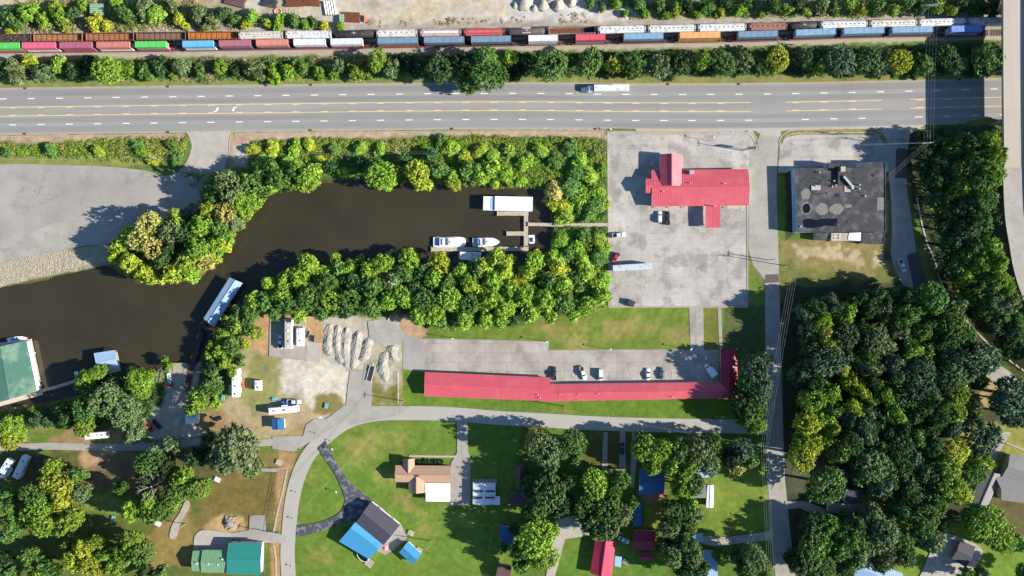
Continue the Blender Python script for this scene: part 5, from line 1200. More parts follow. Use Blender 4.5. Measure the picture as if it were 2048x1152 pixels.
# the flat black roofed building
def flatroof(name, label, cat, cor, z, roofm, wallm, par_h=.25, group=None, parent=None):
    c = [W(x, y, z) for x, y in cor]; ctr = sum(c, Vector())/len(c); ctr.z = 0
    t = parent or thing(name, label, cat, ctr, 0, group)
    if parent: ctr = Vector(parent.location)
    l = [(p.x-ctr.x, p.y-ctr.y) for p in c]
    mb = MB(); mb.prism(l, z-.25, z); rf = mb.build("roof", M[roofm], t)
    mb = MB(); mb.prism([(x*.999, y*.999) for x, y in l], -.3, z-.26); mb.build("wall", M[wallm], t)
    if par_h:
        mb = MB(); n = len(l)
        for i in range(n): 
            a = Vector((*l[i], z+par_h/2)); b = Vector((*l[(i+1)%n], z+par_h/2)); mb.bar(a, b, .25, par_h+.02)
        mb.build("parapet", M['tar'], t)
    return t, ctr
bb, bc = flatroof("flat_roof_building", "big square building with a patched black flat roof, right of the red restaurant", "building",
  [(1590,337),(1655,337),(1655,326),(1682,326),(1682,336),(1720,336),(1720,325),(1770,325),(1771,463),(1594,464)], 5.0, 'tar', 'wall_blue')
def rl(x, y, z=5.0): w = W(x, y, z)-bc; return w.x, w.y
def blob(cx, cy, rx, ry, n=22, seed=1, j=.14):
    rg = random.Random(seed); return [(cx+rx*math.cos(6.283*i/n)*(1+rg.uniform(-j,j)), cy+ry*math.sin(6.283*i/n)*(1+rg.uniform(-j,j))) for i in range(n)]
def roofpatch(name, pts, m, z=5.0, dz=.012):
    mb = MB(); mb.prism([rl(x, y, z) for x, y in pts], z+.001, z+dz); return mb.build(name, M[m], bb)
roofpatch("pond_stain", blob(1611,388,9.5,11,seed=2), 'tar_pale'); roofpatch("pond_stain", blob(1613,417,11,12.5,seed=3), 'tar_pale')
roofpatch("puddle", blob(1613,417,8,10,seed=4,j=.08), 'tar_wet', dz=.03)
roofpatch("pond_stain", blob(1644,419,12,12,seed=5), 'tar_pale'); roofpatch("pond_stain", blob(1673,418,14,10.5,seed=6), 'tar_pale'); roofpatch("pond_stain", blob(1697,412,7,4,seed=7), 'tar_pale')
roofpatch("puddle", smooth_path([(1607,440),(1620,437),(1632,440),(1640,438),(1655,437),(1664,438),(1674,437),(1675,448),(1672,454),(1662,452),(1650,451),(1640,454),(1622,456),(1610,455),(1606,448)],3,True), 'tar_wet', dz=.03)
roofpatch("pale_membrane", [(1755,395),(1770,395),(1770,420),(1754,421)], 'tar_pale'); roofpatch("brown_membrane", [(1636,373),(1700,371),(1699,382),(1633,386)], 'brown_asphalt')
for i, (x, y, a, b) in enumerate([(1673,390,5,4),(1652,386,3,2),(1617,362,2,1.5),(1708,357,2.5,2.5),(1645,353,3,2),(1667,355,2,2),(1692,386,2,1.5),(1601,363,2,2),(1694,444,2.5,3),(1669,459,5,1.2),(1717,453,3,1.2),(1629,357,10,1.2),(1640,362,5,2),(1634,367,7,2),(1706,346,3,1),(1716,384,3,2),(1745,350,4,4)]):
    roofpatch("tar_patch", blob(x, y, a, b, 12, seed=20+i), 'tar_dark', dz=.008)
def rbox(name, x0, x1, y0, y1, z0, z1, m):
    a = rl(x0, y1, z1); b = rl(x1, y0, z1); mb = MB(); mb.box(min(a[0],b[0]), max(a[0],b[0]), min(a[1],b[1]), max(a[1],b[1]), z0, z1); return mb.build(name, M[m], bb)
rbox("air_unit", 1682, 1691, 333, 343, 5.0, 7.4, 'wall_tan'); rbox("roof_hatch", 1623, 1641, 371, 380, 5.0, 5.35, 'steel'); rbox("skylight", 1689, 1701, 372, 384, 5.0, 5.2, 'wall_tan')
rbox("chimney_wall", 1676.5, 1679, 335, 368, 5.0, 6.3, 'tar'); rbox("raised_roof", 1655, 1680, 326, 336, 5.0, 6.2, 'tar')
for (x, y, h_) in ((1639,345,.9),(1668,362,.9),(1632,372,.7),(1672,371,.8),(1719,370,1.0),(1719,378,.8),(1731,392,.5),(1706,372,.8),(1665,373,.6),(1602,453,.6)):
    a = rl(x, y, 5.5); small(bb, lambda m_: (m_.cyl(a[0], a[1], 5.0, 5+h_, .22, 8), m_.cyl(a[0], a[1], 5+h_, 5.15+h_, .36, 8)), "roof_vent", 'steel')
for (x0, y0, x1, y1) in ((1688,353,1697,363),(1697,363,1704,372),(1704,372,1707,378)):
    a = rl(x0, y0, 6); b = rl(x1, y1, 6); small(bb, lambda m_: m_.bar((a[0],a[1],5.7), (b[0],b[1],5.7), .9, .8), "duct", 'steel')
for k in range(7):
    y0 = 355+k*15.5; a = rl(1587.5, y0, 3.6); b = rl(1587.5, y0+14, 3.6)
    small(bb, lambda m_: m_.box(a[0]-.1, a[0]+.9, min(a[1],b[1]), max(a[1],b[1]), 3.3, 3.6), "awning_panel", 'pale_blue')
# rear add-ons
flatroof("x","x","x", [(1725,466),(1768,466),(1766,488),(1724,487)], 3.2, 'tar', 'wall_tan', .15, parent=bb)
flatroof("x","x","x", [(1631,466),(1657,466),(1654,481),(1631,480)], 2.8, 'tar', 'wall_tan', .0, parent=bb)
flatroof("x","x","x", [(1663,466),(1724,466),(1724,482),(1662,482)], 2.9, 'cream', 'wall_tan', .0, parent=bb)
roofpatch("white_sheet", [(1698,466),(1723,465),(1723,482),(1696,479)], 'white_roof', 2.95, .15)
mb = MB()
for y in (467,473,479): a = rl(1664, y, 3.2); b = rl(1680, y, 3.2); mb.bar((a[0],a[1],3.2),(b[0],b[1],3.2),.12,.12)
for x in (1664,1670,1680): a = rl(x, 467, 3.2); b = rl(x, 479, 3.2); mb.bar((a[0],a[1],3.25),(b[0],b[1],3.25),.12,.12)
mb.build("pergola_frame", M['white'], bb)
# motel
t, *_ = gable("motel_wing", "long red roofed motel wing, left part, below the cracked parking strip", "motel", [(850,744),(1101,755),(1101,803),(849,792)], 2.8, 4.1, 'red_roof', 'wall_white', group="motel buildings with red roofs")
t, *_ = gable("motel_wing", "longest red roofed motel wing with parked cars above it", "motel", [(1102,768),(1440,764),(1476,796),(1100,803)], 2.6, 3.7, 'red_roof', 'wall_white', group="motel buildings with red roofs")
mt = t
for (x, y) in ((1076,790),(1080,796),(1120,789),(1158,789),(1197,788),(1346,794)):
    w = W(x, y, 4)-Vector(mt.location); small(mt, lambda m_: m_.cyl(w.x, w.y, 3.0, 4.3, .16, 8), "vent_pipe", 'white')
gable("motel_wing", "short upright red roofed motel wing at the right end of the lot", "motel", [(1441,697.5),(1475,697.5),(1475,792),(1441,765)][::1] and [(1475,697.5),(1475,795),(1441,795),(1441,697.5)], 2.8, 3.9, 'dark_red', 'wall_white', group="motel buildings with red roofs", ridge_off=.5)
# beige house with white carport
t, *_ = gable("beige_house", "beige shingled house with cross gables and a white carport roof", "house", [(791,930.5),(903,931.5),(901,966),(790.5,964)], 2.8, 4.6, 'tan_roof', 'wall_brick', seams=False)
hb = t
sub_gable(t, [(806,950),(806,917),(829,917),(829,945)], 3.0, 4.4, 'tan_roof', 'wall_brick', seams=False, openings=False)
sub_gable(t, [(817,955),(817,985.5),(850,985.5),(850,950)], 2.9, 4.4, 'tan_roof', 'wall_brick', seams=False, openings=False)
c = [W(x, y, 3.1)-Vector(hb.location) for x, y in ((850,966),(901,967),(900.5,1003.5),(852,1003))]
small(t, lambda m_: m_.slab(c, .18), "carport_roof", 'white_roof')
for p in c: small(t, lambda m_: m_.box(p.x*.97-.08, p.x*.97+.08, p.y*.97-.08, p.y*.97+.08, 0, 2.9), "carport_post", 'white')
w = W(837,952,4.5)-Vector(hb.location); small(t, lambda m_: m_.box(w.x-.5, w.x+.5, w.y-.35, w.y+.35, 2.6, 5.3), "chimney", 'wall_brick')
# white and blue garage with solar panels
t, *_ = gable("garage", "white roofed garage with four dark panels beside the beige house's driveway", "garage", [(946,965),(991,966),(991,1009),(945.5,1009)][1:]+[(946,965)], 2.7, 3.5, 'white_roof', 'wall_white', ridge_off=.5)
for (x0, y0, x1, y1) in ((947.5,981,966,984),(971,981,990,984),(947,994,965,997),(970,994,989,997)):
    a = W(x0, y0, 3.45)-Vector(t.location); b = W(x1, y1, 3.45)-Vector(t.location); small(t, lambda m_: m_.box(min(a.x,b.x), max(a.x,b.x), min(a.y,b.y), max(a.y,b.y), 3.3, 3.52), "roof_panel", 'dark_metal')
w = [W(x, y, 2.5)-Vector(t.location) for x, y in ((990,993),(1000,993),(1000,1010),(990,1010))]; small(t, lambda m_: m_.slab(w, .12), "lean_to_roof", 'white_roof')
w = [W(x, y, .0)-Vector(t.location) for x, y in ((945,958),(994,958),(994,966),(945,966))]; small(t, lambda m_: m_.slab([p+Vector((0,0,.6)) for p in w], .8), "porch_deck", 'drive')
# blue and charcoal roofed house
t, *_ = gable("blue_roof_house", "house with half charcoal and half bright blue roof by the dark curved driveway", "house", [(742,1003),(800,1050),(767,1090),(712,1045)], 3.4, 4.9, 'dark_roof', 'wall_white', seams=False, ridge_off=.5)
c = [W(x, y, 3.2)-Vector(t.location) for x, y in ((711,1044),(766,1088),(737,1118),(678,1083))]
m0 = c[0].lerp(c[3], .25)+Vector((0,0,1.2)); m1 = c[1].lerp(c[2], .25)+Vector((0,0,1.2))
small(t, lambda m_: (m_.slab([c[0], c[1], m1, m0], .15), m_.slab([m0, m1, c[2], c[3]], .15)), "blue_roof", 'blue_roof')
def w2(m_):
    m_.prism([(p.x*.96+.2 if False else p.x, p.y) for p in [c[0].lerp(c[2],.04), c[1].lerp(c[3],.04), c[2].lerp(c[0],.04), c[3].lerp(c[1],.04)]], -.2, 3.0)
small(t, w2, "wall", 'wall_white')
gable("shed", "small shed with a two-tone blue roof near the blue and charcoal house", "shed", [(816,1083.5),(843,1108),(825,1129),(798,1105)], 2.7, 3.5, 'blue_roof', 'wall_white', group="sheds")
gable("pool_house", "", "", [(0,0)]*4, 1, 1, 'tar') if False else None
# oval stock pool
pl = thing("oval_pool", "small dark oval pool beside the bright blue roof", "pool", W(726,1112), R(-40))
mb = MB(); mb.prism([(2.6*math.cos(a), 1.5*math.sin(a)) for a in [k*.3307 for k in range(19)]], -.1, .72); mb.build("water_surface", M['tar_wet'], pl)
mb = MB()
for k in range(24):
    a = 6.2832*k/24; b = 6.2832*(k+1)/24; mb.bar((2.7*math.cos(a),1.6*math.sin(a),.45),(2.7*math.cos(b),1.6*math.sin(b),.45),.16,1.0)
mb.build("rim", M['white'], pl)
pd = thing("pool_deck", "pale square deck of stone rubble beside the oval pool", "deck", W(739,1126), R(-38)); small(pd, lambda m_: m_.box(-1.6,1.6,-1.6,1.6,-.1,.35), "slab", 'stone')
um = thing("parasol", "round salmon parasol between the charcoal roof and the small blue shed", "parasol", W(772,1093))
mb = MB(); mb.cyl(0,0,0,2.4,.04,8); mb.build("pole", M['steel'], um); mb = MB(); n = 8
for k in range(n):
    a = 6.283*k/n; b = 6.283*(k+1)/n; mb.quad([(1.35*math.cos(a),1.35*math.sin(a),2.1),(1.35*math.cos(b),1.35*math.sin(b),2.1),(0,0,2.75)])
mb.build("canopy", M['salmon'], um)
# green roofed building at the bottom left
t, *_ = gable("green_roof_building", "teal metal roofed hall beside the white ditch, bottom left", "building", [(457,1085.5),(524,1086.5),(522,1150),(454,1148)], 4.2, 5.4, 'teal_roof', 'wall_white')
gable("green_roof_house", "pale green metal roofed house adjoining the teal hall on its left", "house", [(405,1100),(456,1100),(453,1146),(403,1145)], 3.4, 4.8, 'pale_green_roof', 'wall_tan', group="green roofed buildings, bottom left")
gable("green_roof_house", "narrow pale green roofed annex, leftmost of the green roofs", "annex", [(386,1101.5),(403,1101.5),(401,1143),(384,1142)], 3.0, 4.2, 'pale_green_roof', 'wall_tan', group="green roofed buildings, bottom left")
for (x, y) in ((394,1127),(417,1128),(436,1129),(445,1118)):
    p = W(x, y, 4.6); v = thing("roof_vent_hood", f"white vent hood {ordinal([394,417,436,445].index(x)+1)} from the left on the pale green roofs", "roof vent", (p.x, p.y, 4.0), 0, "vent hoods on the pale green roofs"); mb = MB(); mb.cyl(0,0,-.2,.8,.16,8); mb.cyl(0,0,.8,.95,.3,8); mb.build("hood", M['white'], v)
# boathouse with green roof
def dock_posts(t, pts, z=1.0):
    for (x, y) in pts:
        p = W(x, y)-Vector(t.location); mb = MB(); mb.cyl(p.x, p.y, -2.8, z, .15, 8); mb.build("post", M['pole'], t)
t, *_ = gable("green_boathouse", "large green roofed boathouse at the left edge of the creek", "boathouse", [(8,690.5),(52,680.5),(74,785),(24,800)], 3.6, 4.3, 'green_roof', 'wall_white', openings=False, ridge_off=.0) if False else gable("green_boathouse", "large green roofed boathouse at the left edge of the creek", "boathouse", [(52.5,681),(74,783),(-28,812),(-42,705)], 3.4, 4.8, 'green_roof', 'wall_white', openings=False)
w = W(37,790,3.8)-Vector(t.location); small(t, lambda m_: m_.box(w.x-.8, w.x+.8, w.y-.3, w.y+.3, 3.3, 4.1), "roof_opening", 'dark_metal')
w = [W(x, y, 0)-Vector(t.location) for x, y in ((-40,690),(60,678),(84,790),(-28,820))]; small(t, lambda m_: m_.slab([p+Vector((0,0,-.7)) for p in w], .4), "float_deck", 'wood')
# small blue roofed dock
t, *_ = gable("covered_dock", "square covered dock with a pale blue roof, mid creek shore", "boathouse", [(209,699.5) if False else (188,706.5),(230,700),(238,735),(199,745)], 2.2, 2.9, 'pale_blue', 'wall_white', postmode=True, group="covered docks")
w = [W(x, y, 0)-Vector(t.location) for x, y in ((190,712),(232,704),(240,742),(201,752))]; small(t, lambda m_: m_.slab([p+Vector((0,0,-.7)) for p in w], .3), "float_deck", 'wood')
# long blue-white boathouse
t, *_ = gable("covered_dock", "long narrow covered dock with a blue-white metal roof at the bend", "boathouse", [(407,637),(459,554.5),(485,566),(428,651)], 2.6, 3.4, 'pale_blue', 'wall_white', postmode=True, group="covered docks")
w = [W(x, y, 0)-Vector(t.location) for x, y in ((405,642),(461,560),(483,568),(427,655))]; small(t, lambda m_: m_.slab([p+Vector((0,0,-.7)) for p in w], .3), "float_deck", 'wood')
# docks and walkways
def dock(name, label, segs, w, z=-.35, m='wood', group=None, rails=False, planks=True, joist=True):
    P0 = W(*segs[0][0]); t = thing(name, label, "dock", (P0.x, P0.y, 0), 0, group)
    pk = MB(); fr = MB(); rl_ = MB(); posts = []
    for s_ in segs:
        for (a, b) in zip(s_, s_[1:]):
            A = W(*a)-P0; B = W(*b)-P0; d = B-A; L = d.length; d.normalize(); n = Vector((-d.y, d.x, 0)); k = int(L/.30)
            for i in range(k):
                p = A+d*((i+.5)*L/k); pk.bar(p-n*w/2+Vector((0,0,z+random.Random(i).uniform(-.015,.015))), p+n*w/2+Vector((0,0,z)), L/k-.05, .06)
            for o_ in (-w/2+.1, w/2-.1): fr.bar(A+n*o_+Vector((0,0,z-.15)), B+n*o_+Vector((0,0,z-.15)), .12, .22)
            for i in range(int(L/5)+1):
                p = A+d*(i*5); 
                for o_ in (-w/2-.1, w/2+.1): posts.append(p+n*o_)
            if rails:
                for o_ in (-w/2, w/2):
                    rl_.bar(A+n*o_+Vector((0,0,z+1.0)), B+n*o_+Vector((0,0,z+1.0)), .09, .06); rl_.bar(A+n*o_+Vector((0,0,z+.5)), B+n*o_+Vector((0,0,z+.5)), .06, .05)
                    for i in range(int(L/1.8)+1): p = A+d*(i*1.8)+n*o_; rl_.bar(p+Vector((0,0,z)), p+Vector((0,0,z+1.0)), .08, .08)
    pk.build("plank", M[m], t, kind="stuff"); fr.build("joist", M['red_wood' if m == 'red_wood' else 'pole'], t)
    for p in posts: q = MB(); q.cyl(p.x, p.y, -2.9, z+.45, .12, 7); q.build("post", M['pole'], t)
    if rails: rl_.build("railing", M[m], t)
    return t
dock("marina_dock", "main L-shaped marina dock of weathered planks with finger piers", [[(862,498.5),(1057,497.5)], [(1052,492),(1052,428)], [(994,427),(1057,427)], [(1013,467),(1048,467)]], 1.75)
dock("dock_walkway", "plank footbridge from the marina dock to the concrete lot", [[(1056,448.5),(1118,450),(1215,449.5)]], 1.4, .15)
dock("gangway", "brown railed gangway from the shore to the long covered dock", [[(374,786),(380,755),(392,705),(400,676),(405,664)], [(397,658),(418,640)]], 1.9, .45, 'red_wood', rails=True)
dock("dock_walkway", "floating walkway from the green boathouse towards the shore", [[(72,783),(105,776),(150,762)]], 1.3, -.6)
# other houses, lower right and centre
def H(*a, **k): return gable(*a, **k)
H("red_roof_house", "bright red roofed house, bottom centre, with a hip towards the camera side", "house", [(1191,1077),(1230,1083),(1224,1152),(1180,1146)][0:1] and [(1231,1083),(1223,1155),(1180,1146),(1191,1077)], 2.9, 4.6, 'bright_red', 'wall_white')
w = [W(x, y, 2.4) for x, y in ((1231,1112),(1244,1114),(1242,1135),(1229,1132))]; c0 = sum(w, Vector())/4; c0.z = 0
t = thing("patio_cover", "pale flat patio cover beside the bright red roofed house", "patio cover", c0); small(t, lambda m_: m_.slab([p-c0 for p in w], .1), "panel", 'pale_blue'); [small(t, lambda m_: m_.box((p-c0).x*.9-.05,(p-c0).x*.9+.05,(p-c0).y*.9-.05,(p-c0).y*.9+.05,0,2.3), "post", 'steel') for p in w]
H("garage", "square dark red roofed garage right of the bright red house", "garage", [(1267,1061),(1311,1062),(1308,1101),(1266,1100)], 2.7, 3.4, 'dark_red', 'wall_white')
H("shed", "small dark red shed just below the square red garage", "shed", [(1279,1106),(1304,1106),(1304,1120),(1279,1120)], 2.2, 2.7, 'dark_red', 'wall_tan', group="sheds")
H("house", "blue metal roofed house under trees, bottom centre", "house", [(1278,937),(1329,944),(1328,985),(1278,991)], 2.8, 3.9, 'deep_blue', 'wall_white')
H("garage", "narrow upright blue roofed outbuilding below the blue house", "garage", [(1283.5,1007),(1283,1052),(1267,1052),(1269,1007)], 2.5, 3.1, 'deep_blue', 'wall_white')
H("storage_trailer_roof", "long white roofed trailer shed at the edge of the right lawn", "shed", [(1427.5,970),(1427,1015.5),(1412,1015.5),(1415,970)], 2.6, 2.8, 'white_roof', 'wall_white', seams=False, group="sheds")
H("house", "dark roofed house half hidden left of the central trees, upper part", "house", [(1050,932),(1050,980),(1031,977),(1032,932)], 2.8, 3.9, 'brown_roof', 'wall_brick', seams=False)
H("house", "dark brown roofed house half hidden left of the central trees, lower part", "house", [(1018,983),(1062,983),(1062,1013),(1020,1014)], 2.7, 3.8, 'brown_roof', 'wall_brick', seams=False)
H("house", "brown roofed house cut by the bottom edge left of the bright green tree", "house", [(997,1128),(1024,1132),(1018,1165),(989,1160)], 2.8, 3.8, 'brown_roof', 'wall_tan', seams=False)
H("house", "grey roofed house hidden among the trees beside the two driveways", "house", [(1206,938),(1250,938),(1250,972),(1208,972)], 2.8, 3.9, 'grey_roof', 'wall_brick', seams=False)
H("mobile_home", "grey roofed mobile home under trees above the long white shed", "mobile home", [(1376,936),(1432,932),(1434,952),(1378,960)], 2.7, 3.2, 'pale_blue', 'wall_white', seams=False)
H("mobile_home", "grey roofed home under trees left of the long white shed", "mobile home", [(1380,968),(1412,968),(1412,996),(1380,996)], 2.7, 3.2, 'grey_roof', 'wall_white', seams=False)
H("camper_shed", "pale roofed shed beside the gravel drive's left end", "shed", [(1372,1069),(1406,1067),(1407,1084),(1373,1087)], 2.4, 2.8, 'pale_blue', 'wall_white', seams=False, group="sheds")
H("white_roof_house", "white metal roofed house at the bottom edge, right of the red roofed house", "house", [(1408,1100),(1432,1104),(1436,1160),(1392,1160)], 2.8, 3.6, 'pale_blue', 'wall_white')
H("white_roof_house", "white metal roofed house under trees at the bottom edge, right of the lane", "house", [(1722,1110),(1806,1148),(1790,1190),(1700,1150)], 3.0, 4.4, 'pale_blue', 'wall_white')
H("house", "dark roofed house under trees just right of the lane, upper slope", "house", [(1660,941),(1695,941),(1695,968),(1660,968)], 3.0, 4.0, 'dark_roof', 'wall_white', seams=False)
H("house", "dark roofed house with a grey lean-to just right of the lane", "house", [(1690,979),(1724,979),(1724,1006),(1688,1006)], 3.0, 4.0, 'dark_roof', 'wall_white', seams=False)
H("garage", "grey low roofed garage at the end of the short drive off the lane", "garage", [(1656,1008),(1724,1007),(1724,1024),(1656,1026)], 2.5, 2.9, 'grey_roof', 'wall_white', seams=False)
H("house", "dark roofed house deep in shade between the wood and the small lawn", "house", [(1768,955),(1806,955),(1806,976),(1768,976)], 2.8, 3.7, 'dark_roof', 'wall_tan', seams=False)
H("shed", "brown roofed shed below the dark shaded house", "shed", [(1770,979),(1802,979),(1800,993),(1770,993)], 2.4, 2.9, 'brown_roof', 'wall_tan', seams=False, group="sheds")
t, *_ = H("grey_roof_house", "large light grey shingled house at the right edge", "house", [(2018,912),(2060,908),(2064,985),(2030,990)][0:1] and [(1990,952),(2075,962),(2070,1010),(2003,1000)], 3.2, 5.2, 'grey_roof', 'wall_tan', seams=False)
sub_gable(t, [(2020,908),(2048,912),(2048,975),(2003,955)], 3.2, 4.8, 'grey_roof', 'wall_tan', seams=False, openings=False)
H("garage", "long grey roofed garage wing left of the large grey house", "garage", [(2003,949),(1976,1013),(1940,1002),(1968,940)], 2.9, 4.2, 'grey_roof', 'wall_tan', seams=False)
H("garage", "dark hip-free gable garage on the gravel drive, bottom right", "garage", [(1921,1080),(1951,1094),(1932,1135),(1903,1118)], 2.8, 3.8, 'dark_roof', mat("dark_red_board", (.16,.03,.03)) and 'wall_brick', seams=False)
H("shed", "white shed at the right edge of the small fenced garden", "shed", [(1006,1052) if False else (1000,1050),(1030,1058),(1026,1092),(1000,1090)], 2.6, 3.2, 'deep_blue', 'wall_white', seams=False, group="sheds")
H("shed", "tiny blue gabled shed in the caravan yard near the loop road", "shed", [(543,838.5),(568,837.5),(569,859),(544,859)][1:]+[(543,838.5)], 2.6, 3.2, 'deep_blue', 'white', group="sheds")
H("shed", "pale white roofed shed by the gangway's lower end", "shed", [(370,824),(396,823),(397,847),(371,848)], 2.6, 2.7, 'white_roof', 'wall_white', seams=False, group="sheds")
# ------------------------------------------------------------------ vehicles
def wheel_mesh(r=.34, w=.24):
    mb = MB(); mb.tube([(0,-w/2,0),(0,w/2,0)], r, 14); mb.tube([(0,-w/2-.01,0),(0,w/2+.01,0)], r*.6, 10, 1); return mb.mesh("wheel", [M['tyre'], M['steel']])
WHEEL = wheel_mesh()
def wheels(t, xs, y, r=.34):
    for x in xs:
        for s in (-1, 1): w = mesh_obj("wheel", WHEEL, t, (x, s*y, r)); w.scale = (r/.34, 1, r/.34)
def lights(t, xf, xr, y, z):
    for s in (-1, 1):
        mb = MB(); mb.box(xf-.05, xf+.03, s*y-.16, s*y+.16, z-.08, z+.08); mb.build("headlight", M['lamp'], t)
        mb = MB(); mb.box(xr-.03, xr+.05, s*y-.13, s*y+.13, z-.02, z+.18); mb.build("tail_light", M['redlens'], t)
def sect(x, hw, z0, z1, r=.1): return ring(x, hw, z0, z1, r, hw*.93)
VG = None
def car(kind, px, py, deg, col, label, group=None, L=None, cat=None):
    p = W(px, py, .9); names = {'sedan':"parked_car", 'suv':"parked_suv", 'pickup':"pickup_truck", 'van':"parked_van", 'hatch':"parked_car"}
    t = thing(names[kind], label, cat or {'sedan':"car",'suv':"car",'pickup':"pickup truck",'van':"van",'hatch':"car"}[kind], (p.x, p.y, .06), R(deg), group)
    L = L or {'sedan':4.9,'suv':4.9,'pickup':5.8,'van':5.2,'hatch':4.2}[kind]; h = L/2; hw = .95 if kind in ('pickup','van','suv') else .91
    zb, zh = (.34, .92) if kind in ('sedan','hatch') else (.42, 1.08)
    b = MB(); b.loft([sect(-h, hw*.82, zb+.12, zh-.06), sect(-h+.18, hw*.95, zb, zh), sect(-h+.9, hw, zb, zh+.03), sect(0, hw, zb, zh+.04), sect(h-1.3, hw*.99, zb, zh), sect(h-.35, hw*.93, zb+.02, zh-.10), sect(h, hw*.74, zb+.12, zh-.24)])
    setc(b.build("body", M['paint'], t, True, bevel=0), col)
    def cabin(x0, x1, x2, x3, z1, w=.86):
        g = MB(); g.loft([ring(x0, hw*.90, zh-.02, zh+.03, .05, hw*.88), ring(x1, hw*w, zh-.02, z1-.03, .08, hw*w*.84), ring(x2, hw*w, zh-.02, z1-.03, .08, hw*w*.84), ring(x3, hw*.90, zh-.02, zh+.03, .05, hw*.88)])
        g.build("window_glass", M['glass'], t)
        r_ = MB(); r_.loft([ring(x1-.06, hw*w*.84, z1-.06, z1+.005, .03, hw*w*.76), ring((x1+x2)/2, hw*w*.86, z1-.06, z1+.04, .03, hw*w*.78), ring(x2+.06, hw*w*.84, z1-.06, z1+.005, .03, hw*w*.76)])
        setc(r_.build("roof", M['paint'], t), col)
        for xx in ((x1+x2)/2,):
            for s in (-1, 1):
                q = MB(); q.bar((xx, s*hw*.885, zh), (xx, s*hw*w*.86, z1-.04), .10, .05); setc(q.build("door_pillar", M['paint'], t), col)
    if kind == 'sedan': cabin(-h+.75, -h+1.55, h-2.15, h-1.35, 1.42)
    elif kind == 'hatch': cabin(-h+.15, -h+.7, h-1.9, h-1.1, 1.45)
    elif kind == 'suv': cabin(-h+.12, -h+.5, h-1.95, h-1.3, 1.72)
    elif kind == 'van': cabin(-h+.08, -h+.3, h-1.5, h-.6, 1.95, .92)
    else:
        cabin(h-4.0, h-3.75, h-2.3, h-1.6, 1.80)
        w = MB(); x0 = -h+.12; x1 = h-4.05
        w.box(x0, x1, -hw*.96, -hw*.96+.12, zh, zh+.30); w.box(x0, x1, hw*.96-.12, hw*.96, zh, zh+.30); w.box(x0, x0+.1, -hw*.96+.12, hw*.96-.12, zh, zh+.30); w.box(x1-.08, x1, -hw*.96+.12, hw*.96-.12, zh, zh+.30)
        setc(w.build("bed_side", M['paint'], t), col)
        f = MB(); f.box(x0+.1, x1-.08, -hw*.96+.12, hw*.96-.12, zh+.03, zh+.06); f.build("bed_floor", M['dark_metal'], t)
    for s in (-1, 1):
        q = MB(); q.box(h-1.85, h-1.7, min(s*hw, s*(hw+.2)), max(s*hw, s*(hw+.2)), zh+.05, zh+.2); setc(q.build("mirror", M['paint'], t), col)
    r = .36 if kind in ('pickup','suv','van') else .32
    wheels(t, (-h+1.05, h-1.0), hw-.12, r); lights(t, h-.06, -h+.04, hw*.62, (zb+zh)/2+.04)
    return t
WC = (.74,.74,.73); BK = (.015,.016,.02)
PL = "cars parked in the motel lot"
car('pickup', 1108, 747, 90, (.03,.035,.045), "black pickup nearest the roof step in the motel lot", PL)
car('pickup', 1166, 746, -74, WC, "white pickup with its open bed away from the motel", PL)
car('van', 1201, 749, -90, WC, "white van second from the left group in the motel lot", PL, L=4.9)
car('sedan', 1296, 748.5, 90, WC, "white sedan in the middle of the motel lot", PL, L=5.0)
car('sedan', 1323, 746.5, 90, (.05,.08,.11), "dark blue-grey sedan at the edge of the tree shadow in the motel lot", PL, L=5.0)
car('suv', 1319.5, 434, 90, WC, "white car with a dark sunroof below the red roofed restaurant")
car('pickup', 1335, 436, 90, BK, "black pickup in the white car's shadow below the restaurant")
car('pickup', 1237.5, 470, 8, WC, "white pickup with a dark bed at the left edge of the restaurant lot")
car('pickup', 1230.5, 516, -125, (.36,.04,.07), "dark red pickup behind the parked grey semitrailer", L=5.0)
car('pickup', 1804.5, 531.5, -67, WC, "white pickup in the shaded lane right of the flat roofed building")
car('pickup', 588, 803.5, 0, (.55,.62,.70), "silver pickup beside the blue buggy above the motorhome", L=6.0)
car('pickup', 560.5, 683.5, 90, (.55,.66,.78), "pale blue-white pickup left of the long cream trailer")
car('sedan', 1247.5, 1080, -25, (.60,.68,.75), "pale silver sedan between the bright red roof and the dark red garage")
car('suv', 1244, 897, 90, (.04,.02,.05), "very dark purple car in the shaded twin driveway")
car('sedan', 298, 855, -50, (.45,.03,.07), "red car parked beside a black one near the boat ramp road")
car('sedan', 313.5, 849, -50, (.02,.025,.035), "black car beside the red one near the boat ramp road")
car('sedan', 72.5, 921, 65, (.04,.06,.10), "dark car right of the two campers, bottom left")
car('hatch', 284, 916, 55, (.55,.62,.70), "small white car half hidden by campground trees")
car('sedan', 458, 808, 80, (.16,.26,.42), "blue car parked behind the big white motorhome's tail", L=4.4) if False else None
# box truck at the motel
def box_truck():
    p = W(1421.5, 742, 1.5); t = thing("box_truck", "white box truck parked askew at the right end of the motel lot", "truck", (p.x, p.y, .06), R(129), PL)
    b = MB(); b.box(-2.5, 1.1, -1.45, 1.45, .9, 2.9); setc(b.build("cargo_box", M['paint'], t, bevel=.05), WC)
    c = MB(); c.loft([ring(1.0, .98, .5, 2.1, .12), ring(1.9, 1.0, .5, 2.1, .12), ring(2.5, .98, .5, 1.35, .12), ring(3.3, .85, .55, 1.15, .12)]); setc(c.build("cab", M['paint'], t), WC)
    g = MB(); g.slab([(2.0,-.8,2.06),(2.5,-.85,1.45),(2.5,.85,1.45),(2.0,.8,2.06)], .03); g.build("windshield", M['glass'], t)
    wheels(t, (-1.5, 2.4), .95, .42); lights(t, 3.28, -2.5, .6, .9)
box_truck()
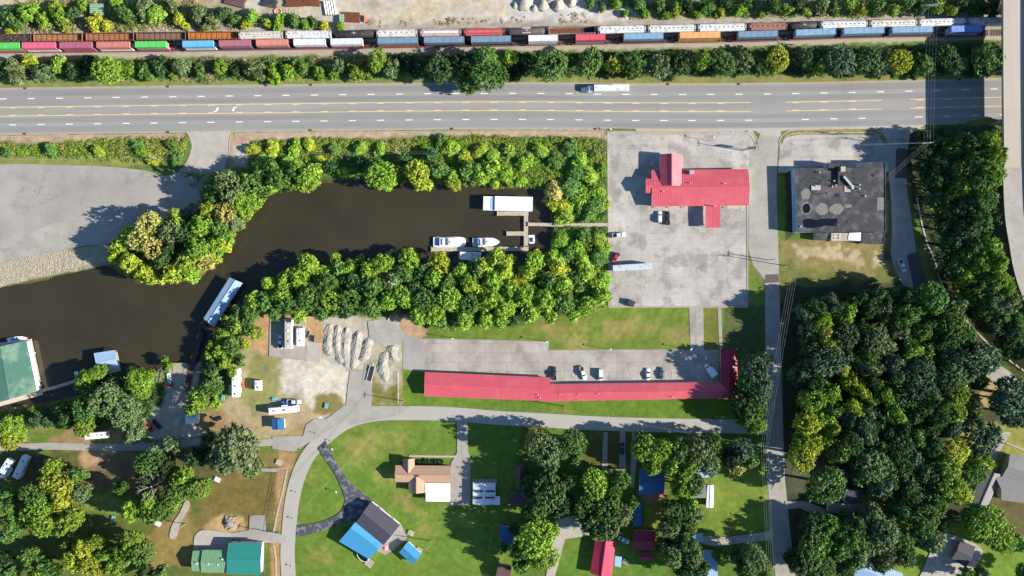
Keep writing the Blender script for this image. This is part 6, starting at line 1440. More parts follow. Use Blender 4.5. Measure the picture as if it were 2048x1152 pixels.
# semi truck on the highway, heading left
def semi():
    p = W(1208, 177.5, 2); t = thing("semi_truck", "white semi truck with a long white trailer driving left on the highway", "semi truck", (p.x, p.y, .06), R(180+.4)); k = S
    c = MB(); c.loft([ring(4.6, 1.15, .6, 2.9, .15), ring(6.4, 1.15, .6, 2.95, .2), ring(7.1, 1.1, .6, 2.3, .2), ring(7.4, .95, .6, 1.75, .2), ring(9.0, .80, .6, 1.5, .2), ring(9.5, .62, .7, 1.3, .15)]); setc(c.build("cab", M['paint'], t), (.62,.72,.80))
    g = MB(); g.slab([(6.75,-.95,2.75),(7.25,-.98,1.9),(7.25,.98,1.9),(6.75,.95,2.75)], .04); g.build("windshield", M['glass'], t)
    f = MB(); f.box(1.5, 5, -.45, .45, .7, 1.0); f.build("chassis", M['dark_metal'], t)
    for s in (-1, 1):
        q = MB(); q.cyl(4.5, s*1.05, 1, 3.4, .10, 8); q.build("exhaust_stack", M['steel'], t)
        q = MB(); q.tube([(5.1,s*1.1,.75),(6.6,s*1.1,.75)], .32, 10); q.build("fuel_tank", M['steel'], t)
    wheels(t, (8.2, 3.3, 2.1), 1.0, .5)
    b = MB(); b.box(-10.3, 4.3, -1.27, 1.27, 1.15, 3.95); tr = setc(b.build("trailer_box", M['dirty_paint'], t, bevel=.04), (.72,.72,.71))
    for i in range(13):
        q = MB(); x = -9.6+i*1.1; q.box(x-.03, x+.03, -1.2, 1.2, 3.95, 3.98); setc(q.build("roof_bow", M['paint'], tr), (.6,.6,.6))
    for s in (-1, 1): q = MB(); q.box(-4.5, 1.2, min(s*1.1, s*1.2), max(s*1.1, s*1.2), .5, 1.1); setc(q.build("side_skirt", M['paint'], t), (.5,.6,.65))
    wheels(t, (-8.9, -7.6), 1.0, .5); lights(t, 9.3, -10.3, .6, 1.1)
semi()
def semitrailer():
    p = W(1263.5, 534.5, 2.4); t = thing("semitrailer", "long pale grey semitrailer parked alone below the red pickup", "semitrailer", (p.x, p.y, .06), R(3.6)); h = 38.5*S
    b = MB(); b.box(-h, h, -1.27, 1.27, 1.1, 4.0); setc(b.build("trailer_box", M['dirty_paint'], t, bevel=.04), (.46,.54,.57))
    for i in range(11):
        q = MB(); x = -h+.7+i*(2*h-1.4)/10; q.box(x-.05, x+.05, -1.2, 1.2, 4.0, 4.04); setc(q.build("roof_bow", M['paint'], t), (.60,.67,.70))
    wheels(t, (h-1.6, h-2.9), 1.0, .5)
    for s in (-1, 1): q = MB(); q.box(-h+2.6, -h+2.8, s*.9-.08, s*.9+.08, 0, 1.1); q.build("landing_leg", M['steel'], t)
semitrailer()
# caravans and motorhomes
def rv(px, py, deg, L, wd, label, kind="motorhome", h=3.3, col=(.76,.76,.75), slides=(), vents=(-.6,.0,.55), group="campers and motorhomes", awn=None, nose=True, roof=None):
    p = W(px, py, h*.9); t = thing(kind, label, kind.replace("_", " "), (p.x, p.y, .06), R(deg), group); a = L/2; w = wd/2
    b = MB(); 
    rings = [ring(-a, w*.97, .55, h-.12, .12), ring(-a+.15, w, .5, h, .15)]
    rings += [ring(a-.9, w, .5, h, .15), ring(a-.25, w*.95, .5, h-.25, .2), ring(a, w*.82, .6, h-1.1, .2)] if nose else [ring(a-.15, w, .5, h, .15), ring(a, w*.97, .55, h-.12, .12)]
    b.loft(rings); setc(b.build("body", M['paint'], t), col)
    if roof: q = MB(); q.box(-a+.25, a-(1.1 if nose else .25), -w+.2, w-.2, h+.002, h+.03); setc(q.build("roof_membrane", M['paint'], t), roof)
    for (x0, x1, s, d) in slides:
        q = MB(); q.box(x0*a, x1*a, min(s*(w-.05), s*(w+d)), max(s*(w-.05), s*(w+d)), .9, h-.35); so = setc(q.build("slide_out", M['paint'], t), col)
    for i, x in enumerate(vents):
        q = MB(); q.box(x*a-.3, x*a+.3, -.25, .25, h, h+.16); (q.build("roof_vent", M['dark_metal' if i % 2 == 0 else 'white'], t))
    q = MB(); q.box(.15*a, .15*a+1.0, -.35, .35, h, h+.3); q.build("air_conditioner", M['white'], t)
    for s in (-1, 1):
        for x in (-.5, 0, .5): q = MB(); q.box(x*a-.4, x*a+.4, min(s*w, s*(w+.02)), max(s*w, s*(w+.02)), 1.5, 2.2); q.build("window", M['pane'], t)
    if nose: q = MB(); q.slab([(a-.22,-w*.8,h-.35),(a+.02,-w*.75,h-1.1),(a+.02,w*.75,h-1.1),(a-.22,w*.8,h-.35)], .03); q.build("windshield", M['glass'], t)
    if awn: q = MB(); q.slab([(awn[0]*a, awn[2]*w, h-.5), (awn[1]*a, awn[2]*w, h-.5), (awn[1]*a, awn[2]*(w+1.5), h-1.0), (awn[0]*a, awn[2]*(w+1.5), h-1.0)], .04); q.build("awning", M['steel'], t)
    wheels(t, (-a*.45, -a*.45+.9) if not nose else (-a*.5, a*.62), w-.15, .38)
    return t
rv(470.5, 766, 90, 11.8, 2.9, "large white motorhome with four slide-outs beside the camp track", slides=((.55,.85,-1,.45),(.05,.38,-1,.45),(-.7,-.3,-1,.45),(.4,.7,1,.5)), vents=(-.75,-.45,-.2,.75), awn=(-.75,-.15,1), nose=False)
rv(515.5, 771, 90, 4.2, 2.7, "small white pop-up camper right of the large white motorhome", "travel_trailer", h=2.6, vents=(-.3,.2), nose=False, roof=(.6,.64,.7))
rv(566.5, 820, 5.5, 12.2, 2.7, "long white motorhome above the tiny blue shed", slides=((-.1,.3,1,.6),), vents=(-.65,-.45,.05,.5))
rv(576.5, 667.5, 90, 12.3, 3.0, "long cream roofed fifth wheel trailer on the concrete pad", "travel_trailer", h=3.7, col=(.72,.71,.68), vents=(.8,.6,.2,-.2,-.5,-.8), nose=False, roof=(.48,.42,.34))
rv(600, 673.5, 90, 7.8, 3.0, "short white travel trailer beside the long cream one", "travel_trailer", h=2.9, vents=(-.4,.8), nose=True)
rv(192, 871, 4, 9.4, 2.7, "white travel trailer under the trees beside the lower road", "travel_trailer", h=3.1, nose=False)
rv(41, 934.5, 64, 10.0, 2.8, "white camper parked right of another at bottom left", "travel_trailer", h=3.2, slides=((-.8,-.4,-1,.5),), nose=False, col=(.66,.70,.74))
rv(9, 937, 57, 8.5, 2.8, "white camper nearest the left edge, bottom left", "travel_trailer", h=3.2, nose=False, col=(.62,.68,.72), awn=(-.6,.4,-1))
# buggies, utility trailers and small yard things
def buggy(px, py, deg, col, label):
    p = W(px, py, .8); t = thing("utility_buggy", label, "buggy", (p.x, p.y, .06), R(deg), "small yard vehicles")
    b = MB(); b.loft([ring(-1.4,.6,.4,.8,.08), ring(0,.65,.35,.75,.08), ring(1.3,.55,.4,.85,.08)]); setc(b.build("body", M['paint'], t), col)
    r = MB(); r.box(-.5,.6,-.6,.6,1.75,1.8); setc(r.build("canopy", M['paint'], t), tuple(c*.7 for c in col))
    q = MB(); [q.bar((x,y,.7),(x,y,1.75),.06,.06) for x in (-.45,.55) for y in (-.55,.55)]; q.build("roll_cage", M['dark_metal'], t)
    wheels(t, (-1.0,.95), .62, .3)
buggy(568, 805, 15, (.05,.16,.50), "bright blue buggy behind the silver pickup"); buggy(626.5, 677, 85, (.03,.04,.06), "black buggy right of the short white travel trailer")
buggy(341, 770, 0, (.45,.04,.08), "red buggy at the top of the boat ramp") 
buggy(437, 838, 20, (.03,.035,.045), "black buggy in the shade right of the pale shed")
def picnic(px, py, deg, label):
    p = W(px, py, .7); t = thing("picnic_table", label, "picnic table", (p.x, p.y, 0), R(deg), "teal picnic tables")
    mb = MB(); [mb.box(-1.1,1.1,-.38+k*.26,-.16+k*.26,.72,.77) for k in range(3)]; mb.build("table_top", M['teal'], t)
    for s in (-1, 1): q = MB(); q.box(-1.1,1.1,s*.75-.16,s*.75+.16,.42,.46); q.build("bench", M['teal'], t)
    for x in (-.8,.8): q = MB(); q.bar((x,-.8,0),(x,.2,.74),.06,.06); q.bar((x,.8,0),(x,-.2,.74),.06,.06); q.bar((x,-.8,.4),(x,.8,.4),.06,.06); q.build("leg", M['steel'], t)
picnic(549.5, 798.5, 0, "teal picnic table left of the blue buggy"); picnic(652, 811.5, 78, "teal picnic table alone on the weedy triangle"); picnic(445, 796, 85, "teal picnic table beneath the large motorhome's awning"); picnic(225, 1037, 80, "teal picnic table on the shaded grass between campground trees")
def utrailer(px, py, deg, label, L=3.6, wd=1.8, m='steel', deck=True):
    p = W(px, py, .6); t = thing("utility_trailer", label, "trailer", (p.x, p.y, .06), R(deg), "small utility trailers"); h = L/2; w = wd/2
    f = MB(); [f.bar((-h,y,.55),(h,y,.55),.1,.12) for y in (-w,w)]; [f.bar((x,-w,.55),(x,w,.55),.1,.1) for x in [(-h+k*L/5) for k in range(6)]]; f.bar((h,-w*.5,.55),(h+1.2,0,.5),.08,.08); f.bar((h,w*.5,.55),(h+1.2,0,.5),.08,.08); f.build("frame", M[m], t)
    if deck: q = MB(); q.box(-h+.1,h-.1,-w+.1,w-.1,.58,.62); q.build("deck", M['dark_metal'], t)
    q = MB(); [q.bar((-h+k*L/4,s*w,.6),(-h+k*L/4,s*w,1.1),.06,.06) for k in range(5) for s in (-1,1)]; [q.bar((-h,s*w,1.1),(h,s*w,1.1),.06,.06) for s in (-1,1)]; q.build("side_rail", M[m], t)
    wheels(t, (-.2,), w+.05, .3)
utrailer(741.5, 747, 75, "long white-railed trailer beside the gravel windrows", 6.6, 2.2, 'white'); utrailer(319, 752, 78, "empty boat trailer frame beside the boat ramp", 5.0, 1.6, 'steel', False)
utrailer(615, 668, 70, "small trailer between the white travel trailer and the black buggy", 3.0, 1.5)
dp = thing("dumpster", "black dumpster on the bottom edge of the restaurant lot", "dumpster", W(1262, 606, 1), R(-25)); mb = MB(); mb.box(-1.5,1.5,-1.1,1.1,.1,1.7); mb.build("bin", M['dark_metal'], dp); mb = MB(); mb.slab([(-1.5,-1.15,1.75),(1.5,-1.15,1.75),(1.5,1.15,2.0),(-1.5,1.15,2.0)], .06); mb.build("lid", M['tar'], dp)
dp.location.z = 0
# ------------------------------------------------------------------ boats
def hull(par, L, B, zt=.9, z0=-.4, bow=.35, m='fibre', name="hull", sq=False):
    h = L/2; b = B/2; mb = MB(); st = [(-h,.86),(-h*.5,1),(h*.1,1),(h*.45,.90),(h*.7,.66),(h*.88,.36),(h,.04)] if not sq else [(-h,.9),(-h*.8,1),(h*.6,1),(h*.85,.9),(h,.62)]
    mb.loft([[(x,-b*w*.55,z0),(x,b*w*.55,z0),(x,b*w,zt-.25),(x,b*w,zt),(x,-b*w,zt),(x,-b*w,zt-.25)] for x, w in st]); return mb.build(name, M[m], par)
WZ = -1.15
def base_w(px, py): q = W(px, py, 0); return (q.x, q.y, WZ)
# big houseboat
t = thing("houseboat", "large white roofed houseboat at the top of the marina dock", "houseboat", base_w(1016, 408.5), R(-1.2)); h = 49*S
hull(t, 2*h-1, 5.4, .7, -.4, sq=True)
mb = MB(); mb.box(-h+3.2, h-1.2, -2.5, 2.5, .7, 3.0); mb.build("cabin_wall", M['white'], t)
mb = MB(); mb.box(-h+4.8, h, -3.0, 3.0, 3.5, 3.65); mb.build("upper_roof", M['white_roof'], t)
mb = MB(); mb.box(-h, -h+4.79, -2.9, 2.9, 3.0, 3.12); mb.build("front_roof", M['white_roof'], t)
mb = MB(); mb.box(-h+2.7, -h+4.78, -2.6, 2.6, 3.13, 3.16); mb.build("skylight_strip", M['pale_blue'], t)
mb = MB(); [mb.bar((x,y,.7),(x,y,3.0),.08,.08) for x in (-h+.3,-h+2.5) for y in (-2.7,2.7)]; mb.build("post", M['steel'], t)
for k in range(6):
    for s in (-1,1): mb = MB(); mb.box(-h+5+k*2.6,-h+6.4+k*2.6,s*2.5-.03,s*2.5+.03,1.5,2.4); mb.build("window", M['pane'], t)
# cruiser
def cruiser(px, py, L, B, deg, label, fly=True, sq=True):
    t = thing("cabin_cruiser", label, "boat", base_w(px, py), R(deg), "white boats moored at the marina dock"); h = L/2
    hull(t, L, B, 1.0, -.4, sq=sq)
    d = MB(); d.box(-h+.35, -h+L*.22, -B*.36, B*.36, 1.0, 1.04); setc(d.build("cockpit_floor", M['paint'], t), (.22,.42,.62))
    c = MB(); c.loft([ring(-h+L*.2, B*.40, 1.0, 2.1, .12), ring(0, B*.42, 1.0, 2.15, .12), ring(h*.42, B*.40, 1.0, 2.0, .12), ring(h*.72, B*.24, 1.0, 1.25, .1)]); c.build("cabin", M['fibre'], t)
    g = MB(); g.slab([(h*.40,-B*.33,2.02),(h*.58,-B*.28,1.6),(h*.58,B*.28,1.6),(h*.40,B*.33,2.02)], .03); g.build("windshield", M['glass'], t)
    if fly:
        f = MB(); f.box(-h+L*.28, -h+L*.30, -B*.3, B*.3, 2.15, 2.5); f.box(-h+L*.45,-h+L*.49,-B*.34,B*.34,2.15,2.7); f.build("flybridge_rail", M['steel'], t)
        for (x, y) in ((.02,-.55),(.02,.55),(.55,-.5),(.55,.5)): q = MB(); q.box(x*1.6-.3, x*1.6+.3, y-.28, y+.28, 2.15, 2.65); q.build("seat", M['white'], t)
        q = MB(); q.box(-.2,.3,-.4,.4,2.15,2.6); q.build("console", M['dark_metal'], t)
    r = MB()
    for s in (-1, 1): r.tube([(-h*.2,s*B*.46,1.5),(h*.5,s*B*.43,1.5),(h*.8,s*B*.28,1.5),(h*.97,0,1.5)], .03, 5)
    r.build("bow_rail", M['steel'], t)
    return t
cruiser(899, 484, 13.6, 4.3, 0, "boxy white cabin cruiser with a blue cockpit, left on the dock")
cruiser(972.5, 484, 11.4, 3.9, 0, "round-bowed white motor yacht right of the boxy cruiser", sq=False)
t = thing("pontoon_boat", "white pontoon boat moored below the marina dock", "boat", base_w(939.5, 512), R(178), "white boats moored at the marina dock")
hull(t, 9.4, 3.6, .7, -.4, sq=True); mb = MB(); mb.box(-.6, 4.0, -1.6, 1.6, 2.3, 2.38); mb.build("canopy", M['white_roof'], t); mb = MB(); [mb.bar((x,y,.6),(x,y,2.3),.06,.06) for x in (-.5,3.9) for y in (-1.5,1.5)]; mb.build("canopy_post", M['steel'], t)
for i, (x, y) in enumerate(((-1.4,.9),(-1.4,-.9),(-2.6,.9),(-3.4,-.4))): mb = MB(); mb.box(x-.35,x+.35,y-.3,y+.3,.7,1.2); mb.build("seat", M['steel' if i % 2 else 'white'], t)
t = thing("pontoon_boat", "small white-grey boat moored at the dock's right corner", "boat", base_w(1063.5, 478.5), R(-88), "white boats moored at the marina dock")
hull(t, 3.6, 2.6, .55, -.3, sq=True); mb = MB(); mb.box(-.7,.7,-.5,.5,.56,.9); mb.build("seat", M['dark_metal'], t); mb = MB(); mb.box(.9,1.1,-.8,.8,.55,1.1); mb.build("windshield", M['glass'], t)
t = thing("speedboat", "slim blue-white speedboat at the top of the green boathouse", "boat", base_w(32, 678.5), R(7)); hull(t, 8.4, 2.2, .6, -.3); mb = MB(); mb.box(-2.6,.3,-.6,.6,.61,.66); setc(mb.build("cockpit_floor", M['paint'], t), (.2,.3,.5)); mb = MB(); mb.box(.4,.6,-.7,.7,.6,1.0); mb.build("windshield", M['glass'], t); mb = MB(); mb.box(-4.5,-4.0,-.3,.3,.2,1.0); mb.build("outboard_motor", M['dark_metal'], t)
for (x, y, L, lab) in ((56, 697, 2.6, "tiny white boat upper right of the green boathouse"), (61, 707, 3.0, "small white boat with seats right of the green boathouse"), (62, 719, 2.8, "small grey jet ski float below two others by the green boathouse")):
    t = thing("moored_dinghy", lab, "boat", base_w(x, y), R(8), "small craft beside the green boathouse"); hull(t, L, 1.5, .4, -.2); mb = MB(); mb.box(-.5,.3,-.35,.35,.41,.7); mb.build("seat", M['steel'], t)
t = thing("paddle_boat", "white and green paddle boat by the walkway left of the big trees", "boat", base_w(152, 751), R(-70)); hull(t, 3.4, 1.6, .45, -.2, sq=True); mb = MB(); mb.box(-.7,.7,-.55,.55,.46,.62); mb.build("seat", M['teal'], t)
t = thing("kayak", "white and teal dinghy near the boat ramp's left side", "boat", (W(340,757).x, W(340,757).y, .35), R(-80)); hull(t, 4.6, 1.5, .4, -.2); mb = MB(); mb.box(-1.2,1.2,-.45,.45,.41,.44); mb.build("cockpit_floor", M['teal'], t)
t = thing("kayak", "white canoe lying on the grass left of the large motorhome", "boat", (W(441,756).x, W(441,756).y, .3), R(20)); hull(t, 3.0, .8, .3, -.2); mb = MB(); mb.box(-.6,.6,-.2,.2,.31,.33); mb.build("cockpit_floor", M['dark_metal'], t)
for i, (x, a, lab) in enumerate(((483, -78, "orange kayak nearest the large motorhome"), (487, -74, "second orange kayak farther from the large motorhome"))):
    t = thing("kayak", lab, "kayak", (W(x,769).x, W(x,769).y, .25), R(a), "orange kayaks by the motorhome"); hull(t, 3.2, .7, .25, -.2, m='orange'); mb = MB(); mb.box(-.5,.3,-.18,.18,.26,.28); mb.build("cockpit", M['dark_metal'], t)
# ------------------------------------------------------------------ gravel windrows
WR = [((660,648),(656,700),(664,712)), ((676,650),(674,690),(684,728)), ((694,654),(690,700),(694,735)), ((717,662),(711,700),(706,738)), ((738,675),(731,705),(724,722)), ((774,702),(765,730),(772,764)), ((786,690),(784,705),(790,722))]
for i, w_ in enumerate(WR):
    pts = smooth_path(list(w_), 16); q0 = W(*pts[0]); lab = f"pale gravel windrow, {ordinal(i+1)} from the left in the parking yard"
    t = bpy.data.objects.new("gravel_windrow", None); mb = MB(); n = len(pts); rg = random.Random(i); rows = []; K = 14
    for k, (x, y) in enumerate(pts):
        p = W(x, y)-q0; e = min(1, (k+.5)/5.0, (n-k-.5)/5.0); big = fbm(np.array([x*1.0+i*50]), np.array([y]), 9, 2, 5)[0]
        hh = .85*(.75+.55*big)*e; wd = 2.3*(1+.28*fbm(np.array([y+i*70.0]), np.array([x]), 7, 2, 6)[0])*max(.4, e); row = []
        for j in range(K+1):
            s_ = -1+2*j/K; z = hh*max(0, 1-abs(s_)**1.3); ed = 1-abs(s_)
            row.append((p.x+wd*s_+rg.uniform(-.10,.10), p.y+rg.uniform(-.08,.08), z+rg.uniform(-.10,.12)*min(1, ed*5)-(.06 if ed < .01 else 0)))
        rows.append(row)
    for a, b in zip(rows, rows[1:]):
        for j in range(K): mb.quad([a[j], b[j], b[j+1], a[j+1]][::-1])
    bpy.data.objects.remove(t); o = mb.build("gravel_windrow", M['gravel'], None, False, (q0.x, q0.y, .06)); tag(o, lab, "gravel pile", "gravel windrows in the yard")
for i, (x, y, r, h_) in enumerate(((1048,4,20,2.2),(1085,8,16,2.0),(1115,10,15,2.6),(1142,4,12,1.8),(1068,16,9,1.2),(1100,-8,22,3.0),(1030,10,9,1.0))):
    q = W(x, y); rg = random.Random(40+i); mb = MB(); N = 18; rings = []
    for k, (f, zf) in enumerate(((1,-.03),(.8,.22),(.55,.55),(.3,.85),(.12,1.0))):
        rings.append([(r*S*f*math.cos(6.283*j/N)*rg.uniform(.88,1.1), r*S*f*math.sin(6.283*j/N)*rg.uniform(.88,1.1), h_*zf*rg.uniform(.9,1.1)) for j in range(N)])
    mb.loft(rings); o = mb.build("gravel_heap", M['gravel'], None, True, (q.x, q.y, 0)); tag(o, f"pale gravel heap, {['leftmost of the large ones','second large one','tall narrow one','rightmost one','low one in front','largest one, cut by the frame edge','lowest one at the far left'][i]}, top centre yard", "gravel pile", "gravel heaps in the top yard")
# rubble pile
t = thing("rubble_pile", "grey rock rubble pile above the pale patio, bottom left", "rubble", W(460,1048,.5)*Vector((1,1,0))); mb = MB(); rg = random.Random(8)
for k in range(90):
    a = rg.uniform(0,6.28); d = rg.random()**.7*3; r = rg.uniform(.2,.6); z = (1-d/3)*1.4; c = (math.cos(a)*d*.8, math.sin(a)*d*1.2+d*.2, z)
    mb.box(c[0]-r, c[0]+r, c[1]-r*.6, c[1]+r*.6, c[2]-.3, c[2]+r*.5, 0, Matrix.Rotation(rg.uniform(0,3), 4, 'Z') if False else None)
mb.build("rocks", M['stone'], t, kind="stuff")
# ------------------------------------------------------------------ top yard salvage
def stack(name, label, cat, px, py, deg, n, L, w, h, m, gap=.08, group="salvage stacks in the top yard", layers=2):
    p = W(px, py, .5); t = thing(name, label, cat, (p.x, p.y, 0), R(deg), group)
    for j in range(layers):
        for i in range(n):
            mb = MB(); y = (i-(n-1)/2)*(w+gap)+(.1*j); mb.box(-L/2+random.Random(i*7+j).uniform(-.3,.3), L/2+random.Random(i*5+j).uniform(-.4,.4), y-w/2, y+w/2, j*h+.05, (j+1)*h); mb.build("beam", M[m], t)
    return t
stack("beam_stack", "rust red stack of steel beams, left of the white pipes", "beam stack", 622, 6, -3, 5, 7.0, .45, .4, 'rust')
stack("beam_stack", "stack of rusty steel beams farther left, above the salmon ring", "beam stack", 588, 5, 2, 6, 7, .5, .45, 'rust')
stack("beam_stack", "dark grey stack of timbers at the scrub's upper edge", "beam stack", 538, 6, -10, 5, 6, .6, .4, 'tar')
stack("beam_stack", "dark beams left of the grey timber stack, near the top edge", "beam stack", 470, 3, -14, 4, 8, .9, .5, 'brown_roof')
stack("beam_stack", "rusty beam platform beside the pale green box", "beam stack", 703, 35, -2, 6, 6.5, .6, .5, 'rust')
stack("beam_stack", "low row of thin weathered slats below the rust red stacks", "beam stack", 578, 24, 90, 9, 2.4, .3, .2, 'wood', .35, layers=1)
for i in range(5):
    p = W(650+i*4.8, 16, .6); t = thing("concrete_pipe", f"{ordinal(i+1)} from the left of five white slanting pipes in the top yard", "pipe", (p.x, p.y, .5), R(100), "white pipes in the top yard"); mb = MB(); mb.tube([(-2.9,0,0),(2.9,0,0)], .38, 12, 0, True); mb.build("pipe_body", M['white'], t); mb = MB(); mb.tube([(-3.1,0,0),(-2.8,0,0)], .46, 12); mb.build("collar", M['concrete'], t)
def pbox(name, label, cat, px, py, L, w, h, m, deg=0, parts=None):
    p = W(px, py, h); t = thing(name, label, cat, (p.x, p.y, 0), R(deg)); mb = MB(); mb.box(-L/2,L/2,-w/2,w/2,.1,h); mb.build("body", M[m], t, bevel=.05); mb = MB(); [mb.box(-L/2-.03,L/2+.03,-w/2+k*w/5,-w/2+k*w/5+.08,h,h+.05) for k in range(6)]; mb.build("lid_rib", M['white'], t); return t
pbox("storage_box", "pale green storage box left of the rusty platform, top yard", "box", 683, 36, 1.9, 3.2, 1.6, 'pale_green_roof')
pbox("storage_shed", "small pale green ribbed shed roof in the scrub, top left", "shed", 193, 19, 5.6, 4.4, 2.4, 'pale_green_roof', 2)
pbox("water_tank", "red crate right of the rusty beam platform", "crate", 731, 37, 1.2, 2.6, 1.0, 'orange')
t = thing("steel_ring", "salmon coloured steel ring lying above the scrub, top yard", "ring", W(556, 23), 0); mb = MB(); N = 20
mb.tube([(1.5*math.cos(6.283*k/N), 1.2*math.sin(6.283*k/N), .25) for k in range(N+1)], .22, 8); mb.build("rim", M['salmon'], t); mb = MB(); mb.bar((-1.3,0,.25),(1.3,0,.25),.15,.1); mb.build("cross_bar", M['salmon'], t)
for i, (x, y, lab) in enumerate(((745,44,"grey driftwood brush pile right of the red crate"),(908,40,"dark brush pile above the pinkish hopper car"),(790,628,"yellow split log lying where the vines meet the slab"))):
    t = thing("brush_pile" if i < 2 else "fallen_log", lab, "brush pile" if i < 2 else "log", W(x, y)); mb = MB(); rg = random.Random(i)
    if i < 2:
        for k in range(34): a = rg.uniform(0,3.14); l = rg.uniform(1,2.6); c = Vector((rg.uniform(-1.8,1.8), rg.uniform(-1,1), rg.uniform(.1,.8))); d = Vector((math.cos(a)*l/2, math.sin(a)*l/2, rg.uniform(-.2,.3))); mb.tube([c-d, c+d], [.07,.03], 5)
        mb.build("sticks", M['deadwood'], t, kind="stuff")
    else:
        mb.tube([(-3.0,-2.6,.3),(-1.6,-.2,.35),(2.6,2.4,.4)], [.28,.22,.14], 8); mb.build("stem", mat("fresh_wood", (.62,.48,.24)), t); mb = MB(); mb.tube([(-1.6,-.2,.35),(-3.4,.6,.3)], [.15,.08], 7); mb.build("side_branch", bpy.data.materials["fresh_wood"], t)
# ------------------------------------------------------------------ poles, wires, fences, lamps
POLE = {}
def pole(key, px, py, h, label, arms=1, ang=90, lean=(0,0), cat="utility pole", name="utility_pole", m='pole', arm_len=2.4, top=None, group="utility poles"):
    """px, py: foot of the pole on the ground"""
    p = W(px, py); t = thing(name, label, cat, (p.x, p.y, 0), 0, group); q = Vector((lean[0], lean[1], h))
    mb = MB(); mb.tube([(0,0,-.3), tuple(q*.5), tuple(q)], [.17,.15,.11], 8); mb.build("shaft", M[m], t)
    d = Vector((math.cos(R(ang)), math.sin(R(ang)), 0)); ends = []
    for k in range(arms):
        c = q-Vector((0,0,.35+k*1.1)); mb = MB(); mb.bar(c-d*arm_len/2, c+d*arm_len/2, .13, .13); mb.build("crossarm", M[m if m != 'steel' else 'steel'], t)
        for s in (-.46,-.16,.16,.46): 
            mb = MB(); e = c+d*arm_len*s; mb.cyl(e.x, e.y, e.z+.06, e.z+.26, .06, 6); mb.build("insulator", M['white'], t); ends.append(p+e+Vector((0,0,.26)))
    POLE[key] = ends or [p+q]
    return t
def foot(px, py, h):   # pole top seen at px,py -> foot pixel
    w = W(px, py, h); return 1024+w.x/S, 576-w.y/S
pole('a', *foot(300.5,313.5,10), 10, "white crossarmed pole beside the left access road", 1, 92)
pole('b', *foot(801,306,9), 9, "leaning pole in the weeds above the creek", 1, 100, lean=(-1.5,.9))
pole('c', *foot(1200,302,9.5), 9.5, "pole at the left corner of the restaurant lot", 1, 95)
pole('d', *foot(1500,293,10), 10, "pole carrying the sign box between the two lots", 1, 95)
pole('e', *foot(1858,285,15), 15, "tallest pole with double crossarms by the overpass ramp trees", 2, 5, arm_len=4.2, m='steel')
pole('f', *foot(1591,529,14), 14, "double crossarm pole on the grass below the flat roofed building", 2, 8, arm_len=3.2)
pole('g', *foot(801.5,808,9), 9, "pole by the loop road left of the motel", 1, 85)
pole('h', *foot(1130.5,819,9), 9, "pole below the middle of the motel roof", 1, 90)
pole('i', *foot(1529,893,13), 13, "pole at the junction of the loop road and the lane", 1, 0, arm_len=3)
pole('j', *foot(856,1096,9.5), 9.5, "pole on the lawn right of the small blue shed", 1, 40)
pole('k', *foot(545,1079,9), 9, "pole beside the white ditch, bottom left", 1, 70)
pole('l', *foot(352,1062,10), 10, "white pole beside the gravel path, bottom left", 1, 10, m='steel')
pole('m', 1536, 520, 9, "thin pole on the lane's left edge casting a long shadow", 1, 90, m='pole')
pole('n', *foot(1548,1160,13), 13, "pole by the lane at the bottom edge", 1, 0, arm_len=3)
pole('o', *foot(1868,8,15), 15, "pole rising out of the wood at the top right", 2, 5, arm_len=4.2, m='steel')
sg = thing("roadside_sign", "dark sign box on two posts beside the pole between the lots", "sign", W(1496,300,0), R(5)); mb = MB(); mb.box(-1.4,1.4,-.25,.25,4.0,6.6); mb.build("sign_box", M['dark_metal'], sg); [small(sg, lambda m_: m_.cyl(x,0,-.1,4.0,.1,8), "post", 'steel') for x in (-1,1)]
sg = thing("roadside_sign", "bent metal sign frame on the grass strip above the flat roofed building's lot", "sign", W(1672,270,0), R(0)); mb = MB(); [mb.bar((x,0,0),(x,0,4.5),.12,.12) for x in (-.9,.9)]; mb.bar((-1.6,0,4.4),(1.6,0,4.4),.12,.12); mb.build("frame", M['rust'], sg); mb = MB(); mb.bar((-1.5,.1,3.2),(1.5,.1,3.2),.05,1.2); mb.build("panel", M['steel'], sg)
def wires(a, b, n, sag=.9, r=.018, lab=None):
    t = thing("power_line", lab, "power line", POLE[a][0], 0, "power lines"); o0 = Vector(POLE[a][0])
    for k in range(n):
        A = Vector(POLE[a][k % len(POLE[a])]); B = Vector(POLE[b][k % len(POLE[b])]) if isinstance(b, str) else Vector(b)+Vector((k*.4,k*.5,0)); mb = MB()
        mb.tube([tuple(A.lerp(B, i/10)-o0-Vector((0,0,sag*4*(i/10)*(1-i/10)))) for i in range(11)], r, 4, 0, False); mb.build("wire", M['steel'], t)
POLE['z0'] = [W(-200,318,9.5), W(-200,322,9.5)]; POLE['zq'] = [W(1552,1400,13)+Vector((k*.7,0,0)) for k in range(4)]; POLE['zt'] = [W(1872,-160,15)+Vector((k*.9,0,0)) for k in range(4)]
for a, b, n, lab in (('z0','a',2,"wires over the left verge"),('a','b',2,"wires along the creek's weeds, left span"),('b','c',2,"wires along the creek's weeds, right span"),('c','d',3,"wires crossing above the restaurant"),('d','e',3,"wires crossing above the flat roofed building"),
    ('e','o',4,"high wires crossing the highway near the overpass"),('o','zt',4,"high wires leaving at the top right"),('f','i',4,"wires following the lane beside the large wood"),('i','zq',4,"wires following the lane at the bottom"),('g','h',2,"wires along the motel's lower lawn, left span"),
    ('h','i',2,"wires along the motel's lower lawn, right span"),('j','zq',1,"thin wires over the bottom lawns"),('k','g',2,"wires along the curving loop road"),('e','f',3,"wires slanting over the flat roofed building's rear")):
    wires(a, b, n, lab=lab)
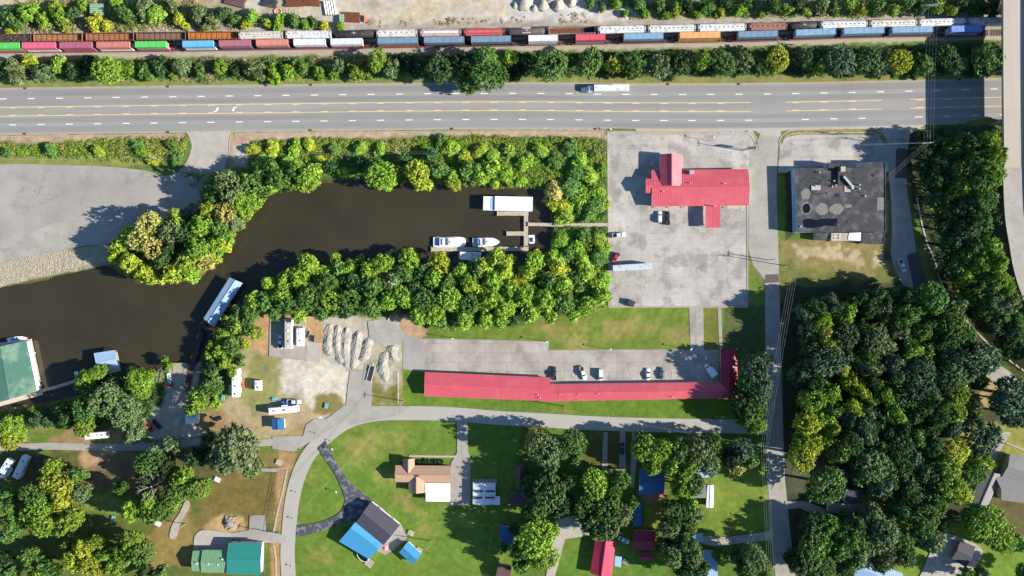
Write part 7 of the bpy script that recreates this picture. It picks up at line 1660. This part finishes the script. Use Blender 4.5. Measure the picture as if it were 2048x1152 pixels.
for i, (x, y, lab) in enumerate(((905,676,"on the left of the motel lot's top kerb"),(1091,683,"at the step in the motel lot's kerb"),(1217,698,"on the middle of the motel lot's top kerb"),(1376,698,"by the link drive"),(1421,282,"on the grass strip above the restaurant"),(675,983,"on the lawn inside the dark driveway fork"),(668,898,"beside the dark driveway's upper end"),(1222,262,"at the restaurant lot's top left corner"))):
    p = W(x, y); t = thing("lamp_post", f"slim lamp post {lab}", "lamp post", (p.x, p.y, 0), R(20*i), "lamp posts"); h_ = 5.5 if i < 5 else 2.4
    mb = MB(); mb.cyl(0,0,-.1,h_,.08,8); mb.build("post", M['steel'], t); mb = MB(); mb.box(-.1,.9,-.18,.18,h_,h_+.15); mb.build("lamp_head", M['white'], t)
for i, (x, y) in enumerate(((630,865),(592,983),(585,1035),(606,900),(582,1130),(1228,262) if False else (660,880))):
    p = W(x, y); t = thing("mailbox", f"roadside mailbox, {ordinal(i+1)} along the loop road's inner edge", "mailbox", (p.x, p.y, 0), R(30*i), "mailboxes on the loop road"); mb = MB(); mb.bar((0,0,0),(0,0,1.1),.1,.1); mb.build("post", M['pole'], t); mb = MB(); mb.box(-.3,.3,-.12,.12,1.1,1.4); mb.build("box", M['dark_metal'], t)
def fence(name, label, path, h=1.2, sp=2.4, m='steel', cat="fence", rails=(1.0,.5), slat=False, group=None):
    pts = [W(x, y) for x, y in path]; t = thing(name, label, cat, pts[0], 0, group); o0 = pts[0]
    for a, b in zip(pts, pts[1:]):
        d = b-a; L = d.length; n = max(1, int(L/sp))
        for i in range(n+1): p = a+d*i/n-o0; q = MB(); q.bar(p, p+Vector((0,0,h)), .08, .08); q.build("post", M[m], t)
        for z in rails: q = MB(); q.bar(a-o0+Vector((0,0,h*z)), b-o0+Vector((0,0,h*z)), .06, .06); q.build("rail", M[m], t)
fence("pipe_fence", "thin pipe fence left of the white ditch, upper part", [(556,945),(548,985),(541,1020),(536,1064)], 1.3, 3.0, 'dark_metal')
fence("pipe_fence", "thin pipe fence right of the teal hall, lower part", [(537,1086),(538,1120),(538,1160)], 1.3, 3.0, 'dark_metal')
fence("yard_fence", "thin wire fence round the garden beside the small white wall shed", [(988,1048),(1024,1051)], 1.1, 2.4); fence("yard_fence", "fence along the garden's left side, bottom centre", [(988,1048),(977,1100)], 1.1, 2.4)
fence("yard_fence", "low boundary fence between motel yard and gravel yard", [(797,744),(797,806)], 1.0, 3.0, 'white'); fence("lot_fence", "wire fence along the left edge of the restaurant lot", [(1214,268),(1215,440)], 1.2, 3.5, 'steel')
fence("yard_fence", "white rail fence across the bottom left yard", [(488,934),(530,936),(560,936)], 1.1, 3)
# roof side items and odds
for (x, y, c_, n_, lab) in ((435,959,'white',"patio_table","white slatted swing seat at the edge of the brown yard"),(316,1047,'white',"patio_table","white garden bench by the campground trees"),(558,925,'wood',"crate","pale box with a black lid below the side road"),(1252,1124,'stone',"rock_garden","small white rock heap right of the bright red house"),(822,1066,'wood',"fire_pit","square framed fire pit on the lawn above the small blue shed"),(839,1100,'concrete',"patio_table","grey stone slab beside the small two-tone blue shed")):
    p = W(x, y, .6); t = thing(n_, lab, n_.replace("_", " "), (p.x, p.y, 0), R(-25)); mb = MB(); [mb.box(-1.3,1.3,-1.0+k*.5,-.62+k*.5,.55,.62) for k in range(4)]; mb.build("slats", M[c_], t); mb = MB(); [mb.box(a-.06,a+.06,b-.06,b+.06,0,.55) for a in (-1.1,1.1) for b in (-.8,.8)]; mb.build("frame", M[c_], t)
# hedge row before the beige house
p = W(861, 923); t = thing("clipped_hedge", "row of round green bushes under the beige house's upper eave", "hedge", (p.x, p.y, 0)); 
for k in range(8):
    c = mesh_obj("bush", CR['s'][k % 3], t, (-4.9+k*1.4, 0, .5)); c.scale = (.19,.2,.2); c.rotation_euler = (0,0,k*1.3); c.color = (.05,.10,.035,1)
# left lot sign posts
for (x, y, lab) in ((186,480,"toppled white sign frame on the pale path by the creek"),(232,458,"small dark post sign in the tree shadow, left lot")):
    p = W(x, y); t = thing("road_sign", lab, "sign", (p.x, p.y, 0), R(-8)); mb = MB(); mb.bar((0,0,0),(0,0,2.2),.08,.08); mb.build("post", M['steel'], t); mb = MB(); mb.box(-.45,.45,-.03,.03,1.6,2.4); mb.build("panel", M['white'], t)
